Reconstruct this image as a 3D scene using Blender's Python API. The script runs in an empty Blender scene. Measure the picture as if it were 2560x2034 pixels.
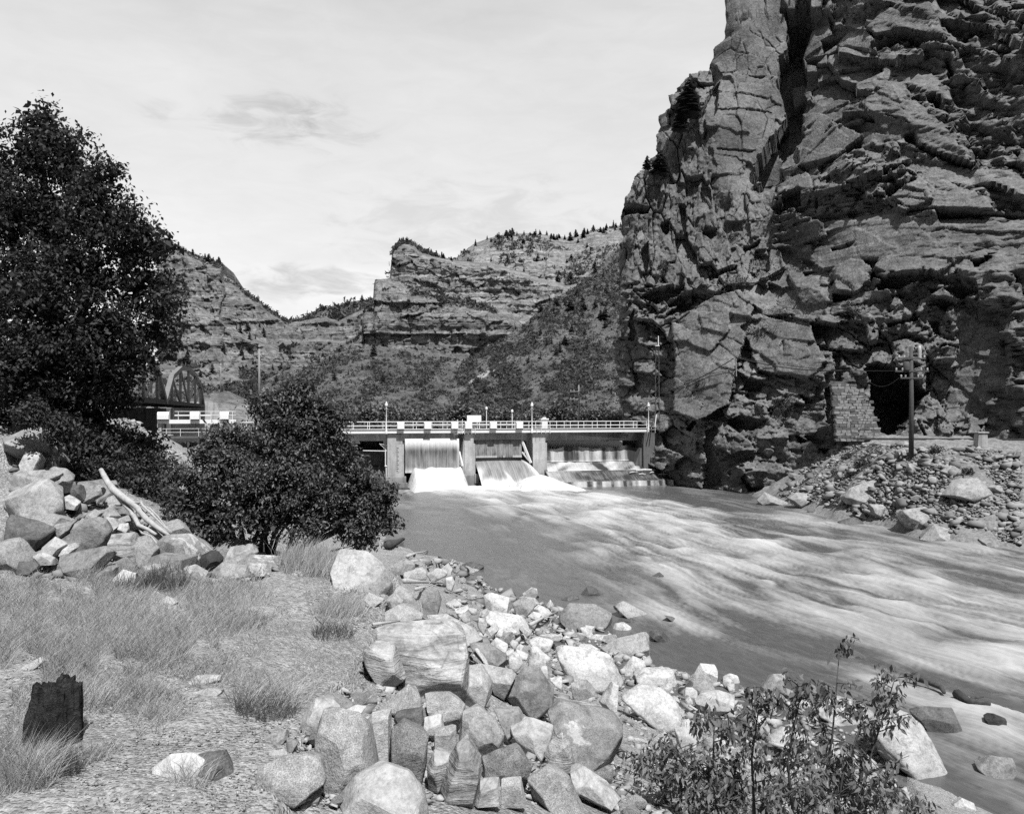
import bpy, bmesh, math, random
import numpy as np
from mathutils import Vector, Matrix, Euler

R = math.radians
rng = np.random.default_rng(7)
random.seed(7)
SC = bpy.context.scene
COL = SC.collection

# ------------------------------------------------------------------ camera, sky, sun, exposure
F = 2050.0            # focal length in photograph pixels (2560 wide)
CAMZ = 10.5           # eye height above the tail water
HOR = 1030.0          # horizon row
cam_d = bpy.data.cameras.new('camera')
cam_d.sensor_fit = 'HORIZONTAL'; cam_d.sensor_width = 36.0
cam_d.lens = 36.0 * F / 2560.0
cam_d.shift_y = (HOR - 1017.0) / 2560.0
cam_d.clip_start = 0.1; cam_d.clip_end = 6000
cam = bpy.data.objects.new('camera', cam_d); COL.objects.link(cam)
cam.location = (0, 0, CAMZ); cam.rotation_euler = (R(90), 0, 0)
SC.camera = cam

SUN_EL, SUN_AZ = R(57), R(17)          # azimuth: right of straight behind the camera
to_sun = Vector((math.cos(SUN_EL) * math.sin(SUN_AZ), -math.cos(SUN_EL) * math.cos(SUN_AZ), math.sin(SUN_EL)))
sun_d = bpy.data.lights.new('sun', 'SUN'); sun_d.energy = 5.0; sun_d.angle = R(0.5)
sun = bpy.data.objects.new('sun', sun_d); COL.objects.link(sun)
sun.rotation_euler = to_sun.to_track_quat('Z', 'Y').to_euler()

W = bpy.data.worlds.new('World'); SC.world = W; W.use_nodes = True
wn = W.node_tree; wn.nodes.clear()
def wnode(t, **k):
    n = wn.nodes.new(t)
    for a, b in k.items(): setattr(n, a, b)
    return n
sky = wnode('ShaderNodeTexSky', sky_type='NISHITA', sun_disc=False)
sky.sun_elevation = SUN_EL; sky.sun_rotation = math.atan2(to_sun.x, to_sun.y)
sky.altitude = 1800; sky.air_density = 1.0; sky.dust_density = 1.6; sky.ozone_density = 1.0
sp_ = wnode('ShaderNodeSeparateColor'); wn.links.new(sky.outputs[0], sp_.inputs[0])
bw = wnode('ShaderNodeMix', data_type='FLOAT'); bw.inputs[0].default_value = .7; wn.links.new(sp_.outputs[1], bw.inputs[2]); wn.links.new(sp_.outputs[2], bw.inputs[3])   # a film that sees mostly blue light
tc = wnode('ShaderNodeTexCoord')
mp = wnode('ShaderNodeMapping'); mp.inputs['Scale'].default_value = (1.0, 1.0, 3.2)
wn.links.new(tc.outputs['Generated'], mp.inputs[0])
no = wnode('ShaderNodeTexNoise'); no.inputs['Scale'].default_value = 2.3; no.inputs['Detail'].default_value = 6; no.inputs['Roughness'].default_value = .5; no.inputs['Distortion'].default_value = .35
wn.links.new(mp.outputs[0], no.inputs[0])
cr = wnode('ShaderNodeMapRange'); cr.inputs[1].default_value = .36; cr.inputs[2].default_value = .64; cr.inputs[3].default_value = .4; cr.inputs[4].default_value = .95
wn.links.new(no.outputs[0], cr.inputs[0])
mu = wnode('ShaderNodeMix', data_type='FLOAT'); wn.links.new(cr.outputs[0], mu.inputs[0]); wn.links.new(bw.outputs[0], mu.inputs[2]); mu.inputs[3].default_value = 4.0      # thin bright cloud veil
# a few darker cloud wisps hanging over the canyon (directions given as x/y, z/y slopes)
sx_ = wnode('ShaderNodeSeparateXYZ'); wn.links.new(tc.outputs['Generated'], sx_.inputs[0])
def wmath(op, a, b):
    n = wnode('ShaderNodeMath', operation=op)
    for i, q in enumerate((a, b)):
        if isinstance(q, (int, float)): n.inputs[i].default_value = q
        else: wn.links.new(q, n.inputs[i])
    return n.outputs[0]
ys_ = wmath('MAXIMUM', sx_.outputs[1], .05); gx_ = wmath('DIVIDE', sx_.outputs[0], ys_); gz_ = wmath('DIVIDE', sx_.outputs[2], ys_)
cn = wnode('ShaderNodeTexNoise'); cn.inputs['Scale'].default_value = 15; cn.inputs['Detail'].default_value = 8; cn.inputs['Roughness'].default_value = .62; cn.inputs['Distortion'].default_value = .6; wn.links.new(mp.outputs[0], cn.inputs[0])
dark = None
for (cx0, cz0, rx0, rz0, am) in ((-.30, .352, .1, .05, .2), (-.22, .342, .07, .045, .14), (-.42, .375, .045, .025, .14), (-.26, .155, .15, .03, .26), (-.05, .23, .24, .07, .1)):
    d = wmath('ADD', wmath('POWER', wmath('DIVIDE', wmath('SUBTRACT', gx_, cx0), rx0), 2.0), wmath('POWER', wmath('DIVIDE', wmath('SUBTRACT', gz_, cz0), rz0), 2.0))
    d = wmath('SUBTRACT', wmath('SUBTRACT', 1.75, wmath('MULTIPLY', d, .75)), wmath('MULTIPLY', cn.outputs[0], 2.5))
    mr = wnode('ShaderNodeMapRange', interpolation_type='SMOOTHSTEP'); mr.inputs[1].default_value = 0.; mr.inputs[2].default_value = .8; mr.inputs[3].default_value = 0; mr.inputs[4].default_value = am; wn.links.new(d, mr.inputs[0])
    dark = mr.outputs[0] if dark is None else wmath('ADD', dark, mr.outputs[0])
mot = wnode('ShaderNodeMapRange'); mot.inputs[1].default_value = .35; mot.inputs[2].default_value = .65; mot.inputs[3].default_value = .98; mot.inputs[4].default_value = 1.03; wn.links.new(cn.outputs[0], mot.inputs[0])
mu_ = wmath('MULTIPLY', wmath('MULTIPLY', mu.outputs[0], wmath('SUBTRACT', 1.0, dark)), mot.outputs[0])
cc = wnode('ShaderNodeCombineColor')
for i in range(3): wn.links.new(mu_, cc.inputs[i])
bg = wnode('ShaderNodeBackground'); bg.inputs['Strength'].default_value = .15
wn.links.new(cc.outputs[0], bg.inputs['Color'])
wo = wnode('ShaderNodeOutputWorld'); wn.links.new(bg.outputs[0], wo.inputs[0])

SC.view_settings.view_transform = 'Standard'; SC.view_settings.look = 'None'
SC.view_settings.exposure = 0.45; SC.view_settings.gamma = 1.0
SC.cycles.use_denoising = False; SC.cycles.use_adaptive_sampling = True; SC.cycles.adaptive_threshold = .015
SC.cycles.max_bounces = 4; SC.cycles.diffuse_bounces = 1; SC.cycles.glossy_bounces = 2
SC.cycles.transparent_max_bounces = 6

# ------------------------------------------------------------------ helpers
def P(px, py, Y):
    "point at depth Y seen at photograph pixel (px, py)"
    return Vector(((px - 1280.0) / F * Y, Y, CAMZ - (py - HOR) / F * Y))
D2P = 2560 / 2156.0     # the overview picture's pixels to photograph pixels

def tag(o, label=None, cat=None, group=None, kind=None):
    if label: o['label'] = label
    if cat: o['category'] = cat
    if group: o['group'] = group
    if kind: o['kind'] = kind
    return o
def empty(name, loc=(0, 0, 0), rz=0):
    o = bpy.data.objects.new(name, None); COL.objects.link(o); o.location = loc; o.rotation_euler = (0, 0, rz)
    o.empty_display_size = .2
    return o
def link(name, me, mat=None, parent=None):
    o = bpy.data.objects.new(name, me); COL.objects.link(o)
    if mat is not None and len(me.materials) == 0: me.materials.append(mat)
    if parent is not None: o.parent = parent
    return o
def np_mesh(name, V, Fc, smooth=False, uv=None, attrs=None, auto=None):
    "mesh from numpy arrays; Fc is (n,3) or (n,4)"
    V = np.ascontiguousarray(V, dtype=np.float32); Fc = np.ascontiguousarray(Fc, dtype=np.int32)
    me = bpy.data.meshes.new(name)
    k = Fc.shape[1]
    me.vertices.add(len(V)); me.vertices.foreach_set('co', V.ravel())
    me.loops.add(Fc.size); me.loops.foreach_set('vertex_index', Fc.ravel())
    me.polygons.add(len(Fc))
    me.polygons.foreach_set('loop_start', np.arange(0, Fc.size, k, dtype=np.int32))
    me.polygons.foreach_set('loop_total', np.full(len(Fc), k, dtype=np.int32))
    if smooth: me.polygons.foreach_set('use_smooth', np.ones(len(Fc), dtype=bool))
    if uv is not None:
        l = me.uv_layers.new(name='UVMap'); l.data.foreach_set('uv', uv[Fc.ravel()].astype(np.float32).ravel())
    if attrs:
        for an, av in attrs.items():
            a = me.attributes.new(an, 'FLOAT', 'POINT'); a.data.foreach_set('value', av.astype(np.float32).ravel())
    me.update(calc_edges=True); me.validate()
    return me
def grid_faces(nr, nc):
    i = np.arange(nr * nc).reshape(nr, nc)
    return np.stack([i[:-1, :-1].ravel(), i[:-1, 1:].ravel(), i[1:, 1:].ravel(), i[1:, :-1].ravel()], 1)

class MB:
    "collects boxes, bars, tubes into one mesh"
    def __init__(s): s.v = []; s.f = []
    def poly(s, vs, fs):
        b = len(s.v); s.v += [tuple(x) for x in vs]; s.f += [tuple(b + i for i in f) for f in fs]; return s
    def box(s, lo, hi):
        x0, y0, z0 = lo; x1, y1, z1 = hi
        return s.poly([(x0, y0, z0), (x1, y0, z0), (x1, y1, z0), (x0, y1, z0), (x0, y0, z1), (x1, y0, z1), (x1, y1, z1), (x0, y1, z1)],
                      [(3, 2, 1, 0), (4, 5, 6, 7), (0, 1, 5, 4), (1, 2, 6, 5), (2, 3, 7, 6), (3, 0, 4, 7)])
    def bar(s, a, b, w, h=None, up=(0, 0, 1)):
        a = Vector(a); b = Vector(b); h = h or w; d = (b - a).normalized(); up = Vector(up)
        if abs(d.dot(up)) > .98: up = Vector((1, 0, 0))
        x = d.cross(up).normalized() * w / 2; y = x.cross(d).normalized() * h / 2
        return s.poly([a - x - y, a + x - y, a + x + y, a - x + y, b - x - y, b + x - y, b + x + y, b - x + y],
                      [(3, 2, 1, 0), (4, 5, 6, 7), (0, 1, 5, 4), (1, 2, 6, 5), (2, 3, 7, 6), (3, 0, 4, 7)])
    def tube(s, pts, rad, n=8, cap=True):
        pts = [Vector(p) for p in pts]; rad = rad if hasattr(rad, '__len__') else [rad] * len(pts)
        b = len(s.v); up = Vector((.13, .31, .94))
        for i, p in enumerate(pts):
            d = (pts[min(i + 1, len(pts) - 1)] - pts[max(i - 1, 0)]).normalized()
            x = d.cross(up)
            if x.length < .05: x = d.cross(Vector((1, 0, 0)))
            x.normalize(); y = x.cross(d)
            for k in range(n):
                t = 2 * math.pi * k / n; s.v.append(tuple(p + (x * math.cos(t) + y * math.sin(t)) * rad[i]))
        for i in range(len(pts) - 1):
            for k in range(n):
                s.f.append((b + i * n + k, b + i * n + (k + 1) % n, b + (i + 1) * n + (k + 1) % n, b + (i + 1) * n + k))
        if cap:
            s.f.append(tuple(b + k for k in range(n))[::-1]); s.f.append(tuple(b + (len(pts) - 1) * n + k for k in range(n)))
        return s
    def lathe(s, prof, c=(0, 0, 0), n=16):
        b = len(s.v)
        for r, z in prof:
            for k in range(n):
                t = 2 * math.pi * k / n; s.v.append((c[0] + r * math.cos(t), c[1] + r * math.sin(t), c[2] + z))
        for i in range(len(prof) - 1):
            for k in range(n):
                s.f.append((b + i * n + k, b + i * n + (k + 1) % n, b + (i + 1) * n + (k + 1) % n, b + (i + 1) * n + k))
        s.f.append(tuple(b + k for k in range(n))[::-1]); s.f.append(tuple(b + (len(prof) - 1) * n + k for k in range(n)))
        return s
    def prism(s, pts, y0, y1):
        "polygon in local x-z, extruded along y"
        n = len(pts); vs = [(x, y0, z) for x, z in pts] + [(x, y1, z) for x, z in pts]
        fs = [tuple(range(n)), tuple(range(2 * n - 1, n - 1, -1))] + [(i, i + n, (i + 1) % n + n, (i + 1) % n) for i in range(n)]
        return s.poly(vs, fs)
    def mesh(s, name, bevel=0, smooth=False):
        me = bpy.data.meshes.new(name); me.from_pydata(s.v, [], s.f)
        bm = bmesh.new(); bm.from_mesh(me)
        bmesh.ops.recalc_face_normals(bm, faces=bm.faces)
        if bevel: bmesh.ops.bevel(bm, geom=list(bm.edges), offset=bevel, segments=1, affect='EDGES')
        bm.to_mesh(me); bm.free()
        if smooth:
            for p in me.polygons: p.use_smooth = True
        return me
    def build(s, name, mat, parent=None, bevel=0, smooth=False):
        return link(name, s.mesh(name, bevel, smooth), mat, parent)

# ---- numpy noise
def _h(ix, iy, iz, seed):
    h = (ix.astype(np.int64) * 374761393 + iy.astype(np.int64) * 668265263 + iz.astype(np.int64) * 2147483647 + seed * 1274126177) & 0xffffffff
    h = ((h ^ (h >> 13)) * 1274126177) & 0xffffffff
    h = ((h ^ (h >> 16)) * 2246822519) & 0xffffffff
    h = h ^ (h >> 15)
    return (h & 0xffffff) / float(0x1000000)
def vnoise(x, y, z=None, seed=0):
    x = np.asarray(x, float); y = np.asarray(y, float); z = np.zeros_like(x) if z is None else np.asarray(z, float)
    ix, iy, iz = np.floor(x), np.floor(y), np.floor(z)
    fx, fy, fz = x - ix, y - iy, z - iz
    fx = fx * fx * fx * (fx * (fx * 6 - 15) + 10); fy = fy * fy * fy * (fy * (fy * 6 - 15) + 10); fz = fz * fz * fz * (fz * (fz * 6 - 15) + 10)
    def c(a, b, d): return _h(ix + a, iy + b, iz + d, seed)
    def pl(d): return (c(0, 0, d) * (1 - fx) + c(1, 0, d) * fx) * (1 - fy) + (c(0, 1, d) * (1 - fx) + c(1, 1, d) * fx) * fy
    if not np.any(fz): r = pl(0)
    else: r = pl(0) * (1 - fz) + pl(1) * fz
    return r * 2 - 1
def fbm(x, y, z=None, seed=0, oct=4, lac=2.03, gain=.5):
    r = 0; a = 1; t = 0
    for o in range(oct):
        f = lac ** o
        r = r + a * vnoise(np.asarray(x) * f + 17.3 * o, np.asarray(y) * f - 9.1 * o, None if z is None else np.asarray(z) * f + 3.7 * o, seed + o); t += a; a *= gain
    return r / t
def cells(u, v, seed, jit=.9, cheb=.6):
    "jointed-rock cells: three random values of the nearest cell, offset from its centre, distance to the next cell"
    iu, iv = np.floor(u), np.floor(v)
    best = np.full(u.shape, 9.); sec = np.full(u.shape, 9.)
    h1 = np.zeros(u.shape); h2 = h1.copy(); h3 = h1.copy(); du = h1.copy(); dv = h1.copy()
    for a in (-1, 0, 1):
        for b in (-1, 0, 1):
            cu, cv = iu + a, iv + b; zz = np.zeros_like(cu)
            px = cu + .5 + jit * (_h(cu, cv, zz, seed) - .5); py = cv + .5 + jit * (_h(cu, cv, zz + 1, seed) - .5)
            x, y = u - px, v - py; ax, ay = np.abs(x), np.abs(y)
            d = cheb * np.maximum(ax, ay) + (1 - cheb) * np.sqrt(x * x + y * y)
            m = d < best
            sec = np.where(m, best, np.minimum(sec, d))
            best = np.where(m, d, best)
            h1 = np.where(m, _h(cu, cv, zz + 2, seed), h1); h2 = np.where(m, _h(cu, cv, zz + 3, seed), h2); h3 = np.where(m, _h(cu, cv, zz + 4, seed), h3)
            du = np.where(m, x, du); dv = np.where(m, y, dv)
    return h1, h2, h3, du, dv, sec - best
class TPS:
    "thin-plate interpolation of scattered control points"
    def __init__(s, pts, lam=.5):
        p = np.array(pts, float); s.c = p[:, :2]; n = len(p)
        K = s.k(s.c, s.c) + lam * np.eye(n); Q = np.hstack([np.ones((n, 1)), s.c])
        A = np.vstack([np.hstack([K, Q]), np.hstack([Q.T, np.zeros((3, 3))])])
        s.w = np.linalg.solve(A, np.concatenate([p[:, 2], np.zeros(3)]))
    def k(s, a, b):
        d2 = ((a[:, None, :] - b[None, :, :]) ** 2).sum(2) + 1e-9
        return .5 * d2 * np.log(d2)
    def __call__(s, x, y):
        x = np.asarray(x, float); sh = x.shape; q = np.stack([x.ravel(), np.asarray(y, float).ravel()], 1); out = np.empty(len(q))
        for i in range(0, len(q), 40000):
            b = q[i:i + 40000]
            out[i:i + 40000] = s.k(b, s.c) @ s.w[:-3] + s.w[-3] + b @ s.w[-2:]
        return out.reshape(sh)
def inpoly(x, y, poly):
    inside = np.zeros(x.shape, bool); n = len(poly)
    for i in range(n):
        x0, y0 = poly[i]; x1, y1 = poly[(i + 1) % n]
        if y0 == y1: continue
        c = ((y0 > y) != (y1 > y)) & (x < (x1 - x0) * (y - y0) / (y1 - y0) + x0)
        inside ^= c
    return inside
def sstep(a, b, x):
    t = np.clip((x - a) / (b - a), 0, 1); return t * t * (3 - 2 * t)

# ------------------------------------------------------------------ materials (the photograph is black and white: every colour is a grey)
MATS = {}
class NT:
    def __init__(s, name):
        s.m = bpy.data.materials.new(name); s.m.use_nodes = True; s.t = s.m.node_tree; s.t.nodes.clear()
        s.out = s.n('ShaderNodeOutputMaterial'); s.b = s.n('ShaderNodeBsdfPrincipled'); s.l(s.b.outputs[0], s.out.inputs[0])
        MATS[name] = s.m
    def n(s, t, **k):
        n = s.t.nodes.new(t)
        for a, b in k.items(): setattr(n, a, b)
        return n
    def l(s, a, b): s.t.links.new(a, b)
    def coord(s, kind='Object', scale=(1, 1, 1), rot=(0, 0, 0), rand=False):
        if kind == 'Position': src = s.n('ShaderNodeNewGeometry').outputs['Position']
        else: src = s.n('ShaderNodeTexCoord').outputs[kind]
        if rand:
            oi = s.n('ShaderNodeObjectInfo'); m = s.n('ShaderNodeMath', operation='MULTIPLY'); m.inputs[1].default_value = 57
            s.l(oi.outputs['Random'], m.inputs[0]); a = s.n('ShaderNodeVectorMath', operation='ADD'); s.l(src, a.inputs[0]); s.l(m.outputs[0], a.inputs[1]); src = a.outputs[0]
        mp = s.n('ShaderNodeMapping'); mp.inputs['Scale'].default_value = scale; mp.inputs['Rotation'].default_value = rot
        s.l(src, mp.inputs[0]); return mp.outputs[0]
    def noise(s, vec, scale, detail=4, rough=.55, dist=0):
        n = s.n('ShaderNodeTexNoise'); n.inputs['Scale'].default_value = scale; n.inputs['Detail'].default_value = detail
        n.inputs['Roughness'].default_value = rough; n.inputs['Distortion'].default_value = dist; s.l(vec, n.inputs[0]); return n.outputs[0]
    def vor(s, vec, scale, feature='F1', out=0):
        n = s.n('ShaderNodeTexVoronoi', feature=feature); n.inputs['Scale'].default_value = scale; s.l(vec, n.inputs[0]); return n.outputs[out]
    def rng(s, x, a, b, c, d, smooth=False):
        n = s.n('ShaderNodeMapRange'); n.interpolation_type = 'SMOOTHSTEP' if smooth else 'LINEAR'
        for i, q in enumerate((a, b, c, d)): n.inputs[i + 1].default_value = q
        s.l(x, n.inputs[0]); return n.outputs[0]
    def math(s, op, a, b=None, clamp=False):
        n = s.n('ShaderNodeMath', operation=op); n.use_clamp = clamp
        for i, q in enumerate((a, b)):
            if q is None: continue
            if isinstance(q, (int, float)): n.inputs[i].default_value = q
            else: s.l(q, n.inputs[i])
        return n.outputs[0]
    def mix(s, f, a, b):
        n = s.n('ShaderNodeMix'); n.data_type = 'FLOAT'
        for i, q in ((0, f), (2, a), (3, b)):
            if isinstance(q, (int, float)): n.inputs[i].default_value = q
            else: s.l(q, n.inputs[i])
        return n.outputs[0]
    def attr(s, name):
        n = s.n('ShaderNodeAttribute'); n.attribute_name = name; return n.outputs['Fac']
    def rand(s): return s.n('ShaderNodeObjectInfo').outputs['Random']
    def done(s, col, rough=.85, bump=None, bd=.02, bs=.6, spec=.3):
        if isinstance(col, (int, float)): s.b.inputs['Base Color'].default_value = (col, col, col, 1)
        else:
            c = s.n('ShaderNodeCombineColor')
            for i in range(3): s.l(col, c.inputs[i])
            s.l(c.outputs[0], s.b.inputs['Base Color'])
        if isinstance(rough, (int, float)): s.b.inputs['Roughness'].default_value = rough
        else: s.l(rough, s.b.inputs['Roughness'])
        s.b.inputs['Specular IOR Level'].default_value = spec
        if bump is not None:
            bp = s.n('ShaderNodeBump'); bp.inputs['Distance'].default_value = bd; bp.inputs['Strength'].default_value = bs
            s.l(bump, bp.inputs['Height']); s.l(bp.outputs[0], s.b.inputs['Normal'])
        return s.m

def plain(name, v, rough=.7, var=.25, scale=3, spec=.3):
    t = NT(name); c = t.coord('Object', rand=True); n = t.noise(c, scale, 5, .6)
    return t.done(t.rng(n, .25, .75, v * (1 - var), v * (1 + var)), rough, n, .01, .3, spec)
def rock(name, v, var=.3, scale=1.5, speck=0, speck_scale=60, band=0, patch=0, bump=.03, dark=0):
    "boulder rock: broad tone, fine grain, optional crystal speckle, banding, pale crust"
    t = NT(name); c = t.coord('Object', rand=True)
    n1 = t.noise(c, scale, 6, .62, .3); n2 = t.noise(c, scale * 9, 5, .7)
    col = t.rng(n1, .3, .7, v * (1 - var), v * (1 + var))
    col = t.math('MULTIPLY', col, t.rng(n2, .3, .7, .72, 1.26))
    h = t.math('ADD', t.math('MULTIPLY', n1, .8), t.math('MULTIPLY', n2, .35))
    col = t.math('MULTIPLY', col, t.rng(t.noise(c, scale * 2.4, 8, .72, .8), .34, .52, .58, 1.06))      # stains and lichen
    if speck:
        s = t.vor(c, speck_scale, 'F1', 0); s2 = t.noise(c, speck_scale * .8, 2, .6)
        col = t.math('MULTIPLY', col, t.rng(s2, .35, .65, 1 - speck, 1 + speck * .8))
        col = t.math('MULTIPLY', col, t.rng(s, .1, .6, 1 - speck * .4, 1.05))
    if band:
        c2 = t.coord('Object', (.35, .5, 3.2), (.18, .1, 0), rand=True)
        b = t.noise(c2, 3.2, 6, .62, .8); col = t.math('MULTIPLY', col, t.rng(b, .36, .62, 1 - band, 1 + band * .55)); h = t.math('ADD', h, t.math('MULTIPLY', b, 1.3))
    if patch:
        q = t.noise(c, scale * .9, 6, .7, .6); k = t.rng(q, .52, .58, 0, 1, True); col = t.mix(t.math('MULTIPLY', k, patch), col, .42)
    cr = t.vor(t.coord('Object', (1, 1, 1.3), (.5, .3, 0), rand=True), scale * 1.1, 'DISTANCE_TO_EDGE')
    crw = t.rng(cr, 0, .012, .72, 1); crn = t.rng(t.noise(c, scale * 1.3, 2), .54, .6, 1, 0)
    col = t.math('MULTIPLY', col, t.math('MAXIMUM', crw, crn))
    if dark: col = t.math('MULTIPLY', col, t.rng(t.noise(c, 1.1, 4), .4, .6, 1 - dark, 1))
    h = t.math('ADD', h, t.math('MULTIPLY', t.noise(c, scale * 30, 3, .7), .12)); return t.done(col, .9, h, bump * 1.8, 1., .2)

rock('granite', .26, .15, 1.2, .42, 120)
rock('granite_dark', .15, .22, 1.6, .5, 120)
rock('granite_pale', .31, .18, 1.4, .3, 130, patch=.3)
rock('pale_rock', .31, .18, 1.3, .1, 40, patch=.35)
rock('white_rock', .39, .14, 1.5, .06, 40)
rock('grey_rock', .19, .25, 1.3, .2, 50)
rock('mid_rock', .23, .25, 1.5, .2, 50, patch=.25)
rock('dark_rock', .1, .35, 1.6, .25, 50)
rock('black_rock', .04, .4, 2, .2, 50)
rock('banded_rock', .31, .2, .8, .1, 50, band=.5)
rock('streaked_rock', .27, .25, 1.2, .15, 50, band=.35, patch=.3)
rock('crusted_rock', .2, .22, 1.2, .35, 110, patch=.9)
rock('wet_rock', .08, .35, 1.5, .2, 50)
MATS['wet_rock'].node_tree.nodes['Principled BSDF'].inputs['Roughness'].default_value = .35

# cliff: blotchy weathered gneiss with lichen, pale spalls, water streaks and hairline joints
t = NT('cliff_rock'); c = t.coord('Position')
n1 = t.noise(c, .09, 6, .6, .4); n2 = t.noise(c, .55, 7, .68, .3); n3 = t.noise(c, 3.5, 5, .7)
col = t.rng(n1, .3, .7, .09, .16)
col = t.math('MULTIPLY', col, t.rng(n2, .28, .72, .55, 1.45)); col = t.math('MULTIPLY', col, t.rng(n3, .3, .7, .6, 1.4))
pale = t.math('MULTIPLY', t.rng(t.noise(t.coord('Position', (.8, 1, 1.6)), .13, 6, .66, .8), .6, .68, 0, 1, True), t.rng(n2, .4, .6, .2, 1))
col = t.mix(pale, col, .24)
st = t.rng(t.noise(t.coord('Position', (1.2, 1.2, .09)), .9, 5, .6, .2), .55, .7, 0, 1, True)
st = t.math('MULTIPLY', st, t.rng(t.noise(c, .07, 3), .5, .6, 0, .7, True)); col = t.mix(st, col, .05)
ve = t.rng(t.noise(t.coord('Position', (1, 1, .5), (.5, .3, .2)), .35, 3, .5, 1.5), .495, .505, 0, 1); ve2 = t.rng(t.noise(t.coord('Position', (1, 1, .5), (.5, .3, .2)), .35, 3, .5, 1.5), .505, .515, 1, 0)
col = t.mix(t.math('MULTIPLY', t.math('MULTIPLY', ve, ve2), .35), col, .25)
e1 = t.vor(t.coord('Position', (.5, .5, 1), (0, .5, 0)), .62, 'DISTANCE_TO_EDGE'); e2 = t.vor(t.coord('Position', (1, 1, .35), (.2, -.15, 0)), .33, 'DISTANCE_TO_EDGE')
j1 = t.math('MAXIMUM', t.rng(e1, 0, .012, .6, 1), t.rng(t.noise(c, .4, 3), .46, .52, 0, 1)); j2 = t.math('MAXIMUM', t.rng(e2, 0, .008, .65, 1), t.rng(t.noise(c, .25, 3), .5, .55, 1, 0))
col = t.math('MULTIPLY', col, t.math('MULTIPLY', j1, j2))
hb = t.math('ADD', t.math('MULTIPLY', n2, 1.6), t.math('ADD', t.math('MULTIPLY', n3, .5), t.math('MULTIPLY', t.math('MINIMUM', j1, j2), .35)))
t.done(col, .9, hb, .22, .9, .2)

def strata(name, v, zs=1., streak=1.):
    t = NT(name); c = t.coord('Position'); cz = t.coord('Position', (.012, .012, .21 * zs))
    b = t.noise(cz, 1.0, 7, .62, .25); b2 = t.noise(t.coord('Position', (.03, .03, .9 * zs)), 1.0, 4, .6, .2); n = t.noise(c, .16, 6, .66); vj = t.noise(t.coord('Position', (.3, .3, .02)), 1., 5, .62, .3)
    col = t.rng(b, .33, .66, v * .62, v * 1.35); col = t.math('MULTIPLY', col, t.rng(b2, .35, .65, .78, 1.2)); col = t.math('MULTIPLY', col, t.rng(n, .3, .7, .65, 1.32)); col = t.math('MULTIPLY', col, t.rng(vj, .36, .6, 1 - .45 * streak, 1.12))
    h = t.math('ADD', t.math('MULTIPLY', b2, 1.2), t.math('ADD', n, vj))
    return t.done(col, .92, h, 2.2, .9, .15)
strata('strata_rock', .15); strata('strata_pale', .19, 1.3)
t = NT('slope_soil'); c = t.coord('Position'); n = t.noise(c, .05, 6, .65, .4); n2 = t.noise(c, .6, 6, .7)
col = t.rng(n, .32, .68, .075, .18); col = t.math('MULTIPLY', col, t.rng(n2, .3, .7, .55, 1.45)); n3 = t.noise(c, 2.2, 4, .7); col2 = t.math('MULTIPLY', col, t.rng(n3, .35, .65, .6, 1.35)); t.done(col2, .95, t.math('ADD', n2, t.math('MULTIPLY', n3, .5)), 2.2, 1., .1)
t = NT('pale_scree'); c = t.coord('Position'); n2 = t.noise(c, 1.2, 6, .72); t.done(t.rng(n2, .3, .7, .17, .3), .95, n2, .4, .8, .1)

t = NT('bank_soil'); c = t.coord('Position'); n = t.noise(c, .5, 6, .65, .4); n2 = t.noise(c, 9, 6, .72); s = t.vor(c, 26, 'F1', 1)
sv = t.n('ShaderNodeSeparateColor'); t.l(s, sv.inputs[0]); vd = t.vor(c, 26, 'F1', 0)
col = t.rng(n, .3, .7, .22, .34); col = t.math('MULTIPLY', col, t.rng(n2, .3, .7, .62, 1.3)); col = t.math('MULTIPLY', col, t.rng(sv.outputs[0], 0, 1, .7, 1.3))
hb = t.math('ADD', t.rng(vd, 0, .6, 1, 0), t.math('MULTIPLY', n2, 1.5)); t.done(col, .95, hb, .03, 1., .15)
t = NT('talus_soil'); c = t.coord('Position'); n = t.noise(c, .25, 6, .65, .4); n2 = t.noise(c, 3.5, 6, .72)
col = t.rng(n, .3, .7, .13, .22); col = t.math('MULTIPLY', col, t.rng(n2, .3, .7, .5, 1.45)); t.done(col, .95, n2, .08, .9, .15)

def concrete(name, v, stain=.5):
    t = NT(name); c = t.coord('Position'); n = t.noise(c, .7, 6, .66, .3); n2 = t.noise(c, 6, 5, .7)
    st = t.rng(t.noise(t.coord('Position', (1, 1, .12)), 1.6, 5, .62, .3), .46, .68, 0, stain, True)
    z = t.n('ShaderNodeSeparateXYZ'); t.l(t.n('ShaderNodeNewGeometry').outputs['Position'], z.inputs[0])
    fl = t.math('FRACT', t.math('MULTIPLY', z.outputs[2], 2.2)); line = t.rng(fl, 0, .06, .82, 1)
    wet = t.rng(z.outputs[2], .6, 2.6, .55, 1, True)
    col = t.rng(n, .3, .7, v * .78, v * 1.18); col = t.math('MULTIPLY', col, t.rng(n2, .3, .7, .86, 1.12)); col = t.mix(st, col, v * .36); col = t.math('MULTIPLY', t.math('MULTIPLY', col, line), wet)
    return t.done(col, .85, t.math('ADD', t.math('MULTIPLY', n2, .5), line), .02, .5, .25)
concrete('concrete', .33, .6); concrete('concrete_pale', .38, .45); concrete('concrete_dark', .1, .7)
plain('white_paint', .62, .45, .05, 4, .4); plain('pale_steel', .6, .5, .12, 6); plain('grey_steel', .32, .5, .2, 6); plain('dark_steel', .035, .6, .3, 5); plain('bridge_steel', .14, .6, .15, 1.5); plain('black_iron', .02, .7, .3, 4)
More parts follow.
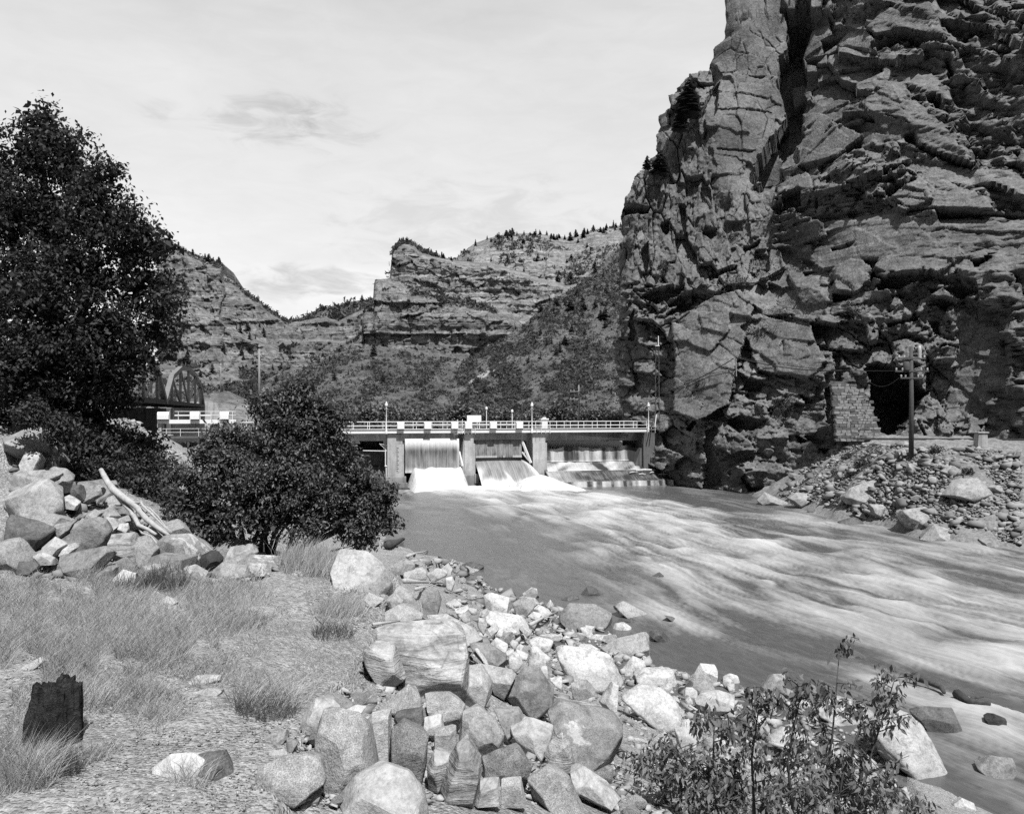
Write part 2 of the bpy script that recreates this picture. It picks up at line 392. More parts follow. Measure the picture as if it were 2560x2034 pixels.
plain('weathered_pole', .2, .85, .3, 5); plain('dark_pole', .06, .85, .3, 5); plain('glass_white', .7, .15, .05, 3, .5); plain('insulator', .35, .25, .1, 3, .5); plain('cable_black', .02, .6, .1, 4)
t = NT('driftwood'); c = t.coord('Object', (6, 6, 6)); n = t.noise(c, 1.2, 6, .7, .5); n2 = t.noise(t.coord('Generated', (40, 40, 3)), 1, 4, .6)
t.done(t.math('MULTIPLY', t.rng(n, .3, .7, .3, .42), t.rng(n2, .3, .7, .8, 1.1)), .8, n2, .01, .6, .2)
plain('dark_wood', .05, .9, .5, 8)
t = NT('stump_bark'); c = t.coord('Object'); n = t.noise(c, 9, 6, .75, .5); t.done(t.rng(n, .35, .75, .012, .09), .95, n, .12, 1, .15)
plain('bark', .06, .9, .4, 9)
def leafmat(name, v, var=.5, spec=.3, rough=.5):
    t = NT(name); g = t.n('ShaderNodeNewGeometry'); r = g.outputs['Random Per Island']
    col = t.rng(r, 0, 1, v * (1 - var), v * (1 + var)); t.done(col, rough, None, spec=spec)
    tr = t.n('ShaderNodeBsdfTranslucent'); tr.inputs[0].default_value = (v, v, v, 1); ad = t.n('ShaderNodeMixShader'); ad.inputs[0].default_value = .22
    t.l(t.b.outputs[0], ad.inputs[1]); t.l(tr.outputs[0], ad.inputs[2]); t.l(ad.outputs[0], t.out.inputs[0]); return t.m
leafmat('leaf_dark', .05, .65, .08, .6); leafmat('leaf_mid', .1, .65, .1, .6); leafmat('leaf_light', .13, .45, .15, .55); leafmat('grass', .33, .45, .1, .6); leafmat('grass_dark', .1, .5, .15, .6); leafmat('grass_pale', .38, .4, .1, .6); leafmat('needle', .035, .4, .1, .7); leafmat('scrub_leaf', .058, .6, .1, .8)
# ------------------------------------------------------------------ the near (left) bank
BANK = TPS([(-3, 3, 7.55), (-6, 7, 7.55), (-3, 10, 7.5), (-6, 12, 7.5), (-4.5, 15.5, 7.45), (-1.6, 7, 7.42), (-9.5, 11, 7.6), (-14, 8, 7.9), (0, 2, 7.6), (4, 2, 6.6), (8, 4, 5.), (12, 8, 3.2),
    (-1.0, 7.5, 7.3), (0, 7.8, 6.95), (.97, 9, 6.35), (1.9, 10.5, 5.66), (4.1, 13.5, 4.3), (6.6, 16.5, 2.75), (9.2, 19.5, 1.3), (12, 22, .1), (-1.34, 12.5, 6.6), (-.47, 12, 6.3), (.44, 13, 5.6), (1.45, 13.5, 5.1),
    (-.26, 18, 5.06), (1.2, 21, 3.84), (2.6, 20, 3.5), (4.3, 21, 2.5), (1.76, 30, 1.5), (-.4, 27, 3.5), (-1.27, 20, 5.3), (-2.7, 24, 5.2), (-3.86, 24, 6.), (-5.05, 45, 2.4), (-2.3, 36, 2.5), (-3.67, 17.5, 7.3), (-2.2, 15, 7.1),
    (-9.8, 68, -.1), (-2.1, 55, -.1), (-.4, 46, -.1), (4.5, 42, -.25), (6.8, 37.8, -.2), (7.3, 32, .0), (10.4, 29.5, -.2), (11.7, 26, -.2), (12.8, 23, -.3), (3.2, 37, .0), (5, 31, .3), (7, 26.5, .45), (9.5, 23.5, .4),
    (-4, 72, -2.2), (3.5, 58, -2.2), (5, 50, -2.2), (10, 46, -2.2), (13, 40, -2.2), (13, 34, -2.2), (16, 31, -2.2), (17, 26, -2.2), (18, 20, -2.), (17, 12, .5),
    (-5, 17.5, 7.4), (-6.2, 17.5, 7.4), (-6, 30, 5.), (-10, 45, 3.), (-14, 65, 1.), (-18, 85, .8), (-22, 100, .8), (-16, 95, -.8), (-14, 105, -1),
    (-4.9, 16, 7.6), (-6.7, 15.5, 7.55), (-7.9, 15, 7.5), (-9.5, 14.8, 7.6), (-10.7, 18, 8.6), (-13.1, 22, 10.2), (-9.1, 19, 8.5), (-7.6, 18, 7.9), (-11, 22, 9.2), (-7, 22, 7.), (-11, 28, 7.6), (-16, 22, 11.),
    (-26, 55, 9.96), (-28.7, 70, 6.3), (-23, 50, 7.6), (-15, 35, 6.7), (-20, 30, 10.5), (-30, 40, 11.2), (-40, 60, 10.3), (-45, 90, 7.6), (-50, 105, 7.), (-38, 75, 7.4), (-30, 22, 13), (-55, 90, 8.5), (-26, 90, 3.), (-32, 90, 4.), (-38, 98, 5.5)], .15)
def bank_z(x, y):
    x = np.asarray(x, float); y = np.asarray(y, float)
    z = BANK(x, y)
    near = np.clip(y / 30., .15, 2.)
    z = z + fbm(x * .45, y * .45, seed=3, oct=4) * .16 * near + fbm(x * 2.3, y * 2.3, seed=8, oct=3) * .04
    return np.clip(z, -3, 15)
def axis_nonuni(segs):
    "segs: (start, end, step) runs joined"
    out = []
    for a, b, st in segs: out += list(np.arange(a, b, st))
    out.append(segs[-1][1]); return np.array(out)
gy = np.concatenate([[.5, 1.2, 2, 3, 4], np.geomspace(4.6, 112, 235)])
gx = axis_nonuni([(-60, -24, .8), (-24, -13, .2), (-13, 6, .075), (6, 19, .15)])
GX, GY = np.meshgrid(gx, gy)
# among the boulders the soil lies lower than the rocks' own level, leaving open gaps
ROCKY = [[(a * D2P, b * D2P) for a, b in q] for q in ([(700, 1480), (800, 1340), (840, 1180), (960, 1180), (1040, 1240), (1180, 1280), (1280, 1330), (1380, 1400), (1500, 1440), (1700, 1470), (1850, 1540), (1920, 1660), (1920, 1760), (560, 1760), (640, 1560)], [(-40, 940), (130, 940), (220, 1000), (330, 1110), (600, 1185), (560, 1215), (300, 1225), (-40, 1190)])]
def rocky(x, y, z):
    px = 1280 + F * x / np.maximum(y, .5); py = HOR + F * (CAMZ - z) / np.maximum(y, .5); m = np.zeros(x.shape)
    for q in ROCKY: m = np.maximum(m, inpoly(px + 14 * vnoise(x * 3, y * 3, seed=4), py + 10 * vnoise(x * 3, y * 3, seed=6), q) * 1.)
    return m * np.clip(y / 10., .55, 2.2) * .2
GZ = bank_z(GX, GY); GZ = GZ - rocky(GX, GY, GZ)
bank = link('riverbank', np_mesh('riverbank', np.stack([GX, GY, GZ], -1).reshape(-1, 3), grid_faces(*GX.shape), True), MATS['bank_soil'])
tag(bank, 'pale gravelly near river bank with dry grass and boulders', kind='structure')
# quick look-up copy of the bank surface, for standing things on it
_bx, _by = np.arange(-60, 20.01, .25), np.arange(2, 113, .25); _BZ = np.clip(BANK(*np.meshgrid(_bx, _by)), -3, 15)
def bank_q(x, y, B=None):
    B = _BZ if B is None else B
    fx = np.clip((x - _bx[0]) / .25, 0, len(_bx) - 1.01); fy = np.clip((y - _by[0]) / .25, 0, len(_by) - 1.01); i, j = fy.astype(int), fx.astype(int); a, b = fy - i, fx - j
    return (B[i, j] * (1 - b) + B[i, j + 1] * b) * (1 - a) + (B[i + 1, j] * (1 - b) + B[i + 1, j + 1] * b) * a
_hy = np.concatenate([np.arange(3, 12, .04), np.arange(12, 30, .08), np.arange(30, 112, .25)])
def hits(px, py, surf, ys):
    "where the sight lines through photograph pixels meet the bank or the water"
    px = np.atleast_1d(np.asarray(px, float)); py = np.atleast_1d(np.asarray(py, float)); out = np.empty((len(px), 3))
    for s in range(0, len(px), 400):
        x = ((px[s:s + 400] - 1280) / F)[:, None] * ys[None]; z = CAMZ - ((py[s:s + 400] - HOR) / F)[:, None] * ys[None]; g = np.maximum(surf(x, np.broadcast_to(ys, x.shape)), 0)
        i = np.argmax(z <= g, axis=1); i = np.where((z <= g).any(1), i, len(ys) - 1); r = np.arange(len(i)); out[s:s + 400] = np.stack([x[r, i], ys[i], g[r, i]], 1)
    return out
_gx2, _gy2 = np.meshgrid(_bx, _by); _BZL = _BZ - rocky(_gx2, _gy2, _BZ)
def bank_low(x, y): return bank_q(x, y, _BZL)
def hit(px, py): return Vector(hits(px, py, bank_q, _hy)[0])
def hit_low(px, py): return Vector(hits(px, py, bank_low, _hy)[0])

# a wide base sheet that reaches the horizon, far below everything
gs = MB().poly([(-4000, -300, -6), (4000, -300, -6), (4000, 5000, -6), (-4000, 5000, -6)], [(0, 1, 2, 3)]).build('ground', MATS['talus_soil'])
tag(gs, 'valley floor reaching to the horizon', kind='structure')

# ------------------------------------------------------------------ the river
flow = np.array([(-4, 122), (-2, 112), (6.8, 93.6), (14.7, 72), (19.4, 55), (24.5, 40), (33, 25), (44, 10), (52, 0)], float)
tt = np.linspace(0, len(flow) - 1, 260); FL = np.stack([np.interp(tt, np.arange(len(flow)), flow[:, k]) for k in (0, 1)], 1)
for _ in range(12): FL[1:-1] = .25 * FL[:-2] + .5 * FL[1:-1] + .25 * FL[2:]
FT = np.gradient(FL, axis=0); FT /= np.linalg.norm(FT, axis=1)[:, None]; FS = np.concatenate([[0], np.cumsum(np.linalg.norm(np.diff(FL, axis=0), axis=1))])
def flow_uv(x, y):
    q = np.stack([x.ravel(), y.ravel()], 1); S = np.empty(len(q)); N = np.empty(len(q))
    for i in range(0, len(q), 20000):
        b = q[i:i + 20000]; d = b[:, None] - FL[None]; d2 = (d ** 2).sum(2); w = 1 / (d2 + 4.) ** 3; w /= w.sum(1, keepdims=True)
        along = (d * FT[None]).sum(2); S[i:i + 20000] = (w * (FS[None] + along)).sum(1)
        N[i:i + 20000] = (w * (d[..., 0] * FT[None, :, 1] - d[..., 1] * FT[None, :, 0])).sum(1)
    return S.reshape(x.shape), N.reshape(x.shape)
foam_px = [(1240, 1226, 1), (1350, 1236, 1), (1440, 1250, 1), (1520, 1275, .95), (1560, 1292, .9), (1250, 1248, .75), (1350, 1262, .8), (1650, 1325, .85), (1020, 1250, .25), (1060, 1215, 1), (1100, 1215, 1), (1180, 1222, 1), (1300, 1230, 1), (1400, 1240, .95), (1480, 1262, .9), (1600, 1300, .85), (1700, 1280, .6), (1750, 1340, .8), (1600, 1225, .1), (1480, 1215, .12), (1750, 1245, .12), (1850, 1260, .15), (1900, 1300, .4), (2100, 1340, .35), (2300, 1390, .4), (2450, 1420, .45),
    (1000, 1300, .08), (1130, 1260, .12), (1200, 1300, .14), (1300, 1280, .4), (1400, 1330, .25), (1250, 1380, .05), (1100, 1350, .05), (1400, 1420, .08), (1550, 1400, .35), (1650, 1390, .65), (1800, 1430, .65), (1600, 1460, .3), (1500, 1480, .1), (1700, 1540, .5), (1780, 1560, .55), (1900, 1500, .55), (2100, 1450, .55), (2200, 1520, .55), (2400, 1500, .6), (2300, 1600, .42), (1800, 1610, .12), (1700, 1650, .02), (2000, 1640, .12), (2150, 1650, .1), (2220, 1690, .55), (2300, 1700, .55), (2450, 1640, .62), (2400, 1780, .6), (2350, 1850, .2), (2300, 1950, .08), (2480, 1850, .4), (1600, 1560, .15), (1500, 1580, .02), (1450, 1700, .0), (2100, 1800, .0)]
FP = np.array([tuple(P(a, b, F * CAMZ / (b - HOR)).xy) + (v,) for a, b, v in foam_px])
def foam_at(x, y):
    q = np.stack([x.ravel(), y.ravel()], 1); out = np.empty(len(q)); sc = np.array([1.0, .62])
    for i in range(0, len(q), 20000):
        d2 = (((q[i:i + 20000, None] - FP[None, :, :2]) * sc) ** 2).sum(2); rr = (q[i:i + 20000, 1][:, None] * .03 + .3) ** 2
        w = 1 / (d2 + rr) ** 2.2; out[i:i + 20000] = (w * FP[None, :, 2]).sum(1) / w.sum(1)
    return out.reshape(x.shape)
ry = np.concatenate([np.linspace(2, 16, 24), np.geomspace(16.2, 122, 310)]); rx = axis_nonuni([(-26, -8, .5), (-8, 42, .2), (42, 90, 1.)])
RX, RY = np.meshgrid(rx, ry); S, N = flow_uv(RX, RY); FO = foam_at(RX, RY)
wob = fbm(S * .12, N * .25, seed=41, oct=3)
w1 = fbm(S * .2 + 1.2 * wob, N * .3 + wob, seed=5, oct=3, gain=.42); w2 = fbm(S * .5, N * 1.3, seed=15, oct=3); w3 = fbm(RX * 1.6, RY * 1.6, seed=25, oct=3)
amp = .04 + .5 * np.clip(FO, 0, .8) * sstep(125, 85, RY)
RZ = amp * (w1 * 1.1 + .3 * w2) + (.012 + .015 * FO) * w3
RZ += np.clip(FO - .6, 0, 1) * .6 * sstep(95, 112, RY)      # the white water boiling below the gates
crest = np.clip(w1 * 2.2 + .3 * w2, -1, 1)
streak = fbm(S * .1 + .5 * wob, N * 1.15 + .9 * wob + .25 * S * wob * .06, seed=51, oct=5, gain=.6); streak2 = fbm(S * .28, N * 3.4 + 1.2 * wob, seed=61, oct=4, gain=.6)
shallow = sstep(1.2, .0, np.abs(BANK(RX, RY) + .2)) * (RX < 20)
foam = FO * .92 + (.3 * crest + .58 * streak + .28 * streak2) * (.16 + .75 * np.clip(FO * 1.6, 0, 1)) - .12 + .12 * shallow * w3
foam = np.clip(foam, 0, 1)
t = NT('river_water'); f = t.attr('foam'); uv = t.n('ShaderNodeTexCoord').outputs['UV']
mp1 = t.n('ShaderNodeMapping'); mp1.inputs['Scale'].default_value = (.5, 6.5, 1); t.l(uv, mp1.inputs[0]); n1 = t.noise(mp1.outputs[0], 1.0, 6, .66, .6)
mp2 = t.n('ShaderNodeMapping'); mp2.inputs['Scale'].default_value = (1.3, 3.5, 1); t.l(uv, mp2.inputs[0]); n2 = t.noise(mp2.outputs[0], 1.0, 5, .62, .8)
ff = t.math('ADD', f, t.math('MULTIPLY', t.math('SUBTRACT', n1, .5), t.rng(f, .02, .5, .25, .62))); ff = t.math('ADD', ff, t.math('MULTIPLY', t.math('SUBTRACT', n2, .5), .16))
k = t.rng(ff, .02, 1.05, 0, 1); col = t.mix(k, t.rng(n2, .3, .7, .06, .092), .44)
t.done(col, t.rng(k, 0, .5, .28, .8), t.math('ADD', n1, n2), .03, .4, .35)
river = link('river', np_mesh('river', np.stack([RX, RY, RZ], -1).reshape(-1, 3), grid_faces(*RX.shape), True, np.stack([S, N], -1).reshape(-1, 2), {'foam': foam.ravel()}), MATS['river_water'])
tag(river, 'grey river with silky white rapids running down from the dam', kind='structure')
t = NT('pool_water'); c = t.coord('Position'); n = t.noise(c, .8, 4, .5); t.done(.05, .12, n, .02, .3, .5)
rv = MB().poly([(-62, 118, 6.3), (40, 122, 6.3), (60, 420, 6.3), (-140, 420, 6.3)], [(0, 1, 2, 3)]).build('reservoir', MATS['pool_water'])
tag(rv, 'still pool of river water held behind the dam', kind='structure')

# ------------------------------------------------------------------ right bank talus below the railway grade
TAL = TPS([(31, 91, -.2), (31.5, 83.4, -.2), (30.6, 77, -.2), (33.5, 74.5, -.2), (33.9, 67.3, -.2), (35, 65, -.2), (38, 63.5, -.2), (48, 57, -.2), (62, 50, -.2), (27, 84, -2.5), (26, 74, -2.5), (29, 64, -2.5), (38, 57, -2.5), (50, 49, -2.5),
    (38.9, 80, 6.9), (44.5, 76, 7.4), (36.8, 88, 5.2), (34, 91, 3.), (55, 70, 7.5), (70, 62, 7.5), (42, 86, 7.2), (50, 82, 7.4), (46, 96, 7.3), (40, 96, 6.8), (60, 84, 7.4), (37, 73, 3.9), (35, 80, 3.6), (41, 69, 3.7), (33.5, 86, 2.2), (36, 97, 4), (75, 75, 7.5), (50, 64, 3.7)], .1)
def tal_z(x, y): return np.clip(TAL(x, y), -3, 7.5) + fbm(x * .35, y * .35, seed=31, oct=5) * .75 + fbm(x * 2, y * 2, seed=33, oct=3) * .16
tx, ty = np.meshgrid(np.arange(25, 85, .35), np.arange(46, 104, .3)); tz = tal_z(tx, ty)
tal = link('talus_bank', np_mesh('talus_bank', np.stack([tx, ty, tz], -1).reshape(-1, 3), grid_faces(*tx.shape), True), MATS['talus_soil'])
tag(tal, 'stony grey far bank sloping from the railway grade to the river', kind='structure')
_tx, _tyy = np.arange(24, 90.01, .25), np.arange(45, 105, .25); _TZ = np.clip(TAL(*np.meshgrid(_tx, _tyy)), -3, 7.5); _ty = np.arange(55, 100, .12)
def tal_q(x, y):
    j = np.clip(((x - 24) / .25).round().astype(int), 0, len(_tx) - 1); i = np.clip(((y - 45) / .25).round().astype(int), 0, len(_tyy) - 1); return _TZ[i, j]
def hit_tal(px, py): return Vector(hits(px, py, tal_q, _ty)[0])

# ------------------------------------------------------------------ the great cliff on the right
def D(lst): return [(a * D2P, b * D2P) + tuple(r) for a, b, *r in lst]
cl = D([(1320, 420, 131), (1320, 700, 131), (1320, 860, 130), (1400, 250, 133), (1400, 500, 130), (1400, 600, 128), (1400, 850, 123), (1480, 130, 135), (1480, 400, 130), (1450, 600, 126), (1380, 920, 122),
    (1570, 20, 132), (1570, 60, 131), (1570, 250, 129), (1570, 400, 127), (1600, 480, 124), (1660, 80, 133), (1660, 250, 130), (1620, 380, 128), (1720, 10, 130), (1720, 60, 128), (1720, 250, 124), (1720, 400, 118), (1720, 520, 115), (1650, 560, 119),
    (1850, 10, 123), (1850, 250, 115), (1850, 400, 109), (1850, 520, 105), (1850, 600, 102), (1980, 10, 118), (1980, 250, 110), (1980, 400, 104), (1980, 520, 99), (1980, 620, 97), (2090, 10, 114), (2090, 250, 106), (2090, 400, 100), (2090, 520, 96), (2090, 650, 94),
    (2200, 10, 110), (2200, 300, 101), (2200, 600, 92), (2200, 900, 90), (1350, 640, 128), (1500, 590, 122), (1440, 740, 122), (1500, 750, 118), (1440, 850, 119), (1480, 900, 112), (1540, 790, 112), (1560, 900, 109), (1560, 1000, 107), (1470, 1010, 113), (1640, 800, 108), (1640, 900, 105), (1640, 1010, 104),
    (1700, 700, 107), (1720, 800, 103), (1720, 950, 100.5), (1700, 1020, 101), (1800, 830, 99), (1800, 920, 97), (1775, 760, 101), (1800, 650, 103), (1900, 700, 99), (1980, 720, 97), (2080, 720, 94), (2000, 850, 96), (2080, 900, 93), (1950, 930, 95), (1870, 820, 98)])
CT = TPS([(*(lambda v: (v.x, v.z))(P(a, b, c_)), c_) for a, b, c_ in cl], 2.)
cx_ = axis_nonuni([(8, 15, .5), (15, 54, .115), (54, 80, .4)]); cz_ = axis_nonuni([(-3, 72, .125), (72, 100, .5)])
CX, CZ = np.meshgrid(cx_, cz_); CY = CT(CX, CZ)
CPX = 1280 + F * CX / CY; CPY = HOR - F * (CZ - CAMZ) / CY
wx = fbm(CX * .3, CZ * .3, seed=71, oct=4); wz = fbm(CX * .3, CZ * .3, seed=72, oct=4)
dpx, dpy = CPX / D2P + wx * 9, CPY / D2P + wz * 9
# zones: jointed buttress left/top, folded beds right/top, slabby ledges mid, rounded blocks low
zl = sstep(1690, 1610, dpx + (dpy - 250) * .1) * sstep(640, 560, dpy); zb = sstep(600, 720, dpy) * sstep(1880, 1780, dpx); zr = 1 - np.maximum(zl, zb)
zsm = zl * sstep(1490, 1520, dpx) * sstep(450, 380, dpy)        # the smooth tall face
def blocks(u, v, seed, off, tilt, cheb=.6, edge=.0, ew=.06, lean=0.):
    h1, h2, h3, du, dv, e = cells(u, v, seed, cheb=cheb); edge = edge * sstep(-.1, .25, vnoise(u * .7 + 3, v * .7, seed=seed + 500)) if edge else 0.
    return off * (h1 - .5) * 2 + tilt * ((h2 - .5) * du + (h3 - .5) * dv) * 2 - lean * dv - edge * sstep(ew, 0, e)
x0 = 49.5
arch = CZ + .66 * np.sqrt((CX - x0) ** 2 + 9) + .35 * wx
fold = CX + .3 * wz
kz = sstep(380, 560, dpy); beds = arch * (1 - kz) + (CZ - .12 * CX + .4 * wx) * kz
slab = sstep(.02, .22, fbm(fold / 9., beds / 7., seed=612, oct=2))      # where whole slabs have stayed sound
steep = blocks((CX + .28 * CZ + .3 * wx) / 3.4, (CZ - .28 * CX) / 7.5, 21, 1.35, 1.7, .95, .9, .05) + (1 - .8 * slab) * blocks((CX - .35 * CZ + .2 * wx) / 1.5, (CZ + .35 * CX) / 2.6, 22, .5, .9, .95, .35, .06)
d_r = steep + blocks(fold / 7.5, beds / 5., 1, 1.1, 1.8, .92, lean=.3) + (1 - .85 * slab) * (blocks(fold / 2.6, beds / 1.7, 2, .5, .8, .92, .3, .05, .1) + blocks(fold / 1.05, beds / .6, 3, .22, .35, .8, .1, .08))
d_l = blocks((CX + .05 * CZ + .15 * wx) / 3.0, (CZ + .3 * wz) / 8., 4, 1.6, 1.2, .95, 1.1, .06, .6) + (blocks((CX + .12 * wx) / 1.15, (CZ + .2 * wz) / 2.6, 5, .55, .6, .95, .5, .06) + blocks(CX / .5, CZ / .8, 6, .12, .16, .8, .08)) * (1 - .8 * zsm)
d_s = blocks((CX + .3 * wx) / 5.2, (CZ + .2 * CX + .5 * wz) / 3.6, 7, .22, .25, .9, .35, .03)
d_l = d_l * (1 - .8 * zsm) + d_s * zsm
d_b = blocks((CX + .35 * wx) / 3.2, (CZ + .3 * CX + .35 * wz) / 2.8, 8, 1.5, 1.7, .6, 1.1, .05, .9) + blocks((CX + .2 * wx) / 1.25, (CZ + .25 * wz) / 1.0, 9, .38, .6, .7, .3, .06, .15) + blocks(CX / .5, CZ / .4, 10, .11, .16, .7, .05)
# the weathered smooth wall band on the right (display rows 455-560)
band = sstep(1700, 1800, dpx) * sstep(452, 470, dpy) * sstep(575, 560, dpy)
d_r = d_r * (1 - .8 * band) + .2 * blocks(CX / 4, beds / 1.4, 11, .5, .2, .7, .4, .05) * band
disp = np.where(zl > .5, d_l, np.where(zb > .5, d_b, d_r)) + .04 * fbm(CX * 1.4, CZ * 1.4, seed=77, oct=4) + .25 * wx * (1 - zsm)
def px_poly(region, pts):
    x0_, y0_, s = region; return [(x0_ + a / s, y0_ + b / s) for a, b in pts]
R1 = (1540, 40, 4.282); R3 = (1540, 420, 4.078); R4 = (1980, 400, 3.892); R2 = (1980, 0, 4.079); R5 = (1600, 780, 3.568); RD = (0, 0, 1 / D2P); R7 = (2000, 840, 4.312)
feat = [(RD, 8.0, [(1652, 20), (1705, 20), (1692, 200), (1682, 300), (1608, 402), (1586, 400), (1600, 330), (1642, 250)]),
    (R7, 12., [(695, 340), (830, 320), (1080, 330), (1230, 440), (1240, 500), (1420, 590), (1330, 740), (1200, 900), (1030, 1100), (870, 1000), (800, 840), (690, 570)]),
    (RD, 1.6, [(2012, 640), (2130, 640), (2130, 900), (1990, 905), (2000, 820), (2020, 760)]), (R7, 2.2, [(360, 180), (440, 140), (450, 520), (385, 530)]), (R7, 2.5, [(265, 560), (335, 530), (360, 760), (340, 950), (300, 930)]),
    (R3, 3.2, [(90, 370), (350, 400), (330, 470), (100, 480)]), (R3, 3, [(260, 1310), (380, 1240), (520, 1220), (720, 1180), (700, 1260), (500, 1360), (400, 1390)]), (R3, 2.5, [(490, 1560), (520, 1480), (700, 1340), (690, 1400), (620, 1480)]), (R3, 2.5, [(930, 1080), (1240, 980), (1230, 1040), (950, 1130)]),
    (R3, 3, [(1710, 280), (1840, 220), (1890, 240), (1890, 370), (1710, 440)]), (R3, 2.5, [(880, 610), (1040, 600), (1030, 690), (980, 720), (890, 650)]), (R3, 2.5, [(470, 560), (560, 530), (560, 640), (510, 690), (480, 640)]), (R3, 2, [(620, 380), (700, 400), (740, 760), (770, 900), (720, 900), (680, 620)]),
    (R3, 1.8, [(280, 820), (340, 740), (340, 960), (290, 1150), (270, 1100)]), (R3, 1.6, [(120, 1600), (150, 1380), (170, 1400), (190, 1713), (110, 1713)]), (R3, 1.8, [(1290, 810), (1420, 770), (1480, 730), (1460, 800), (1310, 860)]),
    (R4, 3, [(800, 1230), (950, 1130), (1330, 1090), (1390, 1140), (1200, 1190), (1050, 1250), (850, 1280)]), (R4, 2.8, [(890, 310), (1190, 170), (1250, 180), (960, 385)]), (R4, 3, [(390, 1290), (480, 1270), (620, 1300), (560, 1350), (400, 1390)]), (R4, 2.5, [(690, 950), (830, 940), (790, 1050), (820, 1120), (750, 1190), (770, 1060)]),
    (R4, 2.5, [(1490, 1240), (1660, 1195), (1810, 1260), (1640, 1340)]), (R4, 2.2, [(1330, 1420), (1470, 1350), (1600, 1390), (1500, 1430)]), (R4, 2.5, [(1720, 970), (1840, 960), (1940, 890), (1920, 960), (1800, 1040)]), (R4, 2, [(920, 1590), (1250, 1510), (1240, 1550), (950, 1620)]), (R4, 2, [(1340, 1240), (1480, 1230), (1360, 1300)]),
    (R4, 2.2, [(1330, 1560), (1430, 1550), (1450, 1690), (1390, 1690)]), (R4, 2.2, [(110, 1070), (400, 1050), (380, 1100), (150, 1130)]), (R4, 1.8, [(370, 840), (620, 790), (560, 850), (400, 865)]), (R4, 2.2, [(500, 340), (730, 260), (900, 180), (890, 110), (1090, 50), (1000, 120), (740, 280)]), (R4, 2, [(1210, 480), (1350, 420), (1360, 460), (1260, 510)]),
    (R2, 3, [(290, 380), (540, 300), (560, 330), (340, 510)]), (R2, 2.5, [(140, 580), (350, 520), (250, 640), (150, 640)]), (R2, 3, [(810, 460), (1130, 350), (1150, 380), (960, 500), (790, 560)]), (R2, 2.8, [(1150, 370), (1380, 410), (1540, 470), (1500, 490), (1280, 450)]), (R2, 2.5, [(1140, 1060), (1290, 990), (1330, 1040), (1250, 1100)]), (R2, 2.5, [(1350, 1020), (1430, 970), (1510, 1030), (1500, 1110), (1400, 1060)]),
    (R2, 2.8, [(1810, 1580), (2050, 1470), (2050, 1530), (1850, 1650)]), (R2, 2.5, [(340, 1400), (520, 1250), (490, 1180), (440, 1200)]), (R2, 2.5, [(1700, 400), (1880, 270), (1860, 350), (1720, 430)]), (R2, 2.2, [(1540, 580), (1640, 620), (1640, 760), (1600, 830)]), (R2, 2.5, [(0, 760), (280, 700), (270, 850), (0, 1000)]),
    (R1, 1.8, [(800, 665), (880, 690), (960, 770), (900, 740)]), (R1, 2, [(960, 900), (1040, 740), (1100, 700), (1110, 980), (1000, 1160), (910, 1120)]), (R1, 1.2, [(1410, 640), (1580, 640), (1560, 665), (1440, 660)]), (R1, 1.2, [(1090, 1405), (1500, 1440), (1480, 1460), (1100, 1425)]), (R1, .9, [(1110, 985), (1540, 1000), (1680, 1040), (1540, 1020), (1110, 1000)]),
    (R5, 2.6, [(820, 950), (900, 920), (1030, 960), (1130, 960), (1020, 1060), (830, 1040)]), (R5, 2.4, [(600, 1050), (680, 1000), (700, 1060), (660, 1200), (680, 1330), (900, 1240), (1010, 1230), (1020, 1290), (880, 1350), (740, 1420), (720, 1560), (610, 1590), (570, 1520)]), (R5, 2.5, [(900, 690), (960, 610), (1110, 600), (1090, 690)]),
    (R5, 2.5, [(540, 860), (570, 770), (640, 760), (600, 850)]), (R5, 2., [(1120, 870), (1200, 850), (1170, 930)]), (R5, 2.2, [(420, 1040), (480, 950), (510, 960), (470, 1060)]), (R5, 1.8, [(1420, 730), (1550, 785), (1490, 830)]), (R5, 2, [(1390, 1100), (1500, 1150), (1420, 1170)]),
    (R5, 2, [(940, 1430), (980, 1570), (1300, 1580), (1260, 1610), (960, 1610), (900, 1480)]), (R5, 1.6, [(1620, 170), (1660, 150), (1640, 320), (1760, 330), (1640, 340)]), (R5, 1.6, [(1265, 290), (1290, 260), (1280, 380), (1265, 385)]),
    (RD, -3.6, [(1418, 682), (1500, 627), (1556, 617), (1588, 652), (1560, 742), (1532, 850), (1470, 882), (1420, 862)]), (RD, -1.6, [(1560, 690), (1600, 660), (1700, 690), (1740, 760), (1700, 800), (1600, 780)]), (R4, -1.5, [(400, 1100), (560, 970), (690, 980), (760, 1060), (740, 1180), (610, 1300), (420, 1270)]), (R4, -1.4, [(790, 1050), (840, 960), (1240, 950), (1280, 1050), (1200, 1110), (900, 1110)]),
    (R4, -1.5, [(960, 390), (1250, 190), (1300, 130), (1960, 430), (1960, 500), (1400, 500), (1100, 470)]), (R4, -1.4, [(1340, 1340), (1470, 1250), (1620, 1380), (1480, 1340)]), (R2, -1.6, [(500, 1180), (1000, 900), (1250, 1060), (1550, 1300), (1900, 1713), (1300, 1500), (1150, 1250), (700, 1170)]), (R2, -1.5, [(30, 1500), (420, 1250), (720, 1400), (450, 1600), (80, 1713)]), (R2, -1.6, [(760, 330), (900, 180), (1080, 80), (1420, 80), (1600, 430), (1380, 380), (1130, 330), (850, 400)])]
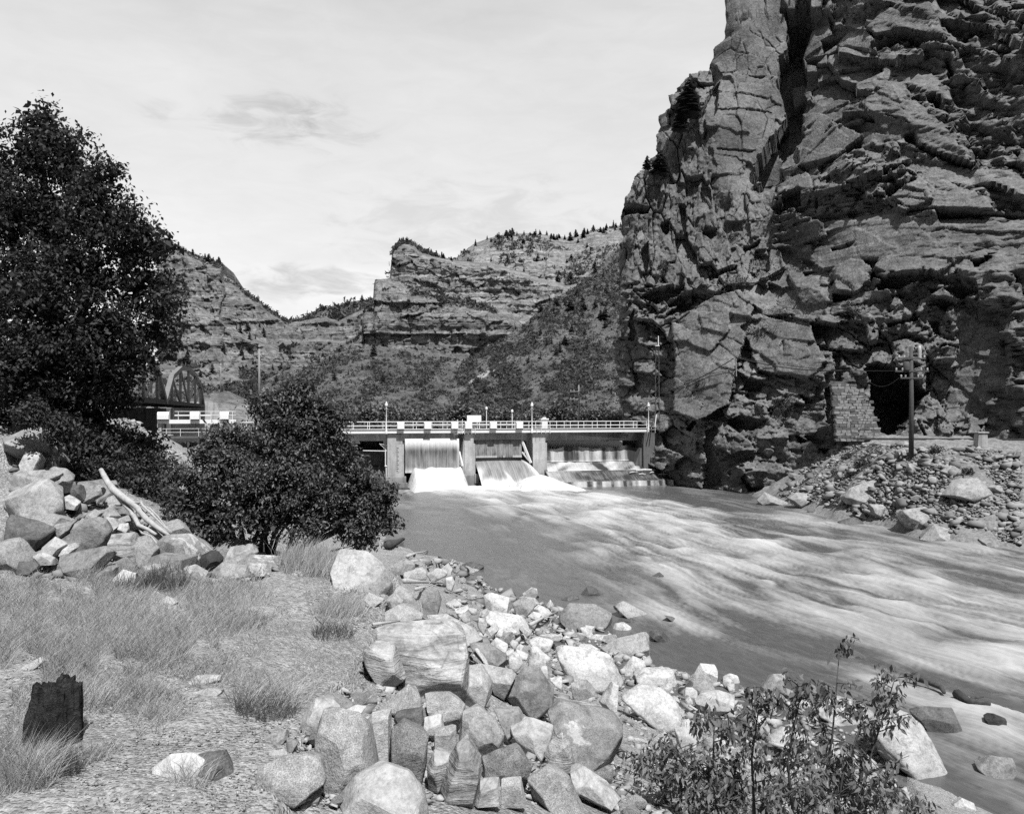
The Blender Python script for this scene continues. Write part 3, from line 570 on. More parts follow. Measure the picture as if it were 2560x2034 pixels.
for reg, off, pts in feat:
    pp = px_poly(reg, pts); ja = 26 if off in (1.6, 12., 8.) else 6; jx, jy = CPX + wx * ja + 3 * vnoise(CX * 2, CZ * 2, seed=79), CPY + wz * ja
    if off < 0:
        c0 = np.mean(pp, 0); m = inpoly(jx, jy, pp); disp = np.where(m, disp * .22 - off * 1.0, disp)
    else:
        m = inpoly(jx, jy, pp); disp = np.where(m, disp * .3 - off, disp)
KX = .13 + .0095 * (CX - 17)      # the joints open square to the wall, which faces left of the river
CY2 = CY - disp; CX0 = CX; CX = CX - KX * disp
# left silhouette: the wall turns away from the river there
sil = np.array([(8, 1318), (30, 1316), (75, 1312), (175, 1310), (400, 1316)])
silp = D([(1308, 1010), (1312, 880), (1304, 800), (1300, 720), (1306, 640), (1309, 560), (1312, 490), (1313, 420), (1330, 392), (1345, 362), (1374, 340), (1376, 322), (1393, 318), (1396, 262), (1405, 255), (1406, 212), (1420, 200), (1421, 178), (1437, 170), (1440, 150), (1464, 130), (1506, 124), (1510, 104), (1516, 80), (1534, 62), (1540, 20), (1545, -60)])
sz = np.array([P(a, b, 131).z for a, b in silp]); sx = np.array([P(a, b, 131).x for a, b in silp]); o = np.argsort(sz)
edge = np.interp(CZ + .5 * wz + .5 * vnoise(CX * .0, CZ * .8, seed=80), sz[o], sx[o]) + .35 * (cells(CZ / 2.4, CZ * 0, 81)[0] - .5)
over = np.clip(edge - CX, 0, None)
left_round = np.clip(1 - (CX - edge) / 1.6, 0, 1); CY2 = CY2 + 1.6 * left_round ** 2 * (CX > edge)
ii = np.argmax(CX >= edge, axis=1); ye = CY2[np.arange(len(ii)), ii][:, None]
CY2 = np.where(over > 0, ye + np.minimum(over * 9, 70) + .6 * wx, CY2); CX = np.where(over > 0, edge + over * 2.9 + .4 * wz, CX)
cliff = link('cliff', np_mesh('cliff', np.stack([CX, CY2, CZ], -1).reshape(-1, 3), grid_faces(*CX.shape), False), MATS['cliff_rock'])
tag(cliff, 'towering dark fractured rock cliff rising from the far bank', kind='structure')

# ------------------------------------------------------------------ canyon walls and hills upstream
HILLS = {}
def hill(name, sky_, bot, Yn, Yf, prof, mat, label, nu=170, nv=110, rough=1., ledge=0., seed=100, vj=1., smooth=False, back=True):
    "a hillside with its crest and foot at the given photograph pixels, foot at depth Yn, crest at Yf; prof maps height 0-1 to depth 0-1"
    sky_ = np.array(D(sky_)); bot = np.array(D(bot))
    u = np.linspace(sky_[0, 0], sky_[-1, 0], nu); v = np.linspace(0, 1, nv); U, V = np.meshgrid(u, v)
    top = np.interp(U, sky_[:, 0], sky_[:, 1]) + 2.0 * fbm(U * .045, U * 0 + seed, seed=seed, oct=4)
    bt = np.interp(U, bot[:, 0], bot[:, 1]); py = bt + (top - bt) * V
    yn = np.interp(U, *np.array(Yn).T) if hasattr(Yn, '__len__') else Yn; yf = np.interp(U, *np.array(Yf).T) if hasattr(Yf, '__len__') else Yf
    Y = yn + (yf - yn) * np.interp(V, *np.array(prof).T)
    X = (U - 1280) / F * Y; Z = CAMZ - (py - HOR) / F * Y
    s = Y / 550.
    g = fbm(X / (34 * s), Z / (60 * s), seed=seed + 1, oct=5); g2 = fbm(X / (8 * s), Z / (26 * s), seed=seed + 2, oct=4); l = fbm(X * 0 + X / (220 * s), Z / (9 * s), seed=seed + 3, oct=4); l2 = np.floor((Z + 4 * s * g) / (7 * s))
    lh = _h(l2, l2 * 0, l2 * 0, seed + 4)
    d = s * (rough * (14 * g + vj * 6 * g2) + ledge * (5 * l + 4.5 * (lh - .5)) + 1.3 * fbm(X / (2.2 * s), Z / (2.2 * s), seed=seed + 6, oct=3))
    cliffm = np.clip(ledge, 0, 1)
    d = d + s * cliffm * (blocks((X + 5 * g * s) / (13 * s), (Z + 3 * g2 * s) / (9 * s), seed + 7, 3.4, 3., .7, 1.5, .05) + blocks(X / (4.2 * s), Z / (2.6 * s), seed + 8, 1.1, 1.2, .7, .5, .07))
    Y2 = Y - d * sstep(1.0, .9, V) - d * .35 * sstep(.9, 1., V)
    G = np.stack([X, Y2, Z], -1)
    if back:
        rows = [G]; last = G[-1]
        for q in (1, 2, 3):
            b = last.copy(); b[:, 1] += 25 * q; b[:, 2] -= 3 * q * q; rows.append(b[None])
        H = np.concatenate(rows, 0)
    else: H = G
    o = link(name, np_mesh(name, H.reshape(-1, 3), grid_faces(*H.shape[:2]), smooth), MATS[mat]); tag(o, label, kind='structure')
    HILLS[label] = (u, G); return G, u
cliffy = [(0, 0), (.3, .35), (.36, .42), (.62, .5), (.66, .62), (.95, .75), (1, 1)]
slope = [(0, 0), (1, 1)]
# far blue hill in the gap, then the walls, back to front
G_gap, u_gap = hill('distant_hill', [(580, 690), (620, 672), (660, 655), (700, 645), (740, 636), (780, 628), (820, 640), (860, 660)], [(580, 780), (860, 780)], 900, 1150, slope, 'slope_soil', 'distant wooded hill closing the gap between canyon walls', 90, 50, .6, .2, 110)
G_bk, u_bk = hill('ridge', [(940, 548), (960, 541), (975, 528), (1000, 512), (1040, 497), (1090, 491), (1150, 494), (1200, 500), (1240, 488), (1290, 478), (1340, 468), (1400, 455)], [(940, 700), (1400, 760)], 560, 900, [(0, 0), (.25, .25), (.55, .4), (.72, .55), (1, 1)], 'strata_pale', 'pale broken ridge with scattered conifers behind the central butte', 280, 170, .8, .8, 120)
G_l, u_l = hill('canyon_wall', [(330, 500), (370, 524), (405, 532), (440, 546), (470, 556), (474, 582), (490, 590), (515, 614), (545, 632), (575, 656), (600, 674), (614, 684), (640, 700)], [(330, 870), (640, 860)], 420, 640, [(0, 0), (.28, .5), (.34, .52), (.6, .62), (.66, .72), (.95, .86), (1, 1)], 'strata_rock', 'banded canyon wall stepping down to the gap on the left', 250, 190, .9, 1.1, 130)
G_g2, u_g2 = hill('rock_spur', [(600, 690), (612, 680), (630, 678), (660, 672), (690, 668), (712, 676), (740, 660), (770, 646), (800, 650)], [(600, 800), (800, 800)], 520, 640, cliffy, 'strata_rock', 'low layered rock spur between the left wall and the butte', 110, 80, .9, 1., 140)
G_b2, u_b2 = hill('upper_butte', [(818, 600), (822, 575), (825, 528), (838, 514), (852, 509), (872, 511), (888, 524), (905, 532), (925, 540), (960, 546), (1000, 552), (1040, 556), (1090, 570), (1150, 590), (1210, 605)], [(818, 640), (1210, 700)], 545, 640, [(0, 0), (.2, .3), (.3, .35), (.9, .5), (1, 1)], 'strata_pale', 'upper tier of the pale banded central butte', 300, 130, .7, 1.2, 150)
G_b1, u_b1 = hill('butte', [(740, 720), (762, 690), (766, 640), (786, 628), (785, 600), (790, 588), (820, 586), (850, 596), (900, 612), (960, 628), (1020, 640), (1075, 660), (1110, 690), (1150, 720)], [(740, 840), (1150, 800)], 430, 560, [(0, 0), (.38, .62), (.42, .64), (.86, .76), (.9, .82), (1, 1)], 'strata_rock', 'lower tier of the banded central butte with a blunt overhanging prow', 300, 190, .8, 1.3, 160)
# talus apron with brush below the butte, and the long scrub slope falling from the right
G_ap, u_ap = hill('brushy_slope', [(560, 800), (600, 780), (650, 770), (690, 750), (740, 735), (800, 728), (860, 738), (920, 745), (980, 752), (1040, 756), (1100, 770)], [(560, 905), (1100, 915)], 230, 430, slope, 'slope_soil', 'brushy debris slope at the foot of the central butte', 170, 90, .5, .15, 170)
G_sc, u_sc = hill('scrub_slope', [(760, 880), (830, 862), (890, 830), (940, 792), (1000, 748), (1060, 712), (1120, 668), (1160, 634), (1200, 612), (1240, 578), (1280, 545), (1310, 515), (1350, 470), (1400, 430)], [(760, 915), (900, 920), (1100, 920), (1400, 925)], [(900, 270), (1300, 250), (1570, 235)], [(900, 330), (1200, 430), (1570, 500)], slope, 'slope_soil', 'steep scrub covered slope falling from the right cliff to the pool', 250, 165, .8, .45, 180)
G_hl, u_hl = hill('roadside_bank', [(250, 770), (300, 768), (340, 766), (370, 772), (400, 790), (430, 806), (460, 815), (500, 835), (560, 850), (620, 855), (700, 872), (760, 884)], [(250, 960), (500, 930), (760, 925)], 205, 300, slope, 'strata_rock', 'pale rocky hillside behind the truss bridge', 150, 80, .9, .8, 190)
# pale scree chute on the scrub slope
sc_pts = D([(905, 858), (930, 848), (1000, 806), (1040, 776), (1030, 800), (985, 830), (945, 856), (915, 866)])
def slope_Y(px, py, G, u):
    i = int(np.clip(np.searchsorted(u, px), 0, len(u) - 1)); col = G[:, i]; rows = HOR - F * (col[:, 2] - CAMZ) / col[:, 1]
    j = int(np.argmin(np.abs(rows - py))); return col[j]
gp = []
for tt_ in np.linspace(0, 1, 70):
    wd = 11 * (1 - tt_) + 4
    for k_ in np.linspace(-1, 1, 13):
        px_, py_ = (905 + 135 * tt_ + k_ * wd * .5) * D2P, (864 - 88 * tt_ + k_ * wd * .8 + 1.5 * math.sin(tt_ * 17 + k_ * 3)) * D2P
        q = slope_Y(px_, py_, G_sc, u_sc); f_ = .9985 if abs(k_) < .9 else 1.002; gp.append((q[0] * f_, q[1] * f_, CAMZ + (q[2] - CAMZ) * f_))
o = link('scree_chute', np_mesh('scree_chute', np.array(gp), grid_faces(70, 13)), MATS['pale_scree']); tag(o, 'pale bare scree chute running down the scrub slope', kind='structure')
# unseen canyon walls added left, right and behind the camera to block sky light
def shade_wall(label, pts, h, seed):
    pts = np.array(pts, float); tt_ = np.linspace(0, len(pts) - 1, 90); X = np.interp(tt_, np.arange(len(pts)), pts[:, 0]); Y = np.interp(tt_, np.arange(len(pts)), pts[:, 1]); tx_, ty_ = np.gradient(X), np.gradient(Y); nx, ny = ty_ / np.hypot(tx_, ty_), -tx_ / np.hypot(tx_, ty_)
    z = np.linspace(-6, h, 60)[:, None]; dd = blocks(np.broadcast_to(tt_, (60, 90)) * 1.5, np.broadcast_to(z / 12, (60, 90)), seed, 3, 3) - z * .18 + 6 * fbm(np.broadcast_to(tt_, (60, 90)), np.broadcast_to(z / 40, (60, 90)), seed=seed, oct=4)
    V = np.stack([X + nx * dd, Y + ny * dd, np.broadcast_to(z, dd.shape)], -1); o = link('canyon_wall', np_mesh('canyon_wall', V.reshape(-1, 3), grid_faces(60, 90)), MATS['cliff_rock']); tag(o, label, kind='structure')
shade_wall('unseen canyon wall added left of the view to shade the sky light', [(-70, -230), (-88, -120), (-92, 0), (-95, 105)][::-1], 220, 601)
shade_wall('unseen canyon wall added right of the view to shade the sky light', [(84, 66), (92, 10), (100, -80), (120, -220)], 85, 602) if False else None
shade_wall('unseen canyon wall added right of the view to shade the sky light', [(120, -220), (100, -80), (92, 10), (84, 60)][::-1], 130, 602)
shade_wall('unseen canyon wall added behind the view to shade the sky light', [(120, -225), (30, -250), (-70, -235)], 150, 603)
# ------------------------------------------------------------------ the dam (local frame: u along the crest to the right, v upstream, z up)
TH = R(14.0); DAM_O = (-6.5, 114.5)
def du(px):
    k = (px - 1280) / F; return (DAM_O[1] * k - DAM_O[0]) / (math.cos(TH) - math.sin(TH) * k)
def dw(u, v, z): return Vector((DAM_O[0] + u * math.cos(TH) - v * math.sin(TH), DAM_O[1] + u * math.sin(TH) + v * math.cos(TH), z))
def dam_root(name, u=0., v=0., z=0.):
    o = empty(name, dw(u, v, z), TH); return o
dam = dam_root('dam'); tag(dam, 'low concrete gated dam with stepped piers and a sloping apron across the river', 'dam')
def pier(u0, u1, top_in, name='pier', lab=None, base=0., nose=True, left_mat='concrete'):
    m = MB()
    m.prism([(u0, base), (u1 + .12, base), (u1 + .08, 6.1), (u0, 6.1)], -.25, 6.2)                 # lower shaft, a little proud
    m.box((u0 + .02, -.02, 6.1), (u1 - .1, 6.15, 7.5))                                             # narrower cap block
    o = m.build(name, MATS[left_mat], dam, .03); return o
p1 = pier(du(968), du(1008), 0); p2 = pier(du(1160), du(1186), 0, left_mat='concrete_pale'); p3 = pier(du(1331), du(1365), 0, left_mat='concrete_pale')
U1a, U1b, U2a, U2b, U3a, U3b = du(968), du(1008), du(1160), du(1186), du(1331), du(1365)
MB().box((U1a - .3, -.75, .9), (U1b + .32, -.26, 1.75)).box((U1a - .2, -1.0, -.6), (U1b + .5, -.27, .9)).build('pier_footing', MATS['concrete'], dam, .03)
MB().box((U1a - 1.2, -2.6, -.8), (U1b + 2.3, -1.02, .28)).build('footing_slab', MATS['concrete_dark'], dam, .03)
MB().box((U2a - .05, -.55, -.3), (U2b + .1, -.26, 1.75)).box((U2b - .1, -.75, .6), (U2b + .55, -.2, 1.9)).build('pier_footing', MATS['concrete'], dam, .04)
# sloping buttress wall on the left flank of the middle pier
MB().poly([(U2a - .6, -.2, 0), (U2a - .02, -.2, 0), (U2a - .02, 5.5, 0), (U2a - .6, 5.5, 0), (U2a - .6, 4.9, 7.3), (U2a - .02, -.1, 7.3), (U2a - .02, 5.5, 7.3), (U2a - .6, 5.5, 7.3)],
          [(3, 2, 1, 0), (4, 5, 6, 7), (0, 1, 5, 4), (1, 2, 6, 5), (2, 3, 7, 6), (3, 0, 4, 7)]).build('buttress', MATS['concrete'], dam)
uR = du(1606); MB().prism([(uR, 0), (uR + 3.2, 0), (uR + 3.2, 7.45), (uR + .2, 7.45), (uR, 5.8)], -.4, 6).build('abutment', MATS['concrete_dark'], dam, .04)
MB().prism([(uR - 2.0, 0), (uR + .1, 0), (uR + .1, 5.2), (uR - .2, 5.2)], .2, 1.58).build('wing_wall', MATS['concrete_dark'], dam)
uL = du(412); MB().box((uL - 6, -.3, 0), (uL, 7, 7.45)).build('abutment', MATS['concrete'], dam, .04)
MB().box((uL + 2.2, -1, 0), (uL + 5, 3, 4.6)).build('sluice_block', MATS['concrete_dark'], dam, .04)
MB().box((uL, 4.6, 0), (U1a, 5.4, 5.0)).build('spillway_wall', MATS['concrete_dark'], dam)
MB().box((U3b, 1.6, 0), (uR, 2.4, 5.2)).build('spillway_wall', MATS['concrete_dark'], dam)
MB().box((U1b, 5.2, 0), (U2a, 6.0, 6.2)).build('sill_wall', MATS['concrete_dark'], dam); MB().box((U2b, 5.2, 0), (U3a, 6.0, 6.2)).build('sill_wall', MATS['concrete_dark'], dam)
# apron of the right bay: fast slope, flat skirt, small final drop
ap = MB().prism([(1.6, -1), (1.6, 3.35), (-.6, 2.05), (-3.6, .72), (-3.75, -1)], 0, 1); ap.v = [(U3b - .3 + y * (uR + 3.6 - U3b), x, z) for x, y, z in ap.v]; ap.build('apron', MATS['concrete_dark'], dam)
apl = MB().prism([(4.6, -1), (4.6, 3.0), (1.0, 1.2), (-.4, -1)], 0, 1); apl.v = [(uL + y * (U1a - uL), x, z) for x, y, z in apl.v]; apl.build('apron', MATS['concrete_dark'], dam)

# ---- footbridge deck with its railings
fb = dam_root('footbridge', 0, 0, 0); tag(fb, 'long white painted footbridge with pipe railings along the top of the dam', 'footbridge')
uE = du(1614); uS = du(600)
MB().box((uS, -.45, 7.62), (uE, -.3, 8.14)).build('girder', MATS['white_paint'], fb); MB().box((uS, 3.2, 7.62), (uE, 3.35, 8.14)).build('girder', MATS['white_paint'], fb)
MB().box((uS, -.3, 7.95), (uE, 3.2, 8.1)).build('walkway', MATS['grey_steel'], fb); MB().box((uS, -.6, 8.14), (uE, -.28, 8.2)).build('curb', MATS['white_paint'], fb)
for v0 in (-.42, 3.28):
    for z in (8.62, 9.17): MB().bar((uS, v0, z), (uE, v0, z), .055, .055).build('rail', MATS['white_paint'], fb)
    n = int((uE - uS) / 2.12)
    pm = MB().bar((0, 0, 8.14), (0, 0, 9.19), .06).mesh('post')
    for i in range(n + 1):
        o = link('post', pm, MATS['white_paint'], fb); o.location = (uE - i * 2.12, v0, 0)
    if v0 < 0: MB().bar((du(1008), v0 - .1, 8.82), (du(1303), v0 - .1, 8.82), .1).build('drive_shaft', MATS['white_paint'], fb)
for a, b in ((du(1150), du(1186)), (du(1328), du(1372)), (uE, du(1652))):            # short guard rails on the pier tops
    for z in (7.95, 8.4): MB().bar((a, -.7, z), (b, -.7, z), .04).build('guard_rail', MATS['pale_steel'], fb)
    for i in range(5): MB().bar((a + (b - a) * i / 4, -.7, 7.45), (a + (b - a) * i / 4, -.7, 8.42), .04).build('post', MATS['pale_steel'], fb)
# ladder cage on the middle pier
for a in (du(1142), du(1154)): MB().bar((a, -.62, 7.5), (a, -.62, 9.5), .06).build('ladder_rail', MATS['white_paint'], fb)
for i in range(6): MB().bar((du(1142), -.62, 7.8 + .28 * i), (du(1154), -.62, 7.8 + .28 * i), .04).build('rung', MATS['white_paint'], fb)

# ---- hoist housings along the rail
def housing(px, w, h, lab, v=-.75, z=8.2, round_=False, root=None):
    e = dam_root('hoist_housing', du(px), v, z); tag(e, lab, 'housing', 'white hoist housings along the dam')
    m = MB()
    prof = [(-.34, 0), (.3, 0), (.3, h), (-.2, h), (-.3, h - .06), (-.34, h - .2)]
    m.v = []; m.prism(prof, 0, 1); m.v = [(-w / 2 + y * w, x, zz) for x, y, zz in m.v]; m.build('cover', MATS['white_paint'], e, .02)
    MB().box((-w / 2 + .04, -.26, -.14), (w / 2 - .04, .26, -.001)).build('bracket', MATS['dark_steel'], e)
    return e
for px, lab in ((1000, 'white hoist housing nearest the bush, above the left pier'), (1067, 'white hoist housing over the middle of the spilling gate'), (1134, 'white hoist housing just left of the ladder'), (1168, 'white hoist housing just right of the ladder, above the middle pier'), (1230, 'white hoist housing right of the sign board'), (1295, 'white hoist housing nearest the right pier')):
    housing(px, .95, .98, lab)
# ---- raised gate platform at the left end
pl = dam_root('gate_platform', 0, 0, 0); tag(pl, 'raised white gate platform with railing at the left end of the dam', 'platform')
uA, uB = du(398), du(592); zA = 9.05
MB().box((uA, -1.2, zA), (uB, -1.0, zA + .5)).build('girder', MATS['white_paint'], pl); MB().box((uA, -1.0, zA + .3), (uB, 1.4, zA + .42)).build('walkway', MATS['grey_steel'], pl)
for z in (1.1, 1.55): MB().bar((uA + 2, -1.1, zA + z), (uB, -1.1, zA + z), .06).build('rail', MATS['white_paint'], pl)
MB().bar((uA + 2, -1.12, zA + 1.02), (uB - 3, -1.12, zA + 1.02), .1).build('drive_shaft', MATS['white_paint'], pl)
for px in (427, 449, 478, 503, 530, 551, 583): MB().bar((du(px), -1.1, zA + .5), (du(px), -1.1, zA + 1.57), .06).build('post', MATS['white_paint'], pl)
for px in (402, 590): MB().box((du(px) - .25, -1.1, 7.4), (du(px) + .25, .9, zA)).build('leg', MATS['grey_steel'], pl)
for px, w, lab in ((413, 1.35, 'white rounded housing at the far left end of the raised platform'), (491, 1.1, 'white rounded housing midway along the raised platform'), (564, 1.05, 'white rounded housing at the right end of the raised platform')):
    e = dam_root('hoist_housing', du(px), -1.35, zA + .55); tag(e, lab, 'housing', 'white hoist housings along the dam')
    ang = [(.45 * math.cos(a), .52 + .42 * math.sin(a)) for a in np.linspace(0, math.pi, 9)]; m = MB().prism([(.45, 0), *ang, (-.45, 0)], 0, 1); m.v = [(-w / 2 + y * w, x, zz) for x, y, zz in m.v]; m.build('cover', MATS['white_paint'], e)
    MB().box((-w / 2 + .05, -.35, -.12), (w / 2 - .05, .35, -.001)).build('bracket', MATS['dark_steel'], e)
lw = dam_root('service_walkway', 0, 0, 0); tag(lw, 'lower walkway with thin pipe railing under the raised platform', 'walkway')
MB().box((uA, -1.4, 7.2), (uB + 1, -.6, 7.42)).build('deck', MATS['concrete_dark'], lw)
for z in (7.95, 8.4): MB().bar((uA + .6, -1.35, z), (uB + 1, -1.35, z), .045).build('rail', MATS['pale_steel'], lw)
for px in (420, 455, 500, 545, 590): MB().bar((du(px), -1.35, 7.42), (du(px), -1.35, 8.42), .05).build('post', MATS['pale_steel'], lw)

# ---- gates
def gate(ua, ub, ztop, zbot, v0, nrib, lab, ribs_up):
    e = dam_root('sluice_gate', 0, 0, 0); tag(e, lab, 'gate')
    Rr = 7.; pts = []
    for i in range(9):
        z = zbot + (ztop - zbot) * i / 8; pts.append((v0 + (z - zbot) * .12 + .35 * ((z - zbot) / (ztop - zbot) - .5) ** 2, z))
    m = MB(); n = len(pts)
    m.poly([(ua, p[0], p[1]) for p in pts] + [(ub, p[0], p[1]) for p in pts] + [(ua, p[0] + .15, p[1]) for p in pts] + [(ub, p[0] + .15, p[1]) for p in pts],
           [(i, n + i, n + i + 1, i + 1) for i in range(n - 1)] + [(2 * n + i, 2 * n + i + 1, 3 * n + i + 1, 3 * n + i) for i in range(n - 1)]).build('skin_plate', MATS['dark_steel'], e)
    rib = MB()
    for i in range(n - 1): rib.bar((0, pts[i][0] - .06, pts[i][1]), (0, pts[i + 1][0] - .06, pts[i + 1][1]), .045, .1)
    if ribs_up: rib.bar((0, pts[-1][0] - .06, ztop), (0, pts[-1][0] + .02, ztop + .62), .05, .08)
    rm = rib.mesh('rib')
    for i in range(nrib):
        o = link('rib', rm, MATS['grey_steel'], e); o.location = (ua + .2 + (ub - ua - .4) * i / (nrib - 1), 0, 0)
    MB().box((ua, v0 - .1, zbot - .12), (ub, v0 + .3, zbot)).build('lip', MATS['black_iron'], e)
    return e, pts
g1, gp1 = gate(U1b + .25, U2a - .75, 6.75, 2.2, .2, 8, 'closed steel gate hidden behind the spilling water curtain', False)
g2, gp2 = gate(U2b + .2, U3a - 1.4, 6.55, 4.0, .5, 17, 'raised ribbed steel gate between the middle and right piers', True)
def arm(u0, v0, z0, u1, v1, z1, par):
    am = MB().bar(dv(u0, v0, z0), dv(u1, v1, z1), .22, .3).build('arm', MATS['pale_steel'], par)
    MB().bar(dv(u0, v0, z0 - 1.6), dv(u1, v1, z1), .16).build('arm', MATS['pale_steel'], par)
    for k in (.25, .5, .75):
        MB().bar((u0 + (u1 - u0) * k, v0 + (v1 - v0) * k, z0 + (z1 - z0) * k), (u0 + (u1 - u0) * k, v0 + (v1 - v0) * k, z0 - 1.6 * (1 - k) + (z1 - z0) * k), .08).build('brace', MATS['pale_steel'], am)
def dv(u, v, z): return (u, v, z)
arm(U3a - 1.35, .6, 6.4, U3a - .35, -.5, 3.3, g2); arm(U2a - .7, .1, 5.0, U2a - .35, -.6, 3.0, g1)

# ---- falling water
t = NT('falling_water'); uv = t.n('ShaderNodeTexCoord').outputs['UV']; f = t.attr('foam')
mp1 = t.n('ShaderNodeMapping'); mp1.inputs['Scale'].default_value = (7, .22, 1); t.l(uv, mp1.inputs[0]); n1 = t.noise(mp1.outputs[0], 1., 5, .7, .2)
mp2 = t.n('ShaderNodeMapping'); mp2.inputs['Scale'].default_value = (1.6, .5, 1); t.l(uv, mp2.inputs[0]); n2 = t.noise(mp2.outputs[0], 1., 5, .62, .4)
k = t.math('ADD', f, t.math('ADD', t.math('MULTIPLY', t.math('SUBTRACT', n1, .5), .85), t.math('MULTIPLY', t.math('SUBTRACT', n2, .5), .5))); k = t.rng(k, 0, 1, 0, 1)
t.done(t.mix(k, .035, .55), t.rng(k, 0, 1, .3, .8), n1, .05, .5, .4)
def sheet(name, label, fn, nu, nv, foam_fn, mat='falling_water', seed=0, rough=.03):
    "water surface: fn(a,b) -> local dam coordinates, a across, b down the fall"
    a, b = np.meshgrid(np.linspace(0, 1, nu), np.linspace(0, 1, nv)); L = np.array(fn(a, b)); L[1] = L[1] - rough * fbm(L[0] * 3.1, L[2] * .7, seed=200 + seed, oct=4) * 2
    Wd = np.stack([DAM_O[0] + L[0] * math.cos(TH) - L[1] * math.sin(TH), DAM_O[1] + L[0] * math.sin(TH) + L[1] * math.cos(TH), L[2]], -1)
    o = link(name, np_mesh(name, Wd.reshape(-1, 3), grid_faces(nv, nu), True, np.stack([L[0], b * 4], -1).reshape(-1, 2), {'foam': foam_fn(a, b, L).ravel()}), MATS[mat]); return tag(o, label, kind='structure')
def mixab(x, y, t_): return x + (y - x) * t_
sheet('waterfall', 'thin curtain of water spilling over the closed left gate', lambda a, b: (mixab(U1b + .22, U2a - .72, a), .02 - .45 * np.sqrt(b), mixab(6.85, 2.2, b)), 160, 50, lambda a, b, L: 1.05 - .95 * sstep(.04, .4, b) + .45 * sstep(.3, .75, b) * .4 + .35 * (a > .965) + .5 * sstep(.8, 1, b), seed=1)
sheet('waterfall', 'thin wet film running down the raised ribbed gate', lambda a, b: (mixab(U2b + .25, U3a - 1.45, a), (.75 - b * .33 - .05), mixab(6.5, 4.1, b)), 130, 30, lambda a, b, L: .12 + .12 * np.sin(b * 3) + .5 * sstep(.82, 1, b) * (vnoise(L[0] * 2.5, L[0] * 0) > -.2), seed=2)
sheet('waterfall', 'smooth dark tongue of water sliding out from under the raised gate', lambda a, b: (mixab(U2b + .12, mixab(U3a - 1.1, U3a + 1.0, b), a), mixab(1.3, -4.8, b), 3.72 - 3.3 * b ** 1.35 + .12 * np.sin(a * 3.14)), 120, 60, lambda a, b, L: .3 + .5 * sstep(.9, 1, a + .06 * b) + .6 * sstep(.12, 0, a - .05 * np.sin(b * 5)) * sstep(.25, .6, b) + .75 * sstep(.72, 1.0, b + .1 * vnoise(L[0] * 2, L[0] * 0)) + .35 * sstep(.045, 0, np.abs(a - .38 - .12 * b)) * sstep(.45, .7, b), seed=3)
def rb(a, b, L):
    x = L[0]; n = vnoise(x * .9, x * 0, seed=9); return .02 + .2 * vnoise(x * 2.3, x * 0, seed=19) + .55 * sstep(.0, .5, n) * sstep(.9, .3, np.abs(a - .45)) + .4 * sstep(.04, 0, np.abs(a - .47)) + .45 * sstep(.06, .0, np.abs(a - .7)) - .5 * sstep(.86, .95, a) + .35 * sstep(.85, 1, b)
sheet('waterfall', 'broken veils of water falling down the wall of the right bay', lambda a, b: (mixab(U3b + .1, uR - .4, a), 1.45 - .3 * b - .1 * vnoise(a * 22, a * 0, seed=17), mixab(5.35 + .25 * vnoise(a * 9, a * 0, seed=4), 3.3, b)), 200, 40, rb, seed=4)
sheet('waterfall', 'shallow white water racing down the sloping apron of the right bay', lambda a, b: (mixab(U3b + .1, uR + 1.5 * b, a), mixab(1.5, -.6, b), mixab(3.4, 2.1, b)), 200, 30, lambda a, b, L: .4 + .35 * vnoise(L[0] * .8 + b * 2, b * 1, seed=6) - .8 * sstep(.86, .96, a) - 1.0 * sstep(.07, 0, np.abs(a - .5 - .04 * b)) * sstep(0, .5, b) + .3 * sstep(.9, 1, b), seed=5, rough=0)
sheet('waterfall', 'thin wet sheet of water on the flat skirt below the apron', lambda a, b: (mixab(U3b - .2, uR + 3.0, a), mixab(-.6, -3.65, b), mixab(2.09, .77, b)), 160, 30, lambda a, b, L: .06 + .1 * vnoise(L[0] * .7, b * 3, seed=7) + .4 * sstep(.35, 0, a) + .12 * sstep(.9, 1, b), seed=6, rough=0)
sheet('waterfall', 'little line of falls dropping from the apron edge into the river', lambda a, b: (mixab(U3b + 1., uR + 3.2, a), -3.66 - .25 * b, mixab(.76, -.1, b)), 200, 8, lambda a, b, L: .3 + .55 * vnoise(L[0] * 2.2, L[0] * 0, seed=8), seed=7)
sheet('waterfall', 'thin veils of water on the shaded wall of the left bay', lambda a, b: (mixab(U1a - 12, U1a - .2, a), 4.5 - .3 * b, mixab(5.1, 3., b)), 120, 30, lambda a, b, L: .05 + .25 * vnoise(L[0] * .8, L[0] * 0, seed=14), seed=8)
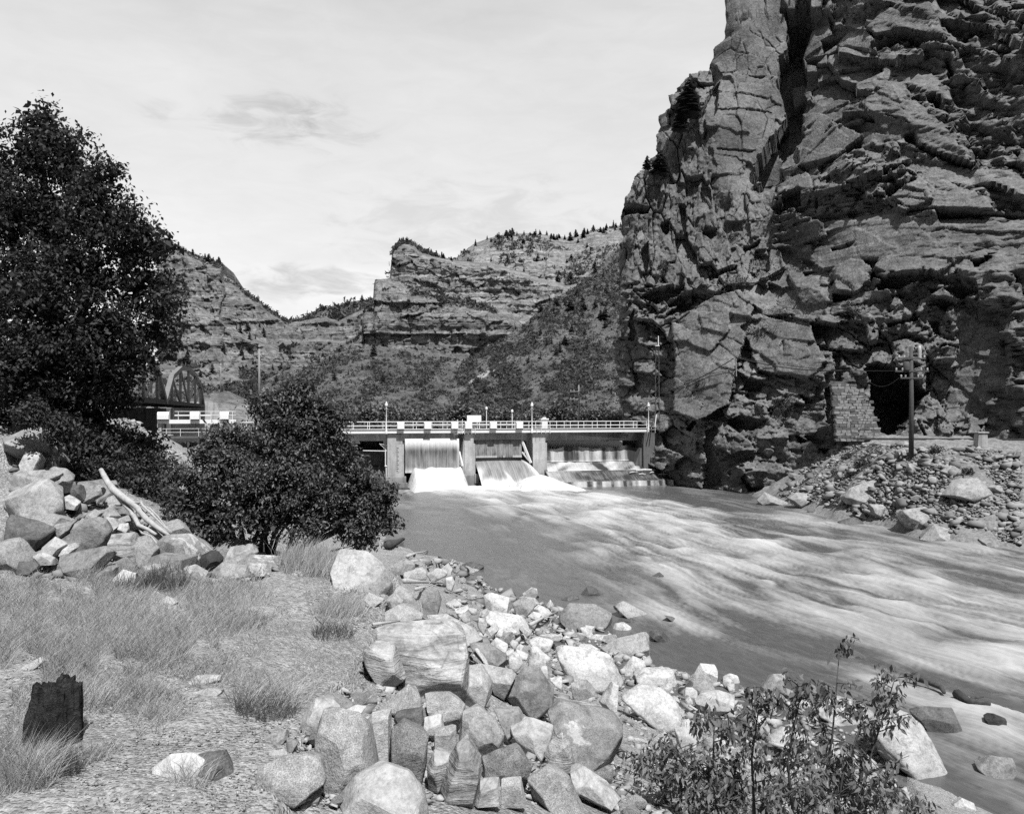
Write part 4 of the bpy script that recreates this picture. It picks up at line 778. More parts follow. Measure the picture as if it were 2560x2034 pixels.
# boiling foam below the gates: lumpy closed mounds of white water
t = NT('foam'); c = t.coord('Position'); n = t.noise(c, 1.6, 6, .66, .4); t.done(t.rng(n, .3, .7, .42, .56), .9, n, .2, .6, .1)
def foam_mound(label, u0, u1, v0, v1, hfun, seed, nu=140, nv=90):
    a, b = np.meshgrid(np.linspace(0, 1, nu), np.linspace(0, 1, nv)); Lu = mixab(u0, u1, a); Lv = mixab(v0, v1, b)
    rim = np.minimum(np.minimum(a, 1 - a) * 6, np.minimum(b, 1 - b) * 6); rim = np.clip(rim, 0, 1); rim = rim * rim * (3 - 2 * rim)
    h = hfun(a, b) * rim * (1 + .14 * fbm(Lu * .5, Lv * .5, seed=seed, oct=3)) + rim * .14 * fbm(Lu * 1.2, Lv * 1.2, seed=seed + 1, oct=3) - .5 * (1 - rim)
    Wd = np.stack([DAM_O[0] + Lu * math.cos(TH) - Lv * math.sin(TH), DAM_O[1] + Lu * math.sin(TH) + Lv * math.cos(TH), h], -1)
    o = link('foam', np_mesh('foam', Wd.reshape(-1, 3), grid_faces(nv, nu), True), MATS['foam']); tag(o, label, 'foam', kind='stuff')
foam_mound('heap of white foam boiling below the spilling left gate', U1b + .05, U2a + .8, -6., .5, lambda a, b: mixab(.25, 3.1, sstep(0, 1, b)), 301)
foam_mound('plume of white spray where the gate tongue hits the river', U2b + 3.5, U3b + 4.2, -9.5, -1.2, lambda a, b: 1.75 * np.exp(-((a - .42) / .3) ** 2) * np.exp(-((b - .55) / .34) ** 2) + .2, 311)
foam_mound('low white foam in front of the middle pier', U2a - 2.5, U3a - .5, -8.5, -2.5, lambda a, b: .55 * np.exp(-((b - .6) / .4) ** 2), 321)

# ---- lamps, board, small things on the dam
def lamp(px, v, lab, z0=7.55, h=4.2):
    e = dam_root('lamp_post', du(px), v, z0); tag(e, lab, 'lamp post', 'white lamp posts on the dam')
    MB().lathe([(.2, 0), (.2, .12), (.12, .5), (.09, .6), (.075, 1.5), (.06, h - .75), (.09, h - .72), (.09, h - .66), (.05, h - .6), (.05, h - .5)], n=12).build('post', MATS['white_paint'], e, smooth=True)
    MB().bar((-.28, 0, h - .85), (.28, 0, h - .85), .035).build('ladder_bar', MATS['white_paint'], e)
    gl = MB().lathe([(.08, h - .52), (.2, h - .4), (.21, h - .18), (.15, h - .06)], n=12).build('globe', MATS['glass_white'], e, smooth=True)
    MB().lathe([(.19, h - .08), (.1, h + .06), (.04, h + .1), (.03, h + .2), (.005, h + .26)], n=12).build('finial', MATS['pale_steel'], gl, smooth=True)
lamp(964.5, -.85, 'white lamp post above the left pier beside the bush'); lamp(1326, -.85, 'white lamp post above the right pier'); lamp(1620, -.2, 'white lamp post at the right end of the dam by the cliff'); lamp(608, 6., 'white lamp post behind the raised platform at the far left', 6.6, 5.)
sb = dam_root('sign_board', du(1198), 3.6, 8.1); tag(sb, 'plain white rectangular board facing downstream above the footbridge', 'board')
MB().box((-1.05, 0, .95), (1.05, .06, 1.95)).build('panel', MATS['white_paint'], sb)
for x in (-.8, .8): MB().box((x - .05, .062, 0), (x + .05, .14, 1.8)).build('post', MATS['white_paint'], sb)
ct = dam_root('control_box', du(1382), 4.5, 7.6); tag(ct, 'small white control box with a flat cap behind the railing', 'control box')
MB().box((-.45, -.4, 0), (.45, .4, 1.75)).build('body', MATS['pale_steel'], ct, .02); MB().box((-.62, -.55, 1.751), (.62, .55, 1.95)).build('cap', MATS['white_paint'], ct, .03); MB().box((-.25, -.3, 1.951), (.25, .3, 2.15)).build('vent', MATS['white_paint'], ct, .02)
for px, z1, lab in ((1233.5, 11.3, 'thin white vent pipe standing behind the sign board'), (1300, 10.9, 'thin white pipe with a round cap near the right pier')):
    e = dam_root('vent_pipe', du(px), 4.6, 8.0); tag(e, lab, 'pipe'); MB().tube([(0, 0, 0), (0, 0, z1 - 8.5)], .06).build('pipe', MATS['white_paint'], e); MB().lathe([(.05, z1 - 8.5), (.17, z1 - 8.4), (.19, z1 - 8.2), (.12, z1 - 8.03), (.02, z1 - 8)], n=10).build('cap', MATS['white_paint'], e)
# level gauge painted and pipes beside the left pier
gb = dam_root('gauge_board', U1b - .75, -.262, 0); tag(gb, 'narrow dark stained staff gauge on the front of the left pier', 'gauge')
MB().box((-.2, -.03, 2.3), (.2, 0, 5.9)).build('board', MATS['grey_steel'], gb)
for i in range(12): MB().box((-.18, -.05, 2.45 + i * .28), (.1 if i % 2 else -.02, -.031, 2.55 + i * .28)).build('mark', MATS['dark_steel'], gb)
gt = dam_root('gate_boom', U1a - .05, 0, 0); tag(gt, 'thin pale pipe boom sticking out left of the left pier', 'boom')
MB().bar((0, .3, 5.2), (-3.2, .3, 5.3), .1).build('pipe', MATS['pale_steel'], gt); MB().bar((0, .3, 6.0), (-1.0, .3, 6.2), .05).build('stay', MATS['pale_steel'], gt); MB().bar((-.98, .3, 6.2), (0, .3, 5.3), .05).build('stay', MATS['pale_steel'], gt)
cp = dam_root('pier_pipe', U1a - .12, .1, 0); tag(cp, 'vertical pale pipe running down the left side of the left pier', 'pipe'); MB().tube([(0, 0, .5), (0, 0, 3.2), (-.1, 0, 3.25), (-.1, 0, 5.4)], .07).build('pipe', MATS['pale_steel'], cp); MB().box((-.2, -.15, 3.1), (.25, .15, 3.25)).build('flange', MATS['pale_steel'], cp)
# driftwood stranded on the apron
for i, (px, py, L_, a_) in enumerate(((1605, 1178, 3.2, .05), (1572, 1182, 1.5, .5), (1640, 1187, 1.4, -.1), (1618, 1183, 1.1, .9), (1590, 1186, .9, -.5), (1650, 1183, .8, .4))):
    u_ = du(px); v_ = -1.2 - (py - 1178) * .14; z_ = 2.09 - (-.6 - v_) * .433 + .2; e = dam_root('driftwood', u_, v_, z_)
    tag(e, ['long bleached drift log stranded on the right apron', 'leftmost bleached stick stranded on the right apron', 'bleached stick right of the long drift log on the apron', 'crosswise bleached stick below the long drift log', 'slanting bleached stick left below the long drift log', 'rightmost short bleached stick on the right apron'][i], 'driftwood', 'driftwood stranded on the apron')
    MB().tube([(-L_ / 2, -math.sin(a_) * L_ / 2, 0), (0, .1, .05), (L_ / 2, math.sin(a_) * L_ / 2, 0)], [.16, .2, .1] if i == 0 else [.08, .12, .06], 7).build('log', MATS['white_rock'], e)

# ------------------------------------------------------------------ the truss bridge on the left
A0, A1 = Vector((-55.0, 130.0, 12.1)), Vector((-76.4, 203.0, 12.1)); dirb = (A1 - A0); Lb = dirb.length; dirn = dirb.normalized(); side = Vector((dirn.y, -dirn.x, 0))
prof_t = [(0, 0), (.12, 4.4), (.3, 6.5), (.5, 7.2), (.7, 6.5), (.88, 4.4), (1, 0)]
def truss(org, lab, seen_all=True):
    e = empty('truss_bridge', org); tag(e, lab, 'bridge', 'spans of the steel truss bridge')
    def q(t_, h, s): return dirb * t_ + side * s + Vector((0, 0, h))
    for s in (0, -7.0):
        for i in range(6):
            a, b = prof_t[i], prof_t[i + 1]
            MB().bar(q(a[0], a[1], s), q(b[0], b[1], s), .75, .8).build('end_post' if i in (0, 5) else 'top_chord', MATS['bridge_steel'], e)
        MB().bar(q(0, 0, s), q(1, 0, s), .6, .7).build('bottom_chord', MATS['black_iron'], e)
        for t_, h in prof_t[1:-1]: MB().bar(q(t_, 0, s), q(t_, h, s), .35, .4).build('vertical', MATS['bridge_steel'], e)
        for (a, ha), (b, hb) in (((.12, 4.4), (.3, 0)), ((.3, 6.5), (.5, 0)), ((.7, 6.5), (.5, 0)), ((.88, 4.4), (.7, 0))): MB().bar(q(a, ha, s), q(b, hb, s), .3, .35).build('diagonal', MATS['bridge_steel'], e)
    for t_, h in prof_t[1:-1]: MB().bar(q(t_, h, 0), q(t_, h, -7), .35, .45).build('strut', MATS['bridge_steel'], e)
    for t_ in np.linspace(0, 1, 7): MB().bar(q(t_, -.1, 0), q(t_, -.1, -7), .4, .9).build('floor_beam', MATS['black_iron'], e)
    MB().poly([q(0, -.3, .2), q(1, -.3, .2), q(1, -.3, -7.2), q(0, -.3, -7.2), q(0, .1, .2), q(1, .1, .2), q(1, .1, -7.2), q(0, .1, -7.2)], [(3, 2, 1, 0), (4, 5, 6, 7), (0, 1, 5, 4), (1, 2, 6, 5), (2, 3, 7, 6), (3, 0, 4, 7)]).build('deck', MATS['concrete_dark'], e)
    for s in (-.5, -6.5):
        MB().bar(q(0, 1.0, s), q(1, 1.0, s), .12, .3).build('guard_rail', MATS['pale_steel'], e)
truss(A0, 'farther span of the steel truss bridge, seen whole left of the dam'); truss(A0 - dirb, 'nearer span of the steel truss bridge, mostly behind the big tree')
bp = empty('shade_pier', A0); tag(bp, 'dark concrete pier added for the shade under the truss bridge joint', 'added pier'); bp.rotation_euler = (0, 0, math.atan2(-dirn.x, dirn.y))
MB().box((-8.2, -1.4, -11), (1.0, 1.4, -.95)).build('shaft', MATS['concrete_dark'], bp)  # dark block added where the underside of the bridge lies in shade
ba = empty('bridge_abutment', A1); tag(ba, 'pale concrete abutment at the far end of the truss bridge', 'abutment'); ba.rotation_euler = (0, 0, math.atan2(-dirn.x, dirn.y))
MB().poly([(-9, .3, -9), (6.8, .3, -9), (6.8, 8, -9), (-9, 8, -9), (-9, .3, .9), (2.8, .3, .9), (2.8, 8, .9), (-9, 8, .9)], [(3, 2, 1, 0), (4, 5, 6, 7), (0, 1, 5, 4), (1, 2, 6, 5), (2, 3, 7, 6), (3, 0, 4, 7)]).build('wall', MATS['concrete'], ba)

# ------------------------------------------------------------------ poles, mast and wires
def util_pole(px, ybase, ytop, Y, lab, arms=((.5, 2.4), (1.5, 2.4)), mat='weathered_pole', r=.16, ins=True):
    b = P(px, ybase, Y); h = (ybase - ytop) / F * Y; e = empty('utility_pole', b); tag(e, lab, 'utility pole')
    MB().tube([(0, 0, -.6), (.03, 0, h * .5), (0, 0, h)], [r, r * .85, r * .65], 9).build('pole', MATS[mat], e, smooth=True)
    for dz, w in arms:
        ca = MB().box((-w / 2, -.2, h - dz - .07), (w / 2, -.08, h - dz + .07)).build('crossarm', MATS[mat], e)
        if ins:
            im = MB().lathe([(.05, 0), (.09, .05), (.06, .1), (.1, .16), (.04, .24)], n=8).mesh('insulator')
            for k in (-.92, -.55, .55, .92):
                o = link('insulator', im, MATS['insulator'], ca); o.location = (k * w / 2, -.14, h - dz + .07)
    return e, b, h
util_pole(1447, 1060, 962, 150, 'grey utility pole with two crossarms behind the right bay', ((1.2, 3.2), (2.6, 3.2)))
util_pole(1559, 1068, 976, 134, 'pale utility pole with crossarms beside the right end of the dam', ((.7, 3.), (1.7, 3.)), 'weathered_pole', .2)
util_pole(648, 1010, 872, 190, 'tall plain pole rising above the bush', (), 'weathered_pole', .3, False)
util_pole(552, 975, 908, 240, 'small pale telephone pole right of the truss bridge', ((.6, 4.),), 'weathered_pole', .22)
for px, a_, b_, Y_, lab in ((1256, 1052, 1026, 150, 'short thin dark pole behind the sign board'), (1305, 1056, 1000, 160, 'thin leaning dark pole above the right pier'), (1405, 1052, 1035, 140, 'short thin post right of the control box')):
    util_pole(px, a_, b_, Y_, lab, (), 'dark_pole', .1, False)
# big pole on the far bank with transformer-like gear
e, pb, ph = util_pole(2278, 1128, 866, 78, 'tall dark utility pole with crowded crossarms on the far bank', ((1.15, 2.6), (2.35, 3.2), (3.0, 2.2)), 'dark_pole', .24)
MB().lathe([(.16, 0), (.2, .15), (.16, .3), (.2, .45), (.16, .6), (.2, .75), (.16, .9), (.12, 1.3)], (.75, -.1, ph - 1.2), 10).build('bushing', MATS['grey_steel'], e, smooth=True)
MB().lathe([(.28, 0), (.3, .1), (.3, .7), (.2, .85)], (-.55, -.2, ph - 2.3), 12).build('transformer', MATS['dark_pole'], e, smooth=True)
# lattice mast at the right end of the dam
mb0 = P(1643, 1060, 121); mh = (1060 - 855) / F * 121; ma = empty('lattice_mast', mb0); tag(ma, 'slim steel lattice mast standing against the cliff by the dam', 'mast')
for sx_ in (-1, 1):
    for sy_ in (-1, 1): MB().bar((sx_ * .3, sy_ * .3, 0), (sx_ * .22, sy_ * .22, mh - .6), .05).build('leg', MATS['dark_pole'], ma)
nb = 18
for i in range(nb):
    z0, z1 = (mh - .6) * i / nb, (mh - .6) * (i + 1) / nb; s_ = 1 if i % 2 else -1
    MB().bar((-.28 * s_, -.28, z0), (.28 * s_, -.28, z1), .03).build('lacing', MATS['dark_pole'], ma); MB().bar((-.28, .28 * s_, z0), (-.28, -.28 * s_, z1), .05).build('lacing', MATS['dark_pole'], ma); MB().bar((.28, .28 * s_, z0), (.28, -.28 * s_, z1), .05).build('lacing', MATS['dark_pole'], ma)
MB().box((-.3, -.3, mh - .6), (.3, .3, mh - .5)).build('cap', MATS['pale_steel'], ma); MB().bar((.15, -.1, mh - .5), (.15, -.1, mh + .9), .1).build('insulator', MATS['pale_steel'], ma)
for px, a_, b_, dx, lab in ((1629, 1068, 1017, 1.0, 'dark leaning plank propped at the right end of the dam'), (1637, 1066, 1035, .3, 'pale upright board at the foot of the lattice mast')):
    b = P(px, a_, 119); pk = empty('plank', b); tag(pk, lab, 'plank'); MB().bar((0, 0, 0), (dx * .7, 0, (a_ - b_) / F * 119), .3, .12).build('board', MATS['dark_pole' if dx > .5 else 'pale_steel'], pk)
# small pole on the outcrop carrying the cables
kp = P(1841, 925, 108); kq = P(1838, 876, 108); pk = empty('cable_post', kp); tag(pk, 'thin cable post with a crossarm perched on the outcrop', 'post'); hh = kq.z - kp.z
MB().tube([(0, 0, -.8), (-.1, 0, hh)], .07).build('post', MATS['weathered_pole'], pk); MB().bar((-.7, 0, hh * .62), (.6, 0, hh * .62), .07).build('crossarm', MATS['weathered_pole'], pk)
def wire(a, b, sag, r, lab, n=16):
    a, b = Vector(a), Vector(b); pts = [(b - a) * (i / n) - Vector((0, 0, sag * 4 * (i / n) * (1 - i / n))) for i in range(n + 1)]
    o = MB().tube(pts, r, 5).build('cable', MATS['cable_black'], None); o.location = a; tag(o, lab, 'cable')
top_k = kp + Vector((-.1, 0, hh * .66))
wire(P(1646, 985, 121), top_k, .5, .06, 'black cable rising from the lattice mast to the cable post'); wire(top_k, P(2104, 927, 99), .5, .07, 'thick black cable running right from the cable post to the alcove')
wire(top_k + Vector((0, 0, .15)), pb + Vector((-1.2, 0, ph - 2.3)), .6, .03, 'thin wire from the cable post to the tall far bank pole'); wire(P(1600, 1008, 128), P(1646, 993, 121), .2, .04, 'short dark cable left of the lattice mast')
wire(pb + Vector((-1.2, 0, ph - 3)), P(2170, 950, 103), .8, .03, 'thin wire sagging from the tall pole into the dark alcove')
cpost = P(2452, 1118, 76); cb = empty('concrete_post', cpost); tag(cb, 'squat capped concrete post beside the railway grade', 'post')
MB().prism([(-.5, 0), (.5, 0), (.4, 1.3), (-.4, 1.3)], -.4, .4).build('shaft', MATS['concrete'], cb, .03); MB().box((-.52, -.5, 1.301), (.52, .5, 1.45)).build('cap', MATS['concrete'], cb, .03)
rl = empty('railway_track', (0, 0, 0)); tag(rl, 'thin line of railway track along the far bank grade', 'track')
for dy in (0, 1.4): MB().bar((38, 90 + dy, 7.55), (75, 79 + dy, 7.7), .09, .18).build('rail', MATS['dark_steel'], rl)

# ------------------------------------------------------------------ dry stone retaining wall in the outcrop (every stone a part)
sw = empty('stone_wall', P(2130, 1100, 95)); tag(sw, 'leaning dry stone retaining wall beside the dark alcove', 'stone wall')
base = np.array(sw.location); wl = [(2082, 962), (2165, 980), (2200, 1090), (2150, 1100), (2088, 1085)]
sm = []
for k_ in range(6):
    rr = np.random.default_rng(400 + k_); m = MB(); m.box((-.5, -.35, -.5), (.5, .35, .5)); m.v = [tuple(np.array(v) * (1 + rr.uniform(-.16, .1, 3))) for v in m.v]; sm.append(m.mesh('stone', .07)); sm[-1].materials.append(MATS['dark_rock' if k_ > 3 else 'grey_rock'])
row = 0; py_ = 960.
while py_ < 1100:
    hgt = random.uniform(5.2, 8.5); l = np.interp(py_, [960, 1085], [2080, 2092]); r_ = np.interp(py_, [975, 1090], [2163, 2203]); x_ = l + random.uniform(-6, 0)
    while x_ < r_:
        w_ = random.uniform(9, 21); c_ = (x_ + w_ / 2, py_ + hgt / 2)
        if inpoly(np.array([c_[0]]), np.array([c_[1]]), [(2076, 950), (2110, 952), (2168, 982), (2207, 1098), (2080, 1102)])[0]:
            Yd = 96.6 - (py_ - 960) * .016 + random.uniform(-.1, .1); q = P(c_[0], c_[1], Yd); s_ = Yd / F
            o = link('stone', random.choice(sm), MATS[random.choice(['grey_rock', 'grey_rock', 'mid_rock', 'dark_rock'])], sw); o.location = np.array(q) - base; o.scale = (w_ * s_ * 1.03, 1.0, hgt * s_ * 1.03); o.rotation_euler = (random.uniform(-.06, .06), random.uniform(-.05, .05), random.uniform(-.1, .1))
        x_ += w_
    py_ += hgt; row += 1
MB().poly([tuple(np.array(P(a, b, 97.6)) - base) for a, b in ((2076, 952), (2112, 954), (2168, 984), (2206, 1100), (2080, 1104))], [(0, 1, 2, 3, 4)]).build('core', MATS['dark_rock'], sw)
# ------------------------------------------------------------------ boulders
ICO = {}
for lv in (1, 2, 3, 4, 5):
    bm = bmesh.new(); bmesh.ops.create_icosphere(bm, subdivisions=lv + 1 if lv < 5 else 6, radius=1) if False else bmesh.ops.create_icosphere(bm, subdivisions=lv, radius=1)
    bm.verts.ensure_lookup_table(); ICO[lv] = (np.array([v.co[:] for v in bm.verts]), np.array([[v.index for v in f.verts] for f in bm.faces])); bm.free()
def hull2(pts):
    pts = sorted(set(map(tuple, pts)))
    def half(ps):
        h = []
        for p in ps:
            while len(h) >= 2 and (h[-1][0] - h[-2][0]) * (p[1] - h[-2][1]) - (h[-1][1] - h[-2][1]) * (p[0] - h[-2][0]) <= 0: h.pop()
            h.append(p)
        return h
    a, b = half(pts), half(pts[::-1]); return a[:-1] + b[:-1]
def poly_rock_mesh(name, xz, dh, lv, seed, p=22, rough=.03, sharp=None):
    "closed rock whose outline seen from the front follows the polygon xz; dh is half its depth"
    rr = np.random.default_rng(seed); xz = np.array(hull2(xz)) * 1.05; n = len(xz); ns = []; hs = []
    for i in range(n):
        a, b = xz[i], xz[(i + 1) % n]; e = b - a; L = np.hypot(*e)
        if L < 1e-6: continue
        nn = np.array([e[1], -e[0]]) / L; d = a @ nn
        if d < 0: nn, d = -nn, -d
        d = max(d, .05 * dh)
        up = max(nn[1], 0)
        for sg, lo, hi in ((-1, .05 + .25 * up, .3 + .45 * up), (1, .05, .4)):
            t_ = rr.uniform(lo, hi); ns.append((nn[0] * math.cos(t_), sg * math.sin(t_), nn[1] * math.cos(t_))); hs.append(d * math.cos(t_))
    for k in range(2):
        v = np.array([rr.uniform(-.45, .45), -1, rr.uniform(.0, .55)]); v /= np.linalg.norm(v); ns.append(tuple(v)); hs.append(dh * rr.uniform(.75, 1.))
    v = np.array([rr.uniform(-.3, .3), 1, rr.uniform(-.2, .5)]); v /= np.linalg.norm(v); ns.append(tuple(v)); hs.append(dh * .9)
    ns, hs = np.array(ns), np.array(hs); V, Fc = ICO[lv]; ext = np.array([np.ptp(xz[:, 0]) / 2, dh, np.ptp(xz[:, 1]) / 2]); q = V * ext
    r = ((np.clip(q @ ns.T / hs, 0, None) ** p).sum(1)) ** (-1 / p); sz = ext.mean(); o = rr.uniform(0, 50)
    W_ = q * r[:, None]; nz = fbm(W_[:, 0] / sz * 1.6 + o, W_[:, 1] / sz * 1.6, W_[:, 2] / sz * 1.6, seed=seed, oct=4); rg = 1 - 2 * np.abs(fbm(W_[:, 0] / sz * 1.1 + o, W_[:, 1] / sz * 1.1 + 5, W_[:, 2] / sz * 1.6, seed=seed + 9, oct=3))
    W_ = W_ * (1 + rough * 1.5 * nz - rough * .8 * np.clip(rg - .72, 0, 1) * 3)[:, None]
    return np_mesh(name, W_, Fc, True)
def hard_rock_mesh(name, xz, dh, target, seed, chips=5, rough=.02, bevel=True):
    "broken block: exact plane cuts, worn edges, slightly uneven faces; outline seen from the front follows xz"
    rr = np.random.default_rng(seed); xz = np.array(hull2(xz)) * 1.01; n = len(xz); pl = []
    for i in range(n):
        a, b = xz[i], xz[(i + 1) % n]; e = b - a; L = np.hypot(*e)
        if L < 1e-6: continue
        nn = np.array([e[1], -e[0]]) / L; d = a @ nn
        if d < 0: nn, d = -nn, -d
        d = max(d, .08 * dh); up = max(nn[1], 0); t_ = rr.uniform(.0 + .35 * up, .22 + .55 * up); pl.append(((nn[0] * math.cos(t_), -math.sin(t_), nn[1] * math.cos(t_)), d * math.cos(t_))); t_ = rr.uniform(.1, .5); pl.append(((nn[0] * math.cos(t_), math.sin(t_), nn[1] * math.cos(t_)), d * math.cos(t_)))
    for k in range(2):
        v = np.array([rr.uniform(-.6, .6), -1, rr.uniform(-.1, .6)]); v /= np.linalg.norm(v); pl.append((tuple(v), dh * rr.uniform(.7, .95)))
    pl.append(((0, 1, 0), dh)); ext = np.array([np.abs(xz[:, 0]).max(), dh, np.abs(xz[:, 1]).max()])
    for k in range(chips):
        v = rr.normal(size=3); v[1] = -abs(v[1]); v /= np.linalg.norm(v); sup = np.linalg.norm(v * ext); pl.append((tuple(v), sup * rr.uniform(.8, .97)))
    bm = bmesh.new(); bmesh.ops.create_cube(bm, size=2); bmesh.ops.scale(bm, vec=tuple(ext * 1.6), verts=bm.verts)
    for nrm, h in pl:
        r = bmesh.ops.bisect_plane(bm, geom=bm.verts[:] + bm.edges[:] + bm.faces[:], dist=1e-6, plane_co=tuple(np.array(nrm) * h), plane_no=nrm, clear_outer=True)
        ed = [g for g in r['geom_cut'] if isinstance(g, bmesh.types.BMEdge)]
        if len(ed) > 2: bmesh.ops.contextual_create(bm, geom=ed)
    sz = float(ext.mean()); bmesh.ops.remove_doubles(bm, verts=bm.verts, dist=sz * .03); bmesh.ops.recalc_face_normals(bm, faces=bm.faces)
    try:
        if bevel: bmesh.ops.bevel(bm, geom=list(bm.edges), offset=sz * rr.uniform(.02, .05), segments=1, affect='EDGES', clamp_overlap=True)
    except Exception: pass
    bmesh.ops.triangulate(bm, faces=bm.faces)
    for k in range(4):
        ed = [e for e in bm.edges if e.calc_length() > sz * (.17 if target > 1000 else .3)]
        if not ed or len(bm.faces) > target: break
        bmesh.ops.subdivide_edges(bm, edges=ed, cuts=1); bmesh.ops.triangulate(bm, faces=[f for f in bm.faces if len(f.verts) > 3])
    me = bpy.data.meshes.new(name); bm.to_mesh(me); bm.free(); nv = len(me.vertices); co = np.empty(nv * 3, np.float32); me.vertices.foreach_get('co', co); co = co.reshape(-1, 3); o = rr.uniform(0, 50); q = co / sz
    nz = fbm(q[:, 0] * 1.7 + o, q[:, 1] * 1.7, q[:, 2] * 1.7, seed=seed, oct=4); co = co * (1 + rough * 2.2 * nz)[:, None]; me.vertices.foreach_set('co', co.astype(np.float32).ravel())
    for p in me.polygons: p.use_smooth = True
    me.update(); me.set_sharp_from_angle(angle=R(24)); return me
RCOUNT = [0]
def rock_px(reg, pts, mat, label, group=None, cat='boulder', name='boulder', dep=.55, hitf=hit, p=22, rough=.03, sink=.22, dY=0., lvmax=5, root=False):
    x0_, y0_, s = reg; pts = [(x0_ + a / s, y0_ + b / s) for a, b in pts]; xs = [a for a, b in pts]; ys = [b for a, b in pts]
    cx, cy = (min(xs) + max(xs)) / 2, (min(ys) + max(ys)) / 2; w, h = max(xs) - min(xs), max(ys) - min(ys)
    g = hitf(np.mean(xs), max(ys) - sink * h); Y = g.y + dY; sc = Y / F; dh = dep * math.sqrt(w * h) * sc; Y += dh * .35; sc = Y / F
    c = P(cx, cy, Y); xz = [((a - cx) * sc, -((b + (.3 * h if b > cy + .18 * h else 0)) - cy) * sc) for a, b in pts] if root else [((a - cx) * sc, -(b - cy) * sc) for a, b in pts]; big = max(w, h); lv = 5 if big > 85 else 4 if big > 28 else 3
    RCOUNT[0] += 1; me = hard_rock_mesh(name, xz, dh, 1700 if big > 85 else 800 if big > 40 else 300, 1000 + RCOUNT[0], 6 if big > 85 else 3, rough) if p > 30 else poly_rock_mesh(name, xz, dh, min(lv, lvmax), 1000 + RCOUNT[0], p, rough); o = link(name, me, MATS[mat]); o.location = c
    tag(o, label, cat, group); ROCKPX.append((cx, cy, label)); return o
ROCKPX = []
CA = (700, 1500, 2.156); CB = (0, 950, 3.114); CC = (0, 1000, 2.156); CD = (0, 1500, 2.156); CE = (900, 1340, 3.593); CF = (1400, 1480, 4.282); CG = (1500, 1500, 2.034); CH = (1600, 1150, 2.246)
Gf = 'foreground boulders on the near bank'; Gp = 'boulders heaped at the left'; Gs = 'boulders along the near waterline'; Gr = 'boulders on the far bank'
